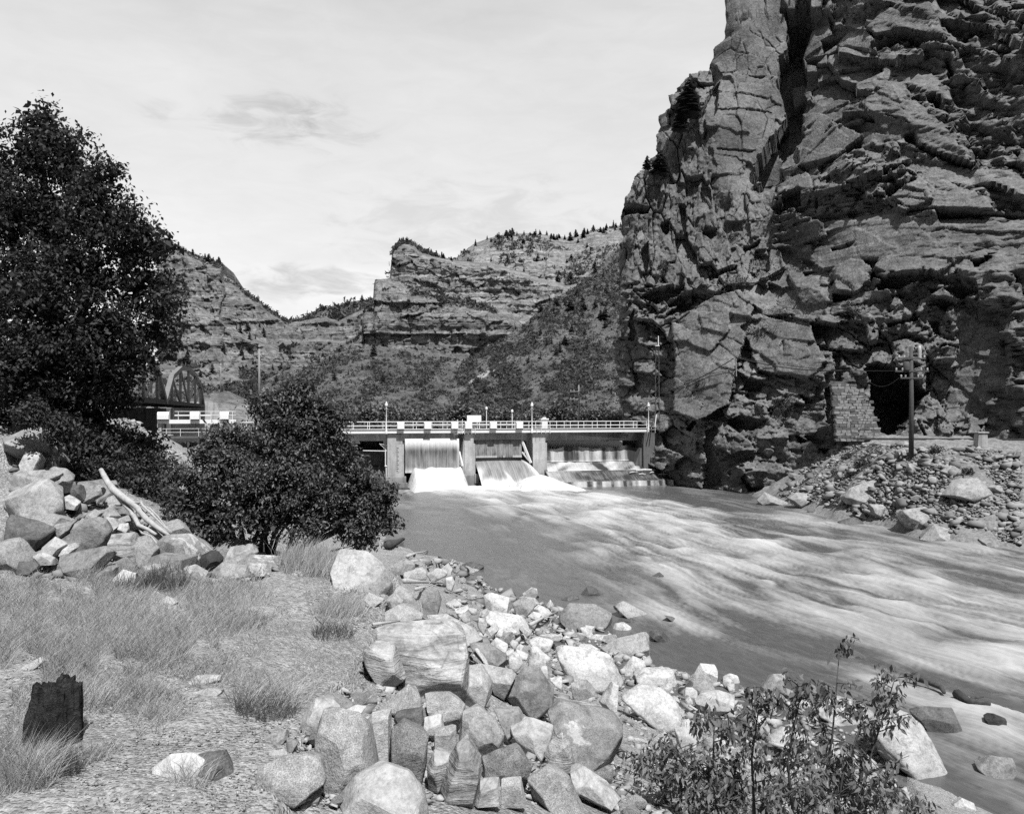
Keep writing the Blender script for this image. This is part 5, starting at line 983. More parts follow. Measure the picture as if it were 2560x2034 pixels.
spec = [
 (CA, [(200, 980), (205, 660), (235, 590), (330, 580), (430, 610), (480, 690), (545, 890), (440, 960), (270, 1010)], 'granite', 'tall upright slab of speckled granite at the bottom centre', Gf),
 (CA, [(-140, 1040), (-120, 900), (0, 840), (120, 830), (200, 850), (250, 940), (245, 1000), (180, 1050)], 'granite', 'broad rounded speckled granite boulder left of the tall slab', Gf),
 (CA, [(250, 1060), (400, 940), (580, 880), (700, 920), (780, 1010), (800, 1100), (300, 1100)], 'pale_rock', 'smooth pale slab lying flat below the tall granite slab', Gf),
 (CA, [(470, 640), (500, 600), (600, 580), (605, 800), (545, 890), (500, 760)], 'granite_pale', 'narrow granite block with a white patch right of the tall slab', Gf),
 (CA, [(600, 690), (660, 650), (800, 720), (790, 900), (770, 960), (700, 920), (600, 850)], 'granite_dark', 'dark coarse granite block with one pale edge', Gf),
 (CA, [(790, 890), (830, 800), (920, 820), (925, 870), (850, 985), (780, 940)], 'streaked_rock', 'small streaky block wedged between two larger boulders at the bottom', Gf),
 (CA, [(850, 990), (900, 860), (950, 770), (1020, 760), (1085, 830), (1085, 930), (1040, 1060), (850, 1070)], 'streaked_rock', 'rounded streaky boulder standing at the bottom edge', Gf),
 (CA, [(960, 740), (985, 600), (1070, 570), (1150, 630), (1210, 720), (1190, 800), (1080, 830)], 'mid_rock', 'large smooth grey three sided boulder below the banded boulder', Gf),
 (CA, [(500, 150), (620, 115), (850, 110), (1000, 180), (1020, 300), (1010, 480), (900, 500), (760, 430), (600, 330), (480, 210)], 'banded_rock', 'huge banded boulder with wavy pale layers beside the grass', Gf),
 (CA, [(430, 280), (520, 215), (620, 230), (700, 380), (720, 440), (640, 440), (540, 380)], 'streaked_rock', 'weathered flaky rock leaning on the left of the banded boulder', Gf),
 (CA, [(780, 80), (900, 75), (1050, 150), (1130, 210), (1120, 230), (1000, 190), (820, 120)], 'pale_rock', 'long pale slab behind the banded boulder', Gf),
 (CA, [(1020, 350), (1080, 340), (1150, 440), (1155, 510), (1060, 545), (940, 510), (1010, 480)], 'granite_pale', 'pale angular block right of the banded boulder', Gf),
 (CA, [(1080, 340), (1250, 370), (1275, 400), (1210, 490), (1150, 450)], 'mid_rock', 'grey wedge rock between the pale block and the grey triangular slab', Gf),
 (CA, [(1215, 490), (1310, 360), (1390, 350), (1480, 480), (1470, 570), (1310, 585), (1230, 530)], 'grey_rock', 'flat faced grey triangular slab in the middle of the rocks', Gf),
 (CA, [(1435, 600), (1520, 540), (1800, 600), (1840, 650), (1830, 880), (1600, 885), (1500, 740)], 'crusted_rock', 'great block with a white top and dark granite front near the leafy saplings', Gf),
 (CA, [(1240, 680), (1360, 630), (1480, 670), (1470, 730), (1400, 800), (1300, 775)], 'pale_rock', 'pale lumpy rock above the bottom granite boulders', Gf),
 (CA, [(1090, 840), (1170, 800), (1300, 790), (1360, 890), (1320, 960), (1100, 930)], 'granite_dark', 'dark hollowed granite rock with white rim at the bottom', Gf),
 (CA, [(1040, 1060), (1080, 960), (1180, 950), (1195, 1060)], 'pale_rock', 'plain pale rock cut by the bottom edge, left of centre', Gf),
 (CA, [(1190, 960), (1300, 945), (1330, 1060), (1190, 1060)], 'granite_pale', 'speckled pale rock at the bottom edge below the hollowed rock', Gf),
 (CA, [(1330, 960), (1440, 890), (1560, 940), (1640, 1060), (1330, 1070)], 'granite', 'wide speckled granite boulder at the bottom edge left of the saplings', Gf),
 (CA, [(1560, 930), (1640, 890), (1760, 970), (1840, 1020), (1700, 1050), (1600, 1000)], 'pale_rock', 'pale shelf of rock under the leftmost sapling', Gf),
 (CA, [(780, 630), (870, 610), (895, 690), (830, 710), (780, 690)], 'white_rock', 'small white knobbly rock above the dark granite block', Gf),
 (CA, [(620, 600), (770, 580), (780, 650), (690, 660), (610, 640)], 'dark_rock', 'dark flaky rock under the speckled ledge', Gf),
 (CA, [(780, 500), (900, 495), (1000, 560), (960, 670), (880, 640), (800, 590)], 'granite', 'speckled granite ledge below the banded boulder', Gf),
 (CA, [(500, 560), (690, 450), (760, 520), (770, 585), (600, 595)], 'granite', 'speckled granite wedge under the weathered flaky rock', Gf),
 (CA, [(110, 640), (190, 530), (290, 530), (330, 570), (230, 620), (190, 750)], 'pale_rock', 'pale flat slab leaning against the top of the tall granite slab', Gf),
 (CA, [(350, 590), (420, 560), (465, 570), (430, 610)], 'white_rock', 'small white stone on top of the tall granite slab', Gf),
 (CA, [(1020, 230), (1130, 235), (1230, 300), (1230, 370), (1150, 350), (1040, 280)], 'grey_rock', 'dark grey slab tilted towards the water right of the banded boulder', Gf),
 (CA, [(1420, 830), (1450, 770), (1520, 710), (1570, 780), (1600, 885), (1530, 920)], 'streaked_rock', 'grey streaked rock leaning on the white topped block', Gf),
 (CA, [(1150, 580), (1290, 590), (1330, 650), (1230, 720), (1180, 650)], 'grey_rock', 'dark slab behind the smooth three sided boulder', Gf),
 (CA, [(830, 700), (950, 670), (955, 760), (920, 800), (830, 800)], 'granite_pale', 'pale crumbly rock above the small streaky block', Gf),
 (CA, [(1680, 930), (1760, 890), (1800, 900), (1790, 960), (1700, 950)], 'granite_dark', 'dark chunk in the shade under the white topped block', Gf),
 # left heap
 (CB, [(120, 230), (180, 190), (240, 240), (270, 330), (295, 400), (260, 450), (110, 470)], 'grey_rock', 'tall grey boulder at the left edge under the tree', Gp),
 (CB, [(330, 500), (400, 440), (460, 470), (505, 520), (490, 590), (430, 625), (340, 610)], 'pale_rock', 'pale boulder half in tree shade near the top of the heap', Gp),
 (CB, [(165, 640), (200, 560), (300, 555), (325, 600), (290, 690), (200, 670)], 'white_rock', 'whitish boulder below the tall grey boulder', Gp),
 (CB, [(100, 700), (380, 700), (490, 720), (480, 760), (200, 820), (100, 800)], 'granite', 'long flat topped granite block in the heap', Gp),
 (CB, [(380, 690), (420, 670), (520, 690), (575, 770), (540, 835), (480, 820), (400, 770)], 'mid_rock', 'rounded grey boulder behind the long flat block', Gp),
 (CB, [(90, 870), (310, 770), (380, 760), (430, 830), (490, 950), (495, 1060), (430, 1130), (300, 1150), (90, 1050)], 'granite_pale', 'largest pale speckled boulder of the left heap', Gp),
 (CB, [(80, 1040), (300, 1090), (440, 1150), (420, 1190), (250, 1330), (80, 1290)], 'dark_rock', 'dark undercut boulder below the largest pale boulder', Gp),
 (CB, [(470, 920), (540, 890), (630, 950), (600, 985), (500, 985)], 'white_rock', 'small white topped rock right of the largest pale boulder', Gp),
 (CB, [(660, 890), (770, 810), (815, 835), (810, 890), (680, 935)], 'mid_rock', 'grey angular rock beside the upper end of the drift log', Gp),
 (CB, [(590, 1100), (700, 1085), (760, 1060), (830, 1090), (865, 1170), (830, 1260), (700, 1290), (585, 1250)], 'grey_rock', 'big dark grey boulder in the middle of the heap', Gp),
 (CB, [(430, 1120), (600, 1085), (570, 1160), (440, 1225), (400, 1200)], 'mid_rock', 'slanting grey rock left of the big dark grey boulder', Gp),
 (CB, [(330, 1300), (430, 1215), (525, 1270), (440, 1350), (400, 1370)], 'pale_rock', 'pale blocky rock low in the heap', Gp),
 (CB, [(470, 1300), (590, 1262), (612, 1300), (540, 1355), (465, 1340)], 'white_rock', 'bright white smooth rock low in the heap', Gp),
 (CB, [(260, 1365), (340, 1325), (430, 1380), (435, 1410), (330, 1415)], 'pale_rock', 'pale ribbed rock at the foot of the heap by the left edge', Gp),
 (CB, [(430, 1370), (560, 1350), (830, 1285), (885, 1330), (870, 1395), (670, 1515), (560, 1440)], 'grey_rock', 'long dark wedge boulder at the foot of the heap', Gp),
 (CB, [(870, 1200), (1050, 1180), (1080, 1280), (1110, 1390), (1050, 1395), (900, 1365)], 'streaked_rock', 'streaked boulder with a pale triangular face under the drift log', Gp),
 (CB, [(1050, 1230), (1150, 1200), (1240, 1300), (1205, 1405), (1120, 1390)], 'mid_rock', 'grey boulder left of the great white capped boulder', Gp),
 (CB, [(1225, 1250), (1290, 1200), (1480, 1190), (1525, 1230), (1650, 1330), (1580, 1395), (1440, 1425), (1280, 1425), (1250, 1330)], 'crusted_rock', 'great grey boulder with a white cap at the lower end of the drift log', Gp),
 (CB, [(1560, 1365), (1640, 1325), (1700, 1330), (1742, 1380), (1720, 1430), (1600, 1450)], 'black_rock', 'black broken rock right of the white capped boulder', Gp),
 (CB, [(720, 1540), (850, 1440), (895, 1460), (890, 1570), (780, 1600)], 'grey_rock', 'grey rock half hidden in dry weeds', Gp),
 (CB, [(900, 1410), (980, 1370), (1065, 1440), (1000, 1490), (930, 1480)], 'grey_rock', 'round topped grey rock behind the weeds', Gp),
 (CB, [(885, 1540), (960, 1470), (1060, 1500), (1055, 1600), (960, 1625)], 'white_rock', 'white veined rock among the weeds', Gp),
 (CB, [(1110, 1450), (1200, 1425), (1275, 1435), (1285, 1490), (1180, 1505)], 'pale_rock', 'low pale rock left below the white capped boulder', Gp),
 (CB, [(1200, 1510), (1330, 1440), (1395, 1490), (1355, 1555), (1240, 1550)], 'mid_rock', 'low mottled rock in front of the white capped boulder', Gp),
 (CB, [(1420, 1460), (1520, 1430), (1625, 1490), (1605, 1555), (1470, 1550)], 'pale_rock', 'pale grass fringed rock below the black rock', Gp),
 (CB, [(810, 1010), (870, 970), (955, 1045), (860, 1060)], 'pale_rock', 'small pale pointed rock just under the drift log', Gp),
 (CB, [(930, 1115), (1000, 1110), (1010, 1150), (990, 1190), (930, 1170)], 'white_rock', 'small white cube shaped rock under the drift log', Gp),
 (CB, [(905, 1085), (1000, 1045), (1040, 1090), (970, 1115)], 'mid_rock', 'small rounded rock touching the drift log', Gp),
 (CB, [(650, 1085), (690, 1030), (740, 1000), (795, 1030), (740, 1095)], 'mid_rock', 'rough grey rock above the big dark grey boulder', Gp),
 (CB, [(820, 1060), (880, 1070), (930, 1130), (900, 1180), (850, 1130)], 'pale_rock', 'pale rock right above the big dark grey boulder', Gp),
 (CB, [(150, 1410), (280, 1420), (320, 1450), (240, 1500), (150, 1480)], 'dark_rock', 'dark flat stone at the foot of the heap by the left edge', Gp),
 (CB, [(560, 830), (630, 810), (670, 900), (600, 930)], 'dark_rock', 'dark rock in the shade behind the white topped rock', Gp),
 (CC, [(1205, 860), (1240, 790), (1360, 768), (1392, 820), (1300, 870)], 'pale_rock', 'pale angular boulder just below the big bush', Gp),
 (CC, [(1280, 870), (1350, 830), (1480, 835), (1518, 870), (1490, 912), (1380, 915)], 'crusted_rock', 'pale topped dark boulder at the lower edge of the big bush', Gp),
 (CC, [(1140, 920), (1200, 873), (1330, 890), (1350, 940), (1280, 965), (1160, 995)], 'granite', 'grey rounded boulder in the grass below the big bush', Gp),
 (CC, [(1780, 900), (1830, 800), (1980, 810), (2080, 890), (2150, 990), (2100, 1050), (1960, 1040), (1800, 960)], 'granite_pale', 'long pale boulder sloping down from the tall grass to the shore', Gf),
 (CC, [(1865, 940), (1910, 903), (2000, 960), (1990, 1035), (1910, 1020)], 'pale_rock', 'pale cracked rock against the long sloping boulder', Gf),
 (CC, [(1920, 1080), (1990, 1035), (2075, 1070), (1990, 1110)], 'granite', 'low grey stone below the cracked rock', Gf),
 (CC, [(2080, 1070), (2130, 1030), (2175, 1080), (2130, 1140)], 'pale_rock', 'pale stone between the sloping boulder and the shore rocks', Gf),
 (CC, [(590, 1120), (640, 1050), (735, 1050), (710, 1105)], 'mid_rock', 'flat grey stone in the dry grass below the heap', Gf),
 (CC, [(855, 1085), (900, 1053), (965, 1085), (890, 1115)], 'pale_rock', 'small pale stone in the grass near the middle weeds', Gf),
 (CC, [(1105, 1115), (1150, 1080), (1195, 1125), (1130, 1145)], 'pale_rock', 'small pale stone in the grass right of the middle weeds', Gf),
 (CC, [(1570, 935), (1610, 912), (1645, 940), (1600, 955)], 'white_rock', 'small white stone in the grass below the tall grass', Gf),
 (CD, [(815, 905), (920, 825), (1030, 820), (1105, 860), (1080, 935), (1000, 965), (900, 935)], 'white_rock', 'white flat faced rock in the gravel at the lower left', Gf),
 (CD, [(1060, 830), (1200, 810), (1295, 945), (1250, 975), (1050, 975), (1020, 940)], 'dark_rock', 'dark broken rock joined to the white rock at the lower left', Gf),
 (CD, [(1415, 735), (1540, 693), (1552, 740), (1500, 778), (1450, 768)], 'mid_rock', 'small flat grey stone left of the granite slab', Gf),
 (CD, [(1542, 735), (1612, 760), (1572, 818), (1543, 795)], 'grey_rock', 'small dark faceted stone left of the granite slab', Gf),
 (CD, [(945, 468), (1060, 403), (1190, 403), (1185, 428), (1000, 455)], 'pale_rock', 'thin pale slab flush with the gravel by the grass tussock', Gf),
 (CD, [(60, 375), (220, 308), (245, 330), (150, 385)], 'pale_rock', 'pale flat rock in the grass above the stump', Gf),
 (CD, [(1450, 820), (1530, 795), (1550, 830), (1480, 850)], 'pale_rock', 'small pale stone above the broad granite boulder', Gf),
 (CD, [(1000, 510), (1120, 470), (1200, 480), (1180, 530)], 'mid_rock', 'low grey stone under the big grass tussock', Gf),
 # shore
 (CE, [(915, 250), (1000, 225), (1115, 260), (1110, 295), (1000, 315), (925, 285)], 'wet_rock', 'dark wet rock farthest out near the top of the shore', Gs),
 (CE, [(1110, 530), (1180, 505), (1345, 550), (1330, 645), (1260, 665), (1125, 615)], 'white_rock', 'large white cube shaped rock at the waterline', Gs),
 (CE, [(1460, 515), (1540, 458), (1590, 470), (1618, 530), (1600, 562), (1480, 545)], 'crusted_rock', 'white capped dark rock standing in the water', Gs),
 (CE, [(1365, 605), (1450, 543), (1540, 570), (1575, 620), (1500, 670), (1400, 660)], 'mid_rock', 'grey rounded rock right of the white cube shaped rock', Gs),
 (CE, [(1555, 650), (1600, 608), (1690, 650), (1750, 690), (1730, 722), (1600, 695)], 'white_rock', 'long white rock pointing at the big dark boulder', Gs),
 (CE, [(1668, 625), (1710, 568), (1742, 620), (1732, 672)], 'white_rock', 'small upright white rock left of the big dark boulder', Gs),
 (CE, [(1095, 745), (1160, 665), (1330, 690), (1460, 710), (1532, 780), (1500, 805), (1400, 832), (1240, 790)], 'white_rock', 'long cracked white boulder among the shore cobbles', Gs),
 (CE, [(1145, 835), (1220, 773), (1252, 830), (1180, 865)], 'white_rock', 'white cobble under the left end of the long cracked boulder', Gs),
 (CE, [(1205, 845), (1290, 828), (1285, 885), (1230, 885)], 'white_rock', 'squarish white cobble under the long cracked boulder', Gs),
 (CE, [(1288, 855), (1360, 818), (1418, 860), (1330, 885)], 'white_rock', 'flat white cobble right of the squarish cobble', Gs),
 (CE, [(1425, 825), (1460, 798), (1545, 850), (1510, 893)], 'pale_rock', 'tilted pale cobble at the right end of the long cracked boulder', Gs),
 (CE, [(1165, 975), (1220, 903), (1335, 970), (1320, 1012), (1230, 1022)], 'white_rock', 'white wedge stone right of the long pale slab', Gs),
 (CE, [(1335, 965), (1370, 928), (1425, 950), (1390, 1012)], 'white_rock', 'small white stone right of the white wedge stone', Gs),
 (CE, [(1395, 1005), (1440, 963), (1475, 990), (1462, 1025)], 'white_rock', 'small white pointed stone amid the cobbles', Gs),
 (CE, [(1505, 945), (1590, 903), (1740, 940), (1700, 1002), (1600, 1025)], 'white_rock', 'broad white rock beneath the driftwood twigs', Gs),
 (CE, [(1335, 1065), (1430, 1052), (1468, 1140), (1410, 1182), (1340, 1145)], 'white_rock', 'blocky white rock beside the dark grey slab', Gs),
 (CE, [(1505, 1105), (1540, 988), (1590, 988), (1640, 1050), (1722, 1100), (1722, 1175), (1650, 1205), (1520, 1155)], 'white_rock', 'big lumpy white boulder left of the largest white boulder', Gs),
 (CE, [(1295, 1035), (1380, 1008), (1392, 1065), (1320, 1065)], 'white_rock', 'flat white stone above the blocky white rock', Gs),
 (CE, [(1395, 1012), (1515, 1060), (1500, 1095), (1430, 1075)], 'white_rock', 'white flat stone dipping right among the cobbles', Gs),
 (CE, [(295, 255), (400, 200), (500, 240), (490, 312), (330, 305)], 'mid_rock', 'grey rock at the upper end of the shore below the bush', Gs),
 (CE, [(385, 325), (560, 278), (602, 310), (600, 362), (500, 372), (400, 355)], 'pale_rock', 'pale overhanging rock at the upper shore', Gs),
 (CE, [(595, 345), (680, 288), (795, 310), (780, 352), (650, 392)], 'pale_rock', 'pale flat rock at the upper shore beside the water', Gs),
 (CE, [(735, 285), (790, 238), (835, 290), (820, 332), (770, 315)], 'pale_rock', 'pale pointed rock at the upper waterline', Gs),
 (CE, [(765, 375), (830, 357), (855, 420), (830, 462), (770, 435)], 'white_rock', 'white upright block at the upper waterline', Gs),
 (CE, [(285, 465), (360, 438), (460, 500), (550, 600), (480, 645), (300, 540)], 'granite', 'long grey granite slab below the sloping boulder', Gs),
 (CE, [(555, 565), (700, 478), (735, 560), (690, 682), (580, 692)], 'grey_rock', 'darker flaky rock with twigs at the upper shore', Gs),
 (CE, [(765, 605), (850, 558), (922, 610), (870, 645)], 'pale_rock', 'pale low rock above the flat slabs', Gs),
 (CE, [(1950, 560), (1990, 510), (2040, 450), (2120, 460), (2160, 520), (2080, 575)], 'wet_rock', 'dark wet boulder in the current behind the big dark boulder', Gs),
 (CE, [(1800, 565), (1900, 525), (1970, 530), (1980, 575), (1880, 590)], 'wet_rock', 'low dark wet rock left of the wet boulder', Gs),
 (CE, [(130, 730), (350, 610), (500, 650), (565, 700), (540, 765), (150, 795)], 'granite', 'speckled grey slab just above the banded boulder', Gf),
 (CE, [(880, 700), (960, 680), (1000, 740), (940, 755)], 'pale_rock', 'pale cobble left of the long cracked boulder', Gs),
 (CE, [(850, 650), (970, 615), (985, 640), (880, 710)], 'white_rock', 'white flat slab tilted at the shore', Gs), (CE, [(960, 640), (1050, 650), (1055, 690), (1000, 690)], 'pale_rock', 'small flat pale slab left of the white cube shaped rock', Gs),
 (CE, [(1050, 800), (1060, 730), (1120, 740), (1145, 800), (1110, 855)], 'pale_rock', 'pale cobble at the left end of the long cracked boulder', Gs), (CE, [(1060, 690), (1140, 645), (1160, 690), (1080, 720)], 'pale_rock', 'rounded pale cobble behind the long cracked boulder', Gs),
 (CE, [(1500, 720), (1560, 675), (1640, 700), (1600, 745)], 'white_rock', 'white cobble below the long white rock', Gs),
 (CE, [(1020, 1010), (1060, 1005), (1170, 1100), (1150, 1135), (1060, 1060)], 'white_rock', 'white chip lying on the tilted dark grey slab', Gs),
 (CE, [(1600, 890), (1720, 870), (1815, 890), (1790, 925), (1650, 915)], 'pale_rock', 'long low pale rock under the driftwood twigs', Gs), (CE, [(1810, 920), (1850, 885), (1892, 915), (1860, 940)], 'white_rock', 'small round white stone below the big dark boulder', Gs),
 (CA, [(1480, 270), (1530, 238), (1600, 290), (1700, 265), (1780, 290), (1862, 400), (1650, 422), (1550, 375)], 'white_rock', 'largest white boulder of the shore', Gs),
 (CA, [(1500, 100), (1510, 70), (1560, 15), (1700, 20), (1790, 70), (1802, 120), (1765, 178), (1600, 140)], 'grey_rock', 'big dark boulder resting on white stones at the waterline', Gs),
 (CA, [(1725, 255), (1830, 200), (1970, 168), (2008, 210), (2000, 295), (1950, 315), (1800, 275)], 'granite', 'smooth grey slab rising out of the water', Gs),
 (CA, [(1835, 525), (1920, 468), (2020, 458), (2100, 500), (2156, 560), (2150, 610), (2040, 640), (1900, 570)], 'white_rock', 'wide white boulder behind the leftmost saplings', Gs),
 (CA, [(1705, 535), (1790, 438), (1825, 460), (1815, 535), (1770, 558)], 'white_rock', 'tilted white rock in the shallow pool', Gs),
 (CA, [(1905, 405), (1960, 373), (2120, 380), (2155, 445), (2080, 455), (1930, 450)], 'white_rock', 'long flat white block beside the open water', Gs),
 (CA, [(1825, 365), (1900, 298), (1972, 330), (1972, 372), (1860, 395)], 'white_rock', 'rounded white rock above the long flat block', Gs),
 (CA, [(1565, 445), (1650, 428), (1700, 480), (1690, 515), (1580, 515)], 'mid_rock', 'half drowned rock with a pale top in the shallow pool', Gs),
 (CA, [(1450, 420), (1520, 410), (1525, 475), (1470, 450)], 'white_rock', 'small white rock right of the grey triangular slab', Gs),
 (CA, [(1400, 360), (1440, 350), (1450, 410), (1420, 400)], 'white_rock', 'small white stone above the grey triangular slab', Gs),
 (CF, [(540, 155), (680, 93), (760, 130), (850, 200), (960, 240), (1000, 290), (880, 315), (700, 225)], 'mid_rock', 'rough pale rock in the water right of the big dark boulder', Gs),
 (CF, [(545, 395), (600, 338), (690, 323), (778, 380), (680, 425)], 'white_rock', 'white rock just right below the big dark boulder', Gs),
 (CF, [(205, 378), (280, 368), (362, 450), (280, 503)], 'white_rock', 'white rock under the front of the big dark boulder', Gs),
 (CF, [(305, 495), (380, 448), (510, 453), (543, 500), (400, 525)], 'white_rock', 'flat white rock below the big dark boulder', Gs),
 (CF, [(735, 885), (850, 788), (925, 850), (830, 925)], 'white_rock', 'white rock at the left end of the long flat block', Gs), (CF, [(570, 690), (640, 650), (690, 665), (610, 740)], 'pale_rock', 'small grey cobble above the rounded white rock', Gs),
 (CF, [(1415, 905), (1500, 757), (1660, 768), (1685, 830), (1640, 965), (1520, 1013)], 'white_rock', 'bright white rock alone at the edge of the open water', Gs),
 (CF, [(1325, 1015), (1400, 938), (1465, 1000), (1440, 1045)], 'wet_rock', 'dark drowned rock beside the lone bright white rock', Gs),
 (CF, [(1735, 915), (1830, 867), (1905, 890), (1932, 965), (1800, 985)], 'white_rock', 'white rock peeping above the sapling leaves', Gs),
 (CF, [(1435, 1140), (1500, 1080), (1700, 1040), (1870, 1100), (1850, 1200), (1600, 1292), (1480, 1225)], 'pale_rock', 'pale boulder behind the middle saplings', Gs),
 (CF, [(1335, 1155), (1390, 1118), (1432, 1180), (1360, 1225)], 'white_rock', 'small white stone left of the pale boulder behind saplings', Gs),
 (CF, [(935, 405), (1090, 398), (1205, 540), (1100, 575), (970, 485)], 'wet_rock', 'grey drowned slab sloping under the water', Gs),
 (CF, [(1115, 245), (1200, 258), (1330, 330), (1405, 372), (1250, 355)], 'wet_rock', 'dark low rock parting the white water', Gs),
 (CF, [(690, 300), (760, 270), (830, 310), (780, 345)], 'wet_rock', 'small wet rock in the shallows right of the big dark boulder', Gs),
 (CG, [(1360, 650), (1460, 590), (1560, 558), (1650, 640), (1772, 860), (1680, 922), (1560, 850), (1400, 760)], 'pale_rock', 'huge pale boulder at the lower right beside the water', Gs),
 (CG, [(1575, 565), (1620, 538), (1790, 543), (1868, 660), (1720, 695), (1620, 640)], 'dark_rock', 'big dark wet boulder at the lower right in the current', Gs),
 (CG, [(1955, 600), (2000, 573), (2062, 600), (2040, 675), (1970, 645)], 'black_rock', 'black wet rock near the right edge', Gs),
 (CG, [(1915, 850), (1990, 788), (2100, 800), (2110, 905), (1980, 915)], 'grey_rock', 'dark and pale split rock low at the right edge', Gs),
 (CG, [(1795, 1040), (1840, 1003), (1900, 1030), (1920, 1065), (1820, 1070)], 'white_rock', 'small white rock in the bottom right corner', Gs),
 (CG, [(1215, 275), (1290, 248), (1365, 290), (1340, 313), (1230, 295)], 'wet_rock', 'flat dark rock awash behind the tallest sapling', Gs),
 (CG, [(845, 700), (930, 638), (1085, 700), (960, 745)], 'pale_rock', 'pale flat rock seen between the saplings', Gs), (CG, [(775, 585), (830, 590), (865, 650), (800, 685)], 'pale_rock', 'pale rock left of the flat rock between saplings', Gs),
 (CG, [(775, 565), (790, 508), (870, 463), (935, 490), (900, 535), (820, 570)], 'pale_rock', 'pale block above the flat rock between saplings', Gs), (CG, [(795, 455), (880, 373), (938, 373), (933, 465), (820, 475)], 'mid_rock', 'grey upright rock between sapling tops', Gs),
 (CG, [(375, 650), (490, 628), (525, 700), (400, 745)], 'pale_rock', 'pale rock among the left saplings', Gs), (CG, [(1070, 550), (1200, 488), (1385, 550), (1360, 645), (1200, 605)], 'pale_rock', 'pale boulder behind the right saplings', Gs),
 (CG, [(900, 800), (960, 790), (975, 880), (920, 870)], 'white_rock', 'white stone low between the saplings', Gs), (CG, [(600, 920), (700, 890), (760, 960), (650, 990)], 'pale_rock', 'pale stone under the sapling stems', Gs), (CG, [(1250, 900), (1400, 870), (1500, 960), (1300, 990)], 'mid_rock', 'grey stone under the right saplings', Gs),
]
for sp in spec:
    reg, pts, mat, lab, grp = sp
    rnd = (RCOUNT[0] % 3 != 0) and mat in ('white_rock', 'pale_rock') and grp == Gs
    rock_px(reg, pts, mat, lab, grp, dep=.5 if grp == Gs else .55, p=14 if rnd else 60, rough=.05 if rnd else .022, sink=.3 if mat in ('wet_rock',) else .2, root=mat != 'wet_rock')
# far bank
rspec = [([(835, 215), (880, 178), (970, 195), (985, 255), (900, 275)], 'mid_rock', 'pale boulder at the foot of the outcrop on the far shore'), ([(1115, 235), (1190, 150), (1300, 110), (1450, 105), (1330, 190), (1200, 255)], 'mid_rock', 'long ridge of rock lying on the far talus'), ([(1695, 195), (1760, 108), (1890, 98), (1995, 170), (1900, 205), (1830, 245)], 'mid_rock', 'large slab with a black hollow beneath on the far talus'),
    ([(1285, 245), (1380, 250), (1405, 310), (1340, 335), (1290, 300)], 'mid_rock', 'rough grey boulder near the far waterline'), ([(1455, 335), (1480, 280), (1600, 258), (1695, 320), (1620, 395), (1500, 385)], 'mid_rock', 'big pale boulder at the far waterline'), ([(1575, 445), (1650, 358), (1745, 390), (1772, 475), (1660, 475)], 'mid_rock', 'pointed boulder standing at the far waterline'),
    ([(655, 225), (700, 178), (760, 210), (850, 245), (680, 268)], 'mid_rock', 'water washed pale rock just off the outcrop'), ([(935, 275), (1010, 268), (1015, 302), (950, 305)], 'dark_rock', 'small dark rock at the far shore below the outcrop'), ([(1100, 352), (1200, 318), (1292, 350), (1280, 370), (1120, 365)], 'wet_rock', 'dark wet flat rock at the far waterline'),
    ([(1685, 60), (1760, 18), (1845, 30), (1720, 95)], 'mid_rock', 'pale rock high on the far talus'), ([(1210, 310), (1250, 295), (1290, 320), (1250, 335)], 'mid_rock', 'flat pale stone above the wet far rock'), ([(1920, 170), (1970, 140), (2010, 160), (1960, 190)], 'mid_rock', 'small block near the right edge of the far talus'), ([(1940, 320), (1990, 300), (2040, 360), (1960, 370)], 'grey_rock', 'grey rock at the right edge of the far talus'),
    ([(1900, 440), (1960, 430), (2000, 480), (1910, 490)], 'grey_rock', 'dark stone at the right edge of the far waterline'), ([(1430, 230), (1490, 200), (1520, 250), (1460, 270)], 'grey_rock', 'grey block above the big pale far boulder'), ([(1230, 130), (1260, 110), (1290, 140), (1250, 150)], 'mid_rock', 'small stone on the ridge of the far talus')]
for pts, mat, lab in rspec: rock_px(CH, pts, mat, lab, Gr, hitf=hit_tal, dep=.6, rough=.03, p=60)
o = rock_px(CH, [(55, 658), (110, 628), (135, 650), (100, 668)], 'wet_rock', 'lone dark rock breaking the surface in mid river', None, hitf=lambda a, b: P(a, b, F * CAMZ / (b - HOR)))

# ---- scattered smaller rocks: shared meshes, each its own object
def base_rocks(n, lv, seed, p, rough):
    out = []
    for i in range(n):
        rr = np.random.default_rng(seed + i); k = rr.integers(5, 8); an = np.sort(rr.uniform(0, 6.28, k)) + 0; an = np.linspace(0, 6.28, k, endpoint=False) + rr.uniform(-.35, .35, k)
        xz = [(math.cos(a) * rr.uniform(.8, 1.1), math.sin(a) * rr.uniform(.55, .85)) for a in an]; out.append(hard_rock_mesh('rock', xz, rr.uniform(.6, .95), 260, seed + 50 + i, 4, .03))
    return out
SM = {}
for mat in ('white_rock', 'pale_rock', 'mid_rock', 'granite', 'grey_rock'):
    SM[mat] = base_rocks(5, 3, 3000 + len(SM) * 100, 34, .03)
    for m in SM[mat]: m.materials.append(MATS[mat])
NAMED = ROCKPX
USED = set()
def near_label(stem, px, py, fallback):
    for _, l in sorted(((a - px) ** 2 + (b - py) ** 2, l) for a, b, l in NAMED)[:9]:
        q = stem + ' beside the ' + l
        if len(q.split()) <= 16 and q not in USED: USED.add(q); return q
    return fallback
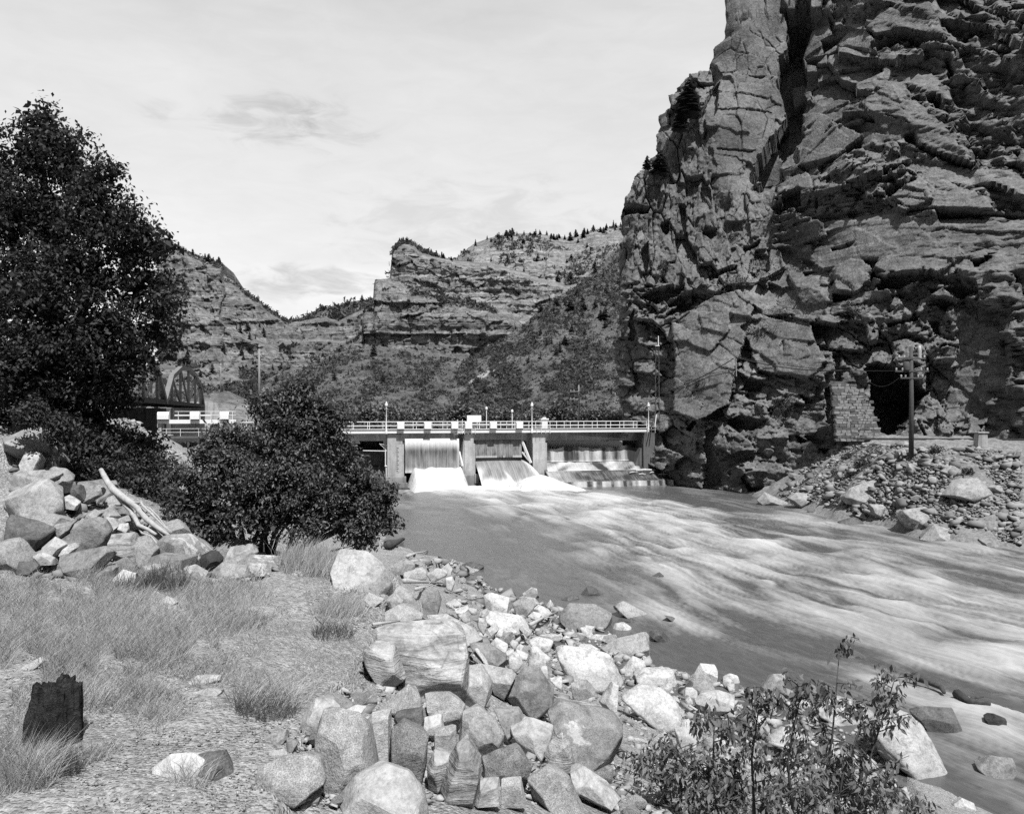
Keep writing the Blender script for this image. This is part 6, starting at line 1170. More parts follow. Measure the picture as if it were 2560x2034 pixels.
def scatter(poly, n, smin, smax, mats, lab, grp, hitf=hit, seed=0, name='rock', avoid=True):
    rr = np.random.default_rng(seed); xs = [a for a, b in poly]; ys = [b for a, b in poly]; k = 0; tries = 0
    while k < n and tries < n * 30:
        tries += 1; px, py = rr.uniform(min(xs), max(xs)), rr.uniform(min(ys), max(ys))
        if not inpoly(np.array([px]), np.array([py]), poly)[0]: continue
        sz = smin * (smax / smin) ** (rr.random() ** 1.8) ; g = hit_low(px, py) if hitf is hit else hitf(px, py); mat = mats[rr.integers(len(mats))]; s = sz / 2 * g.y / F
        o = link(name, SM[mat][rr.integers(5)]); o.location = (g.x, g.y, g.z + s * .3); o.scale = (s * rr.uniform(.85, 1.25), s * rr.uniform(.8, 1.2), s * rr.uniform(.75, 1.1)); o.rotation_euler = (rr.uniform(-.5, .5), rr.uniform(-.5, .5), rr.uniform(0, 6.28))
        l0 = lab[mat] if isinstance(lab, dict) else lab; stem_ = l0; 
        for w_ in (' among', ' filling', ' wedged', ' strewn'): stem_ = stem_.split(w_)[0]
        l0 = near_label(stem_, px, py, l0)
        tag(o, l0, 'rock', grp); k += 1
shoreP = [(a * D2P, b * D2P) for a, b in [(850, 1170), (960, 1185), (1040, 1240), (1180, 1280), (1280, 1330), (1380, 1400), (1500, 1440), (1700, 1470), (1850, 1540), (1900, 1660), (1500, 1640), (1290, 1560), (1140, 1440), (1040, 1330), (950, 1260)]]
scatter(shoreP, 110, 16, 60, ['white_rock', 'white_rock', 'pale_rock', 'mid_rock'], {'white_rock': 'small white cobble among the stones of the near shore', 'pale_rock': 'small pale cobble among the stones of the near shore', 'mid_rock': 'small grey cobble among the stones of the near shore'}, 'cobbles of the near shore', seed=1)
bankP = [(a * D2P, b * D2P) for a, b in [(700, 1470), (760, 1400), (950, 1270), (1040, 1330), (1140, 1440), (1290, 1560), (1320, 1690), (560, 1700), (640, 1560)]]
scatter(bankP, 80, 22, 85, ['granite', 'pale_rock', 'mid_rock', 'grey_rock'], {'granite': 'small speckled granite stone filling gaps between the foreground boulders', 'pale_rock': 'small pale stone filling gaps between the foreground boulders', 'mid_rock': 'small grey stone filling gaps between the foreground boulders', 'grey_rock': 'small dark grey stone filling gaps between the foreground boulders'}, 'small stones between the foreground boulders', seed=2)
heapP = [(a * D2P, b * D2P) for a, b in [(30, 960), (130, 960), (220, 1010), (330, 1120), (600, 1190), (560, 1225), (300, 1240), (30, 1210)]]
scatter(heapP, 55, 45, 150, ['mid_rock', 'grey_rock', 'grey_rock', 'granite'], {'granite': 'speckled granite rock wedged between larger boulders of the left heap', 'pale_rock': 'pale angular rock wedged between larger boulders of the left heap', 'mid_rock': 'grey angular rock wedged between larger boulders of the left heap', 'grey_rock': 'dark grey rock wedged between larger boulders of the left heap'}, 'rocks wedged in the left heap', seed=3)
slopeP = [(a * D2P, b * D2P) for a, b in [(230, 890), (260, 890), (380, 985), (360, 1080), (220, 960)]]
scatter(slopeP, 15, 12, 34, ['mid_rock', 'grey_rock', 'granite'], {'mid_rock': 'half buried grey rock strewn on the shaded slope', 'grey_rock': 'half buried dark rock strewn on the shaded slope', 'granite': 'half buried granite rock strewn on the shaded slope'}, 'rocks on the shaded slope', seed=4)
talP = [(a * D2P, b * D2P) for a, b in [(1640, 1045), (1690, 985), (1750, 940), (1850, 935), (1950, 945), (2150, 950), (2150, 1145), (1950, 1115), (1800, 1080), (1700, 1058)]]
scatter(talP, 45, 14, 40, ['mid_rock', 'mid_rock', 'grey_rock'], {'mid_rock': 'small grey stone strewn over the far talus slope', 'grey_rock': 'small dark stone strewn over the far talus slope'}, 'stones strewn over the far talus', hitf=hit_tal, seed=5)
# gravel too small to count
TPL = []
for i in range(14):
    rr = np.random.default_rng(4000 + i); bm = bmesh.new(); q = rr.normal(size=(9, 3)); q /= np.abs(q).max(1)[:, None] ** .7
    for c_ in q: bm.verts.new(c_ * np.array([.95, .8, .65]))
    r_ = bmesh.ops.convex_hull(bm, input=bm.verts); bmesh.ops.delete(bm, geom=list(set(g for g in r_['geom_interior'] if isinstance(g, bmesh.types.BMVert))), context='VERTS'); bmesh.ops.triangulate(bm, faces=bm.faces); bmesh.ops.recalc_face_normals(bm, faces=bm.faces); bm.verts.index_update()
    TPL.append((np.array([v.co[:] for v in bm.verts]), np.array([[v.index for v in f.verts] for f in bm.faces]))); bm.free()
def gravel(name, label, poly, n, smin, smax, mat, hitf, seed, lv=1):
    rr = np.random.default_rng(seed); Vs = []; Fs = []; nv = 0; xs = [a for a, b in poly]; ys = [b for a, b in poly]; q = []
    px = rr.uniform(min(xs), max(xs), n * 3); py = rr.uniform(min(ys), max(ys), n * 3); m = inpoly(px, py, poly); px, py = px[m][:n], py[m][:n]
    HH = hits(px, py, tal_q, _ty) if hitf is hit_tal else hits(px, py, bank_low, _hy)
    for i in range(len(px)):
        g = Vector(HH[i]); s = rr.uniform(smin, smax) * (1 if rr.random() < .8 else 1.7) / 2 * g.y / F
        V0, F0 = TPL[rr.integers(14)]; v = V0 * rr.uniform(.55, 1.2, 3) * s; a, b = rr.uniform(0, 6.28), rr.uniform(-.7, .7); c_, s_ = math.cos(a), math.sin(a); cb_, sb_ = math.cos(b), math.sin(b)
        v = np.stack([v[:, 0], v[:, 1] * cb_ - v[:, 2] * sb_, v[:, 1] * sb_ + v[:, 2] * cb_], 1); v = np.stack([v[:, 0] * c_ - v[:, 1] * s_, v[:, 0] * s_ + v[:, 1] * c_, v[:, 2] * .8], 1) + np.array([g.x, g.y, g.z + s * .2]); Fs.append(F0 + nv); Vs.append(v); nv += len(V0)
    o = link(name, np_mesh(name, np.concatenate(Vs), np.concatenate(Fs)), MATS[mat]); tag(o, label, 'gravel', kind='stuff')
t = NT('gravel_mix'); g_ = t.n('ShaderNodeNewGeometry'); r_ = g_.outputs['Random Per Island']; t.done(t.math('MULTIPLY', t.rng(r_, 0, 1, .13, .36), t.rng(t.noise(t.coord('Position'), 40, 3), .3, .7, .8, 1.2)), .9)
t = NT('gravel_far'); g_ = t.n('ShaderNodeNewGeometry'); r_ = g_.outputs['Random Per Island']; t.done(t.rng(r_, 0, 1, .1, .28), .9)
groundP = [(-60, 1480), (300, 1430), (800, 1420), (980, 1520), (900, 1700), (800, 1850), (700, 2040), (-60, 2040)]
gravel('gravel', 'loose pale gravel over the trodden near bank', groundP, 6500, 2.5, 7, 'gravel_mix', hit, 11)
gravel('gravel', 'loose stones between the boulders of the near bank', bankP, 1500, 6, 18, 'gravel_mix', hit, 12)
gravel('gravel', 'cobbly fill between the shore stones', shoreP, 1300, 6, 17, 'gravel_mix', hit, 13)
gravel('gravel', 'broken stone chips covering the far talus', talP, 7000, 3, 10, 'gravel_far', hit_tal, 14)
gravel('rubble', 'angular blocks of rubble strewn over the far talus', talP, 700, 10, 26, 'gravel_far', hit_tal, 19)
gravel('gravel', 'pale rubble along the crest of the shaded slope', [(280, 1035), (330, 1045), (400, 1100), (470, 1165), (455, 1180), (385, 1130)], 500, 5, 15, 'gravel_mix', hit, 15)

gravel('rubble', 'angular rubble packed between the foreground boulders', bankP, 1300, 10, 32, 'gravel_mix', hit, 16)
gravel('rubble', 'angular rubble packed between the shore boulders', shoreP, 900, 10, 32, 'gravel_mix', hit, 17)
gravel('rubble', 'broken rubble packed between the boulders of the left heap', heapP, 700, 14, 40, 'gravel_far', hit, 18)
sapP = [(a * D2P, b * D2P) for a, b in [(1290, 1580), (1500, 1640), (1900, 1660), (1980, 1720), (1280, 1740)]]
scatter(sapP, 22, 25, 90, ['pale_rock', 'white_rock', 'granite', 'mid_rock'], {'pale_rock': 'leaf shaded pale stone among the sapling stems', 'white_rock': 'leaf shaded white stone among the sapling stems', 'granite': 'leaf shaded speckled stone among the sapling stems', 'mid_rock': 'leaf shaded grey stone among the sapling stems'}, 'stones among the sapling stems', seed=6)
gravel('rubble', 'rubble lying under the saplings', sapP, 350, 12, 34, 'gravel_mix', hit, 20)
# ---- stump, drift logs, sticks
sg = hit(130, 1850); sY = sg.y; so = Vector((sg.x, sY, sg.z - .08)); st_ = empty('stump', so); tag(st_, 'blackened broken tree stump in the grass at the lower left', 'stump')
th_, hh_ = np.meshgrid(np.linspace(0, 2 * np.pi, 97), np.linspace(0, 1, 30)); cth, sth = np.cos(th_), np.sin(th_)
rid = fbm(cth * 3.2, sth * 3.2, hh_ * .9, seed=661, oct=4); fine_ = fbm(cth * 11, sth * 11, hh_ * 2.2, seed=662, oct=3); hgt_ = 190 / F * sY * (.86 + .13 * fbm(cth * 1.6, sth * 1.6, seed=663, oct=4) + .05 * fbm(cth * 9, sth * 9, seed=664, oct=2)); R_ = 62 / F * sY
rad_ = R_ * (1.12 - .28 * hh_ + .3 * np.clip(.18 - hh_, 0, 1)) * (1 + .34 * rid + .2 * fine_); sv = np.stack([cth * rad_ + hh_ * .05, sth * rad_ * .8, hh_ * hgt_], -1); cap = sv[-1] * np.array([.45, .45, .82]); sv = np.concatenate([sv, cap[None], (sv[-1:] * np.array([.05, .05, .7]))], 0)
link('trunk', np_mesh('trunk', sv.reshape(-1, 3), grid_faces(*sv.shape[:2]), False), MATS['stump_bark'], st_)
def limb(pts, rad, Ys, name, mat, parent, org):
    MB().tube([P(a, b, y) - org for (a, b), y in zip(pts, Ys)], rad, 9).build(name, MATS[mat], parent, smooth=True)
def cb(l): return [(CB[0] + a / CB[2], CB[1] + b / CB[2]) for a, b in l]
org = P(*cb([(1310, 1200)])[0], 17.3); lg = empty('drift_log', org); tag(lg, 'long forked bleached drift log leaning across the left heap', 'drift log')
limb(cb([(785, 695), (835, 790), (880, 850), (950, 905), (1060, 980), (1140, 1080), (1230, 1150), (1315, 1205)]), [.05, .065, .08, .075, .07, .062, .05, .03], np.linspace(18.6, 17.3, 8), 'trunk', 'driftwood', lg, org)
limb(cb([(880, 850), (940, 930), (1020, 1020), (1060, 1110), (1110, 1190), (1180, 1215), (1235, 1290)]), [.06, .055, .048, .04, .033, .025, .015], np.linspace(18.3, 17.2, 7), 'branch', 'driftwood', lg, org)
limb(cb([(1030, 960), (1100, 950), (1110, 975), (1180, 1040), (1250, 1110), (1330, 1190)]), [.03, .03, .025, .022, .018, .01], np.linspace(17.9, 17.4, 6), 'branch', 'driftwood', lg, org)
limb(cb([(1100, 970), (1170, 1000), (1230, 1060), (1290, 1140), (1340, 1185)]), [.02, .018, .014, .012, .008], np.linspace(17.9, 17.4, 5), 'twig', 'driftwood', lg, org)
limb(cb([(1040, 1050), (1080, 1130), (1150, 1160), (1215, 1200)]), [.05, .05, .04, .03], np.linspace(17.8, 17.3, 4), 'branch', 'driftwood', lg, org)
def stick(pts, r, lab, mat='driftwood', name='driftwood', forks=()):
    Y = [max(hit(a, b).y - .15, 2) for a, b in pts]; Yb = sum(Y) / len(Y); org = P(*pts[0], Y[0]); e = empty(name, org); tag(e, lab, 'driftwood')
    MB().tube([P(a, b, y) + Vector((0, 0, r)) - org for (a, b), y in zip(pts, Y)], [r * (1 - .6 * i / (len(pts) - 1)) for i in range(len(pts))], 7).build('stem', MATS[mat], e, smooth=True)
    for f in forks: MB().tube([P(a, b, Yb) + Vector((0, 0, r)) - org for a, b in f], [r * .5, r * .35, r * .15][:len(f)] if len(f) < 4 else r * .3, 6).build('twig', MATS[mat], e, smooth=True)
def ce(l): return [(CE[0] + a / CE[2], CE[1] + b / CE[2]) for a, b in l]
def cg(l): return [(CG[0] + a / CG[2], CG[1] + b / CG[2]) for a, b in l]
def cf(l): return [(CF[0] + a / CF[2], CF[1] + b / CF[2]) for a, b in l]
stick(ce([(425, 195), (500, 165), (560, 155), (610, 138)]), .09, 'bleached branch caught on the upper shore rocks'); stick(ce([(400, 425), (560, 428), (740, 435)]), .08, 'straight bleached pole lying on the upper shore rocks'); stick(ce([(250, 120), (330, 90), (390, 60)]), .32, 'dark drift log poking out below the big bush', 'dark_wood')
stick(ce([(500, 490), (600, 460), (690, 455)]), .05, 'bundle of pale sticks on the flaky shore rock', forks=[ce([(490, 500), (600, 480), (700, 440)]), ce([(520, 470), (620, 440), (660, 390)]), ce([(560, 500), (640, 440), (720, 480)])])
stick(ce([(1530, 810), (1640, 750), (1780, 690)]), .09, 'pale forked driftwood branch left of the big dark boulder', forks=[ce([(1600, 790), (1690, 740), (1740, 745)]), ce([(1560, 900), (1650, 860), (1780, 880)]), ce([(1600, 880), (1700, 820), (1720, 760)]), ce([(1620, 900), (1740, 850), (1790, 930)])])
stick(ce([(850, 640), (900, 640), (960, 635)]), .05, 'pale splinter of wood on the shore slabs')
stick(cf([(1300, 1220), (1420, 1300), (1540, 1360), (1640, 1410)]), .09, 'pale drift pole behind the left saplings', forks=[cf([(1380, 1240), (1500, 1310), (1600, 1390)])])
stick(cg([(1585, 405), (1660, 430), (1735, 465), (1750, 490)]), .16, 'dark log awash in the current at the right', 'dark_wood'); stick(cg([(1815, 500), (1880, 540), (1985, 550)]), .18, 'dark snagged driftwood in the current near the right edge', 'dark_wood', forks=[cg([(1860, 545), (1900, 520), (1950, 515)])])
stick(cg([(1330, 760), (1400, 840), (1450, 895)]), .03, 'pale dead stick leaning on the huge pale boulder'); stick(cg([(860, 735), (970, 765)]), .07, 'white splintered board lying between the saplings'); stick(cg([(340, 740), (350, 690)]), .05, 'short pale stub of wood among the left saplings'); stick(cg([(1240, 930), (1400, 890)]), .06, 'pale broken branch low under the right saplings'); stick(cg([(1540, 980), (1590, 1040)]), .05, 'pale stick at the bottom edge by the saplings')
def cd(l): return [(CD[0] + a / CD[2], CD[1] + b / CD[2]) for a, b in l]
stick(cd([(350, 700), (400, 660), (435, 615)]), .025, 'short pale bit of wood beside the stump'); stick(cd([(1700, 90), (1760, 150), (1800, 180)]), .01, 'dead twig in the grass beside the flaky rock', forks=[cd([(1740, 130), (1760, 60)]), cd([(1760, 160), (1850, 170), (1920, 140)])]); stick(cd([(2010, 140), (2080, 130), (2156, 120)]), .03, 'thin pale stick on the slab above the banded boulder')
stick([(a / CC[2], 1000 + b / CC[2]) for a, b in [(1210, 800), (1240, 780), (1275, 730)]], .04, 'forked bleached stub above the white capped boulder', forks=[[(a / CC[2], 1000 + b / CC[2]) for a, b in [(1220, 790), (1222, 720)]]])
stick([(1600 + a / 2.246, 1150 + b / 2.246) for a, b in [(1695, 360), (1840, 362)]], .12, 'dark plank stranded at the far waterline', 'dark_wood') if False else None
# ------------------------------------------------------------------ plants
def leaf_mesh(name, C, size, droop=.4, seed=0, aspect=.5, up=None):
    "one bent leaf (two faces, sharing a midrib) at every point of C"
    rr = np.random.default_rng(seed); n = len(C); az = rr.uniform(0, 2 * np.pi, n); el = rr.normal(-droop, .5, n)
    d = np.stack([np.cos(az) * np.cos(el), np.sin(az) * np.cos(el), np.sin(el)], 1); ref = rr.normal(size=(n, 3)) * .45 + np.array([0, 0, 1.]); s = np.cross(d, ref); s /= np.linalg.norm(s, axis=1)[:, None] + 1e-9; nrm = np.cross(s, d)
    L = (size * rr.uniform(.6, 1.25, n))[:, None]; wd = L * aspect * .5
    a = C; m = C + d * L * .5 + nrm * L * .06; b = C + d * L - np.array([0, 0, 1.]) * L * .12
    V = np.stack([a, m + s * wd - nrm * L * .07, b, m - s * wd - nrm * L * .07], 1).reshape(-1, 3)
    i = np.arange(n)[:, None] * 4; Fq = np.concatenate([i + np.array([[0, 1, 2]]), i + np.array([[0, 2, 3]])], 0)
    return np_mesh(name, V, Fq)
def blob_points(blobs, Y0, n_cl, per, seed, spread=.3, org=(0, 0, 0), fill=.35, ydep=1.0, thr=-.35, cs=.9):
    "leaf positions: clusters thrown mostly on the outside of a set of crown lobes"
    rr = np.random.default_rng(seed); B = np.array([(*P(a * D2P, b * D2P, Y0 + (c_ if c_ else 0)), r * D2P / F * Y0) for a, b, r, c_ in blobs]); pr = B[:, 3] ** 2; pr /= pr.sum()
    k = rr.choice(len(B), n_cl, p=pr); v = rr.normal(size=(n_cl, 3)); v /= np.linalg.norm(v, axis=1)[:, None]; rad = np.where(rr.random(n_cl) < fill, rr.uniform(.2, .85, n_cl), rr.uniform(.82, 1.06, n_cl)); v[:, 1] *= ydep
    c = B[k, :3] + v * (B[k, 3] * rad)[:, None]
    keep = fbm(c[:, 0] / cs, c[:, 1] / cs, c[:, 2] / cs, seed=seed, oct=2) > thr; c = c[keep]
    pts = np.repeat(c, per, 0) + rr.normal(size=(len(c) * per, 3)) * spread * np.array([1, 1, .62]); return pts - np.array(org), c - np.array(org)
def crown(name, parent, pts, size, mat, seed, droop=.45, aspect=.5): return link(name, leaf_mesh(name, pts, size, droop, seed, aspect), MATS[mat], parent)
# --- the big dark tree at the left
tb = hit(150, 1130); tb = Vector((-12.6, 22.5, 9.3)); tr = empty('broadleaf_tree', tb); tag(tr, 'tall dark leafy tree filling the left edge', 'tree')
bl = [(85, 250, 42, 0), (110, 285, 40, 0), (60, 330, 70, .5), (140, 335, 68, 0), (200, 388, 60, -.3), (232, 365, 26, -.3), (95, 450, 105, .5), (225, 465, 82, -.3), (290, 490, 55, 0), (330, 520, 42, .3), (180, 570, 115, 0), (305, 600, 72, .3), (345, 640, 38, 0), (80, 620, 105, -.5), (225, 690, 92, -.3), (318, 700, 50, .5), (352, 725, 22, .5), (115, 735, 95, -.3), (50, 780, 70, -.8), (195, 790, 70, 0), (275, 765, 45, .5), (0, 450, 115, .5), (-30, 620, 130, .5), (-20, 770, 100, 0), (300, 930, 40, 2.), (230, 925, 55, 1.5), (170, 900, 60, 1.), (120, 950, 40, 1), (255, 985, 45, 2.), (140, 850, 60, .5), (80, 860, 50, -.3), (200, 880, 50, .8), (245, 840, 40, .8), (0, 880, 60, 0), (150, 930, 40, .8), (-60, 350, 80, .5)]  # lowest lobes added so dark leaves fill the slope's shade
pts, cl_ = blob_points(bl, 21.5, 5600, 17, 21, .14, tb, .1, 1.0, -.08, .45); crown('crown', tr, pts, .12, 'leaf_dark', 31, .5, .6)
pts2, _ = blob_points([(a, b, r * .64, c) for a, b, r, c in bl], 21.5, 4200, 4, 23, .2, tb, 1., 1., -9); crown('shade_filler', tr, pts2, .2, 'leaf_dark', 33, .3, .7)  # larger dark leaves added inside the crown to block light
lm = MB().tube([(0, 0, -1), (.1, 0, 1.5), (.0, .1, 3.5), (-.2, .2, 6), (-.4, .1, 8.5)], [.34, .28, .22, .15, .06], 10)
lm.build('trunk', MATS['bark'], tr, smooth=True)
for i in range(16):
    q = cl_[rng.integers(len(cl_))]; z0 = max(.8, min(7, q[2] * .55)); MB().tube([(-.05, .1, z0), tuple(Vector((0, 0, z0)).lerp(Vector(q), .5) + Vector((0, 0, .3))), tuple(q)], [.1, .06, .02], 6).build('limb', MATS['bark'], tr, smooth=True)
# --- the big bush in the middle
bb = Vector((-6.0, 19.2, 7.0)); bu = empty('bush', bb); tag(bu, 'big dark leafy bush in front of the left end of the dam', 'bush')
bl = [(622, 842, 44, 0), (580, 868, 42, 0), (665, 868, 42, 0), (620, 905, 72, 0), (560, 925, 50, -.2), (690, 915, 40, .2), (505, 920, 26, .2), (478, 950, 55, 0), (430, 1010, 48, 0), (400, 1060, 42, 0), (520, 1020, 85, -.4), (605, 1010, 85, -.3), (690, 1020, 70, 0), (752, 1022, 52, .2), (795, 1045, 34, .3), (800, 1085, 30, .3), (450, 1085, 52, -.2), (550, 1085, 62, -.5), (650, 1090, 62, -.4), (735, 1090, 50, 0), (380, 1000, 26, .3), (765, 1125, 30, .2), (640, 812, 18, 0), (545, 850, 18, 0), (718, 885, 20, .2), (470, 905, 18, .2), (815, 1025, 18, .3), (825, 1105, 16, .3), (360, 1070, 18, .2), (735, 960, 26, .2), (420, 950, 20, .2)]
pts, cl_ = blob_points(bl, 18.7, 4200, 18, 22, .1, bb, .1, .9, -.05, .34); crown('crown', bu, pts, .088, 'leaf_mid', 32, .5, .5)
pts2, _ = blob_points([(a, b, r * .62, c) for a, b, r, c in bl], 18.7, 3000, 4, 24, .15, bb, 1., .85, -9); crown('shade_filler', bu, pts2, .15, 'leaf_dark', 34, .3, .7)  # darker leaves added inside the bush to block light and deepen its shade
for i in range(18):
    q = cl_[rng.integers(len(cl_))]; MB().tube([(rng.uniform(-.5, .5), rng.uniform(-.2, .2), -.6), tuple(Vector(q) * .5 + Vector((0, 0, -.1))), tuple(q)], [.06, .04, .012], 6).build('stem', MATS['bark'], bu, smooth=True)
# --- low shrubs on the shaded slope, then a row added as shade
for i, (bl, Y0, lab) in enumerate([([(300, 960, 42, 0), (340, 1010, 42, 0), (270, 990, 32, 0)], 26, 'low dark shrub on the shaded slope behind the drift log'), ([(330, 1070, 36, 0), (365, 1100, 28, 0), (300, 1050, 25, 0)], 22, 'low dark shrub between the drift log and the big bush'), ([(230, 930, 30, 0), (205, 960, 26, 0)], 27, 'small dark shrub under the edge of the tall tree'), ([(120, 900, 30, 0), (70, 870, 26, 0)], 19.5, 'leafy branch hanging over the left heap')]):
    c0 = P(bl[0][0] * D2P, bl[0][1] * D2P, Y0); e = empty('shrub', c0); tag(e, lab, 'shrub'); pts, cl_ = blob_points(bl, Y0, 420, 10, 60 + i, .12, c0, .3, .8); crown('foliage', e, pts, .1, 'leaf_dark', 61 + i)
    for k in range(4): MB().tube([(0, 0, -1.), tuple(cl_[k])], [.03, .01], 5).build('stem', MATS['bark'], e)
for i, (a, b, r) in enumerate([(150, 930, 48), (205, 955, 52), (255, 940, 50), (232, 1015, 40), (292, 1035, 42), (172, 1000, 30), (320, 1000, 42), (355, 1065, 34), (100, 905, 40), (300, 985, 45)]):  # shrubs added to darken ground that only lies in tree shade
    Y0 = max(20.5, min(hit(a * D2P, (b + r * .5) * D2P).y, 30)); c0 = P(a * D2P, (b + r * .6) * D2P, Y0); e = empty('shrub', c0); tag(e, 'dark shrub added as shade on the slope behind the heap, ' + ['1st', '3rd', '5th', '4th', '6th', '2nd', '8th', '9th', 'leftmost', '7th'][i] + ' from the left', 'shrub', 'dark shrubs added as shade behind the heap'); pts, cl_ = blob_points([(a, b, r, 0)], Y0, 230, 11, 80 + i, .13, c0, .35, .8); crown('foliage', e, pts, .13, 'leaf_dark', 81 + i)
    for k in range(3): MB().tube([(0, 0, -.5), tuple(cl_[k])], [.03, .01], 5).build('stem', MATS['bark'], e)
# --- leafy saplings at the lower right
saps = [(1405, 1545, 1440, 'leftmost leafy sapling at the bottom'), (1345, 1600, 1390, 'small low sapling left of all the others'), (1505, 1490, 1520, 'sapling rising in front of the pale boulder'), (1600, 1470, 1600, 'slender sapling right of the pale boulder'), (1690, 1440, 1690, 'dense sapling in the middle of the sapling clump'), (1768, 1365, 1730, 'tallest sapling, its tip against the river'), (1885, 1425, 1800, 'sapling leaning right towards the dark wet boulder'), (1830, 1480, 1760, 'bushy sapling below the leaning one'), (1560, 1590, 1560, 'low bushy sapling near the bottom edge'), (1760, 1600, 1740, 'low dense sapling in front of the huge pale boulder'), (1880, 1640, 1850, 'low sapling at the foot of the huge pale boulder'), (1660, 1560, 1650, 'sapling with pale leaves at the centre of the clump'), (1470, 1600, 1480, 'low sapling between the leftmost ones'), (1400, 1650, 1410, 'knee high sapling at the bottom edge, leftmost of its row'), (1540, 1650, 1540, 'knee high sapling at the bottom edge, second of its row'), (1630, 1655, 1630, 'knee high sapling at the bottom edge, third of its row'), (1710, 1650, 1710, 'knee high sapling at the bottom edge, fourth of its row'), (1800, 1660, 1800, 'knee high sapling at the bottom edge, fifth of its row'), (1935, 1690, 1900, 'knee high sapling at the bottom edge, rightmost of its row')]
for i, (tx_, ty_, bx_, lab) in enumerate(saps):
    rr = np.random.default_rng(500 + i); Y0 = rr.uniform(9.6, 11.6); tip = P(tx_ * D2P, ty_ * D2P, Y0); bx = P(bx_ * D2P, 1700 * D2P, Y0).x; by = Y0 + .2; bz = float(bank_z(np.array([bx]), np.array([by]))[0]); b = Vector((bx, by, bz - .1)); e = empty('sapling', b); tag(e, lab, 'sapling', 'leafy saplings at the lower right')
    T = tip - b; mid = T * .5 + Vector((rr.uniform(-.15, .15), 0, .08)); MB().tube([(0, 0, 0), tuple(mid), tuple(T)], [.022, .015, .005], 6).build('stem', MATS['bark'], e, smooth=True)
    pts = []; nb_ = int(8 + T.length * 6.5)
    for k in range(nb_):
        f = rr.uniform(.0, 1.); pos = (Vector((0, 0, 0)).lerp(mid, f * 2) if f < .5 else mid.lerp(T, f * 2 - 1)); az = rr.uniform(0, 6.28); ln = rr.uniform(.2, .6) * (1.3 - .75 * f); dr = Vector((math.cos(az), math.sin(az) * .8, rr.uniform(.1, .8))).normalized(); end = pos + dr * ln
        MB().tube([tuple(pos), tuple(end)], [.008, .003], 4).build('twig', MATS['bark'], e)
        for j in range(6):
            g = rr.uniform(.3, 1.05); c0 = pos + dr * ln * g; pts += [np.array(c0) + rr.normal(size=3) * .045 for _ in range(4)]
    pts += [np.array(T) + rr.normal(size=3) * .06 for _ in range(14)]
    crown('foliage', e, np.array(pts), .105, 'leaf_light', 520 + i, .8, .42)
# --- grass
def grass(name, label, polys, mat, seed):
    "polys: (pixel polygon, blades, height lo, hi, lean)"
    rr = np.random.default_rng(seed); Vs = []; n0 = 0; Fs = []
    for poly, n, hlo, hhi, lean, clump in polys:
        xs = [a for a, b in poly]; ys = [b for a, b in poly]; px = rr.uniform(min(xs), max(xs), n * 4); py = rr.uniform(min(ys), max(ys), n * 4); m = inpoly(px, py, poly) & (fbm(px / 70, py / 45, seed=seed, oct=3) > clump); px, py = px[m][:n], py[m][:n]
        qx = np.linspace(min(xs), max(xs), 40); qy = np.linspace(min(ys), max(ys), 40); MX, MY = np.meshgrid(qx, qy); T_ = hits(MX.ravel(), MY.ravel(), bank_q, _hy).reshape(40, 40, 3)
        fx = (px - qx[0]) / (qx[-1] - qx[0]) * 39; fy = (py - qy[0]) / (qy[-1] - qy[0]) * 39; ix = np.clip(fx.astype(int), 0, 38); iy = np.clip(fy.astype(int), 0, 38); ax, ay = (fx - ix)[:, None], (fy - iy)[:, None]
        g = (T_[iy, ix] * (1 - ax) + T_[iy, ix + 1] * ax) * (1 - ay) + (T_[iy + 1, ix] * (1 - ax) + T_[iy + 1, ix + 1] * ax) * ay
        k = len(g); h = (hlo + (hhi - hlo) * rr.random(k) ** 1.7 * 1.25)[:, None]; az = rr.uniform(0, 6.28, k); ln = rr.uniform(.15, 1, k) * lean; d = np.stack([np.cos(az) * ln + .12, np.sin(az) * ln, np.ones(k)], 1); d /= np.linalg.norm(d, axis=1)[:, None]
        s = np.stack([-np.sin(az + 1.2), np.cos(az + 1.2), np.zeros(k)], 1) * (.0011 + .0002 * g[:, 1])[:, None]; g[:, 2] -= .02
        md = g + d * h * .55; tp = g + d * h * .95 + np.stack([np.cos(az) * ln, np.sin(az) * ln, -.3 * ln], 1) * h * .35
        Vs.append(np.stack([g - s, g + s, md - s * .8, md + s * .8, tp], 1).reshape(-1, 3)); i = np.arange(k)[:, None] * 5 + n0; Fs += [i + np.array([[0, 1, 3]]), i + np.array([[0, 3, 2]]), i + np.array([[2, 3, 4]])]; n0 += k * 5
    o = link(name, np_mesh(name, np.concatenate(Vs), np.concatenate(Fs)), MATS[mat]); tag(o, label, 'grass', kind='stuff')
def dp(l): return [(a * D2P, b * D2P) for a, b in l]
grass('grass', 'thin dry grass over the gravel of the near bank', [(dp([(-20, 1225), (260, 1200), (600, 1190), (760, 1180), (830, 1250), (780, 1340), (700, 1430), (640, 1500), (420, 1500), (300, 1560), (-20, 1700)]), 27000, .04, .2, 1.0, -.12), (dp([(-20, 1225), (300, 1200), (560, 1240), (540, 1330), (300, 1420), (-20, 1430)]), 22000, .07, .32, 1.0, -.18)], 'grass', 71)
def tuss(cx, cy, r, n, lo, hi, lean=.8): return (dp([(cx + r * math.cos(a), cy + r * .32 * math.sin(a)) for a in np.linspace(0, 6.28, 10, endpoint=False)]), n, lo, hi, lean, -9)
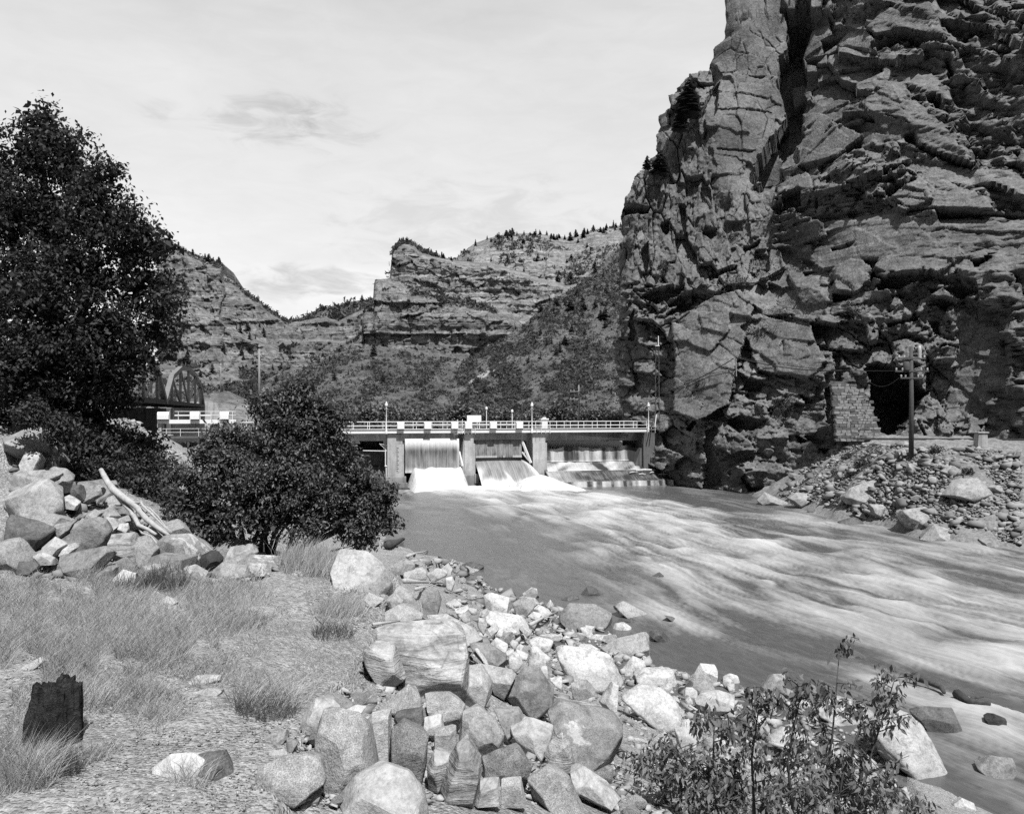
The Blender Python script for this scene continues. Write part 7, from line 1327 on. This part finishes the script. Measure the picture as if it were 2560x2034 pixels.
grass('tall_grass', 'tall pale grass tussocks standing in the dry turf', [tuss(655, 1195, 75, 1700, .3, .6, .45), tuss(560, 1480, 85, 900, .15, .5, 1.2), tuss(240, 1300, 120, 1300, .2, .42, .8), tuss(480, 1260, 100, 1100, .15, .36, .7), tuss(150, 1480, 70, 600, .2, .42, .9), tuss(60, 1650, 60, 500, .25, .5, .9), tuss(720, 1290, 50, 700, .15, .35, .6), tuss(330, 1510, 45, 400, .08, .22, .9), tuss(310, 1460, 40, 500, .1, .25, .9), tuss(400, 1650, 50, 160, .12, .3, .9)], 'grass_pale', 72)
grass('weeds', 'dark dry weeds in front of the left heap', [tuss(350, 1235, 45, 500, .25, .5, .3), tuss(280, 1240, 40, 300, .15, .35, .4), tuss(700, 1340, 45, 500, .1, .3, .6), tuss(560, 1500, 70, 900, .08, .25, .8), tuss(120, 1620, 60, 700, .08, .25, .8), tuss(500, 1310, 70, 900, .06, .16, .8)], 'grass_dark', 73)
# --- brush and trees upstream
def scrub(label, G, n, lo, hi, vmin, vmax, seed, mat='scrub_leaf', thr=0., sc=26., umin=0., umax=1.):
    rr = np.random.default_rng(seed); nr, nc = G.shape[:2]; i = rr.uniform(vmin, vmax, n * 3) * (nr - 1.01); j = rr.uniform(umin, umax, n * 3) * (nc - 1.01); c = G[i.astype(int), j.astype(int)]
    m = fbm(c[:, 0] / sc, c[:, 2] / sc, seed=seed, oct=3) > thr; c = c[m][:n]; k = 12; r = rr.uniform(lo, hi, len(c)) * (.5 + rr.random(len(c))); v = rr.normal(size=(len(c), k, 3)); v /= np.linalg.norm(v, axis=2)[..., None]; v[..., 2] = np.abs(v[..., 2]) * .9 - .1
    q = c[:, None] + v * r[:, None, None] * rr.uniform(.5, 1.05, (len(c), k, 1)); s = rr.normal(size=(len(c), k, 3, 3)) * (r * .36)[:, None, None, None]; V = (q[:, :, None] + s).reshape(-1, 3)
    o = link('scrub', np_mesh('scrub', V, np.arange(len(V)).reshape(-1, 3)), MATS[mat]); tag(o, label, 'scrub', kind='stuff')
scrub('dense oak scrub covering the steep right hand slope', G_sc, 11000, .6, 1.3, .0, 1., 81, thr=-.1, sc=7); scrub('thin scrub sprinkled evenly over the right hand slope', G_sc, 6500, .4, .9, .0, 1., 94, thr=-9); scrub('brush scattered over the debris slope below the butte', G_ap, 3000, .6, 1.4, 0, .98, 82, thr=.05, sc=8); scrub('thin brush sprinkled over the debris slope', G_ap, 2600, .4, 1.1, 0, .98, 95, thr=-9)
scrub('brush on the ledges of the left canyon wall', G_l, 900, 1.5, 3.2, .0, .35, 83, thr=-.05); scrub('brush along the rim of the left canyon wall', G_l, 160, 1.5, 2.6, .96, 1., 84, thr=-.3); scrub('brush over the pale ridge top', G_bk, 900, 1.6, 3., .55, 1., 85, thr=-.05); scrub('dark wood on the distant hill in the gap', G_gap, 900, 3, 6, .3, 1., 86, thr=-.3); scrub('brush on the crown of the upper butte', G_b2, 140, 1.2, 2.6, .95, 1., 87, thr=-.5, umax=.25); scrub('brush dotting the ledge between the two tiers of the butte', G_b1, 260, 1.2, 2.4, .92, 1., 88, thr=-.2)
scrub('brush on the pale hillside behind the truss bridge', G_hl, 420, .7, 1.5, .1, 1, 89, thr=.05, sc=14); scrub('brush on the rock spur', G_g2, 240, 1.5, 3, 0, .6, 90)
def conifer_mesh(seed):
    rr = np.random.default_rng(seed); m = MB(); m.tube([(0, 0, 0), (0, 0, .95)], [.03, .008], 5); n = 13
    for i in range(n):
        z = .1 + .86 * i / n; r = (.27 * (1 - z) ** .75 + .02) * rr.uniform(.75, 1.2)
        for k in range(6):
            a = k * 1.047 + i * .5 + rr.uniform(-.3, .3); L = r * rr.uniform(.65, 1.2); c, s = math.cos(a), math.sin(a); w = L * .42; z0 = z + rr.uniform(-.02, .02)
            m.poly([(0, 0, z0 + .05), (c * L * .6 - s * w, s * L * .6 + c * w, z0 - .015), (c * L, s * L, z0 - .05), (c * L * .6 + s * w, s * L * .6 - c * w, z0 - .015)], [(0, 1, 2), (0, 2, 3)])
    return m.mesh('conifer')
CM = [conifer_mesh(90 + i) for i in range(4)]
for m in CM: m.materials.append(MATS['needle'])
def ordn(i): return '%d%s' % (i, 'th' if 10 <= i % 100 <= 20 else {1: 'st', 2: 'nd', 3: 'rd'}.get(i % 10, 'th'))
def conifers(G, n, vmin, vmax, hlo, hhi, lab, grp, seed, umin=0, umax=1, thr=-9):
    rr = np.random.default_rng(seed); nr, nc = G.shape[:2]; k = 0; tries = 0; made = []
    while k < n and tries < n * 20:
        tries += 1; i = int(rr.uniform(vmin, vmax) * (nr - 1)); j = int(rr.uniform(umin, umax) * (nc - 1)); p = G[i, j]
        if vnoise(np.array([p[0] / 18]), np.array([p[2] / 18]), seed=seed)[0] < thr: continue
        h = (hlo + (hhi - hlo) * rr.random() ** 1.6) * rr.uniform(.55, 1.1); o = link('conifer', CM[rr.integers(4)]); o.location = (p[0], p[1], p[2] - .3); w_ = rr.uniform(.8, 1.9); o.scale = (h * w_, h * w_, h); o.rotation_euler = (0, 0, rr.uniform(0, 6)); tag(o, lab, 'conifer', grp); k += 1; made.append((p[0] / p[1], o))
    for q, (_, o) in enumerate(sorted(made, key=lambda m_: m_[0])): o['label'] = lab + ', ' + ordn(q + 1) + ' from the left'
conifers(G_bk, 60, .96, 1., 6, 11, 'dark conifer on the skyline of the pale ridge', 'conifers on the ridge skyline', 1, .05, .95); conifers(G_bk, 45, .4, .95, 6, 10, 'dark conifer scattered over the face of the pale ridge', 'conifers on the ridge face', 2); conifers(G_b2, 14, .97, 1., 4, 8, 'dark conifer on top of the central butte', 'conifers on the butte top', 3, 0, .35); conifers(G_b2, 14, 0., .1, 5, 9, 'dark conifer on the ledge of the central butte', 'conifers on the butte ledge', 4, 0.02, .3)
conifers(G_l, 14, .98, 1., 5, 9, 'dark conifer on the rim of the left canyon wall', 'conifers on the left rim', 5, .1, .45); conifers(G_l, 30, .1, .45, 5, 9, 'dark conifer on the ledges of the left canyon wall', 'conifers on the left ledges', 6); conifers(G_l, 8, .6, .8, 5, 8, 'dark conifer on the steps of the left canyon wall skyline', 'conifers on the left steps', 7, .5, .75); conifers(G_gap, 40, .8, 1., 8, 14, 'dark conifer on the distant hill in the gap', 'conifers on the distant hill', 8); conifers(G_sc, 45, .55, 1., 3.5, 7, 'dark conifer on the upper right hand slope', 'conifers on the right slope', 9, .55, .88); conifers(G_ap, 16, .4, 1, 4, 8, 'dark conifer on the debris slope below the butte', 'conifers below the butte', 10)
for px, py, Y, h, lab in ((1722, 292, 130, 6.5, 'bushy pine clinging to a ledge of the cliff buttress'), (1700, 330, 130, 4., 'small pine below the bushy pine on the cliff'), (1650, 440, 130, 4.5, 'dark pine in a cleft of the cliff below the buttress'), (1618, 424, 131, 2.4, 'little pine on the left skyline of the cliff')):
    p = P(px, py, Y - 1.2); o = link('pine', CM[rng.integers(4)]); o.location = p; o.scale = (h * 1.5, h * 1.5, h); tag(o, lab, 'pine')
# riverside trees behind the dam
def rt_mesh(seed):
    rr = np.random.default_rng(seed); n = 620; lob = np.array([(rr.uniform(-.3, .3), rr.uniform(-.3, .3), rr.uniform(.35, .8), rr.uniform(.2, .34)) for _ in range(9)]); k = rr.integers(9, size=n); v = rr.normal(size=(n, 3)); v /= np.linalg.norm(v, axis=1)[:, None]; c = lob[k, :3] + v * (lob[k, 3] * rr.uniform(.6, 1.05, n))[:, None]
    return leaf_mesh('crown', c, .12, .3, seed, .8)
RT = [rt_mesh(700 + i) for i in range(4)]; RTT = MB().tube([(0, 0, -.1), (0, 0, .5)], [.035, .02], 6).mesh('trunk')
for m in RT: m.materials.append(MATS['leaf_mid'])
RTT.materials.append(MATS['bark']); rr = np.random.default_rng(33)
rts = [(a, 1062 + rr.uniform(-6, 4), rr.uniform(160, 230), rr.uniform(4, 7.5)) for a in np.concatenate([np.linspace(850, 1250, 14), np.linspace(1270, 1580, 13)]) + rr.uniform(-5, 5, 27)]
for i, (px, py, Y, h) in enumerate(rts):
    p = P(px, py, Y); p.z = 6.2; e = empty('riverside_tree', p); e.scale = (h, h, h); e.rotation_euler = (0, 0, rr.uniform(0, 6)); tag(e, 'bushy dark tree behind the footbridge, ' + ordn(i + 1) + ' from the left', 'tree', 'trees behind the dam'); link('crown', RT[rr.integers(4)], None, e); link('trunk', RTT, None, e)
# tufts on the cliff ledges and talus
def tufts(label, pts, seed, size=.35):
    rr = np.random.default_rng(seed); Cc = []
    for px, py, r in pts:
        k = 60; x = rr.normal(px, r * .5, k); y = rr.normal(py, r * .3, k)
        for a, b in zip(x, y):
            j = int(np.argmin(np.abs(cx_ - (a - 1280) / F * 110))); # depth from the cliff surface at that pixel
            d2 = (np.abs(SPX - a) + np.abs(SPY - b)); q = int(np.argmin(d2)); Cc.append(SP3[q] + np.array([0, -.15, .1]))
    Cc = np.array(Cc); Cc = np.repeat(Cc, 5, 0) + rr.normal(size=(len(Cc) * 5, 3)) * .3; o = link('cliff_shrubs', leaf_mesh('cliff_shrubs', Cc, size, -.3, seed, .35), MATS['scrub_leaf']); tag(o, label, 'shrubs', kind='stuff')
sub = (slice(None, None, 6), slice(None, None, 6)); S3 = np.stack([CX, CY2, CZ], -1)[sub].reshape(-1, 3); SPX = 1280 + F * S3[:, 0] / S3[:, 1]; SPY = HOR - F * (S3[:, 2] - CAMZ) / S3[:, 1]; SP3 = S3
tufts('brush growing in the ledges of the great cliff', [(a * D2P, b * D2P, r) for a, b, r in [(1640, 660, 35), (1690, 640, 25), (1790, 660, 25), (1690, 560, 30), (1600, 560, 30), (1560, 590, 25), (1640, 860, 20), (1660, 850, 20), (1470, 810, 15), (1500, 880, 12), (1540, 500, 20), (1620, 470, 25), (1520, 600, 20), (1400, 560, 12), (1850, 420, 25), (1600, 700, 20)]], 91)
def bank_shrub(px, py, w, lab, seed, mat='scrub_leaf'):
    g = hit_tal(px, py); e = empty('shrub', g); tag(e, lab, 'shrub', 'shrubs on the far bank'); rr = np.random.default_rng(seed); r = w / 2 * g.y / F; v = rr.normal(size=(260, 3)); v /= np.linalg.norm(v, axis=1)[:, None]; c = v * np.array([r, r, r * .6]) * rr.uniform(.3, 1, (260, 1)) + np.array([0, 0, r * .45]); link('foliage', leaf_mesh('foliage', c, .32, -.2, seed, .3), MATS[mat], e); MB().tube([(0, 0, -.2), (0, 0, r * .5)], .04, 5).build('stem', MATS['bark'], e)
for i, (px, py, w, lab) in enumerate([(2180, 1140, 60, 'dark round shrub left of the tall far bank pole'), (2150, 1165, 45, 'low dark shrub at the top of the far talus'), (2120, 1150, 35, 'small shrub below the stone wall'), (2420, 1190, 40, 'small grey shrub on the far talus near the right edge'), (2340, 1135, 40, 'low shrub right of the tall far bank pole'), (2090, 1190, 30, 'little shrub beside the foot of the outcrop')]): bank_shrub(px, py, w, lab, 900 + i)
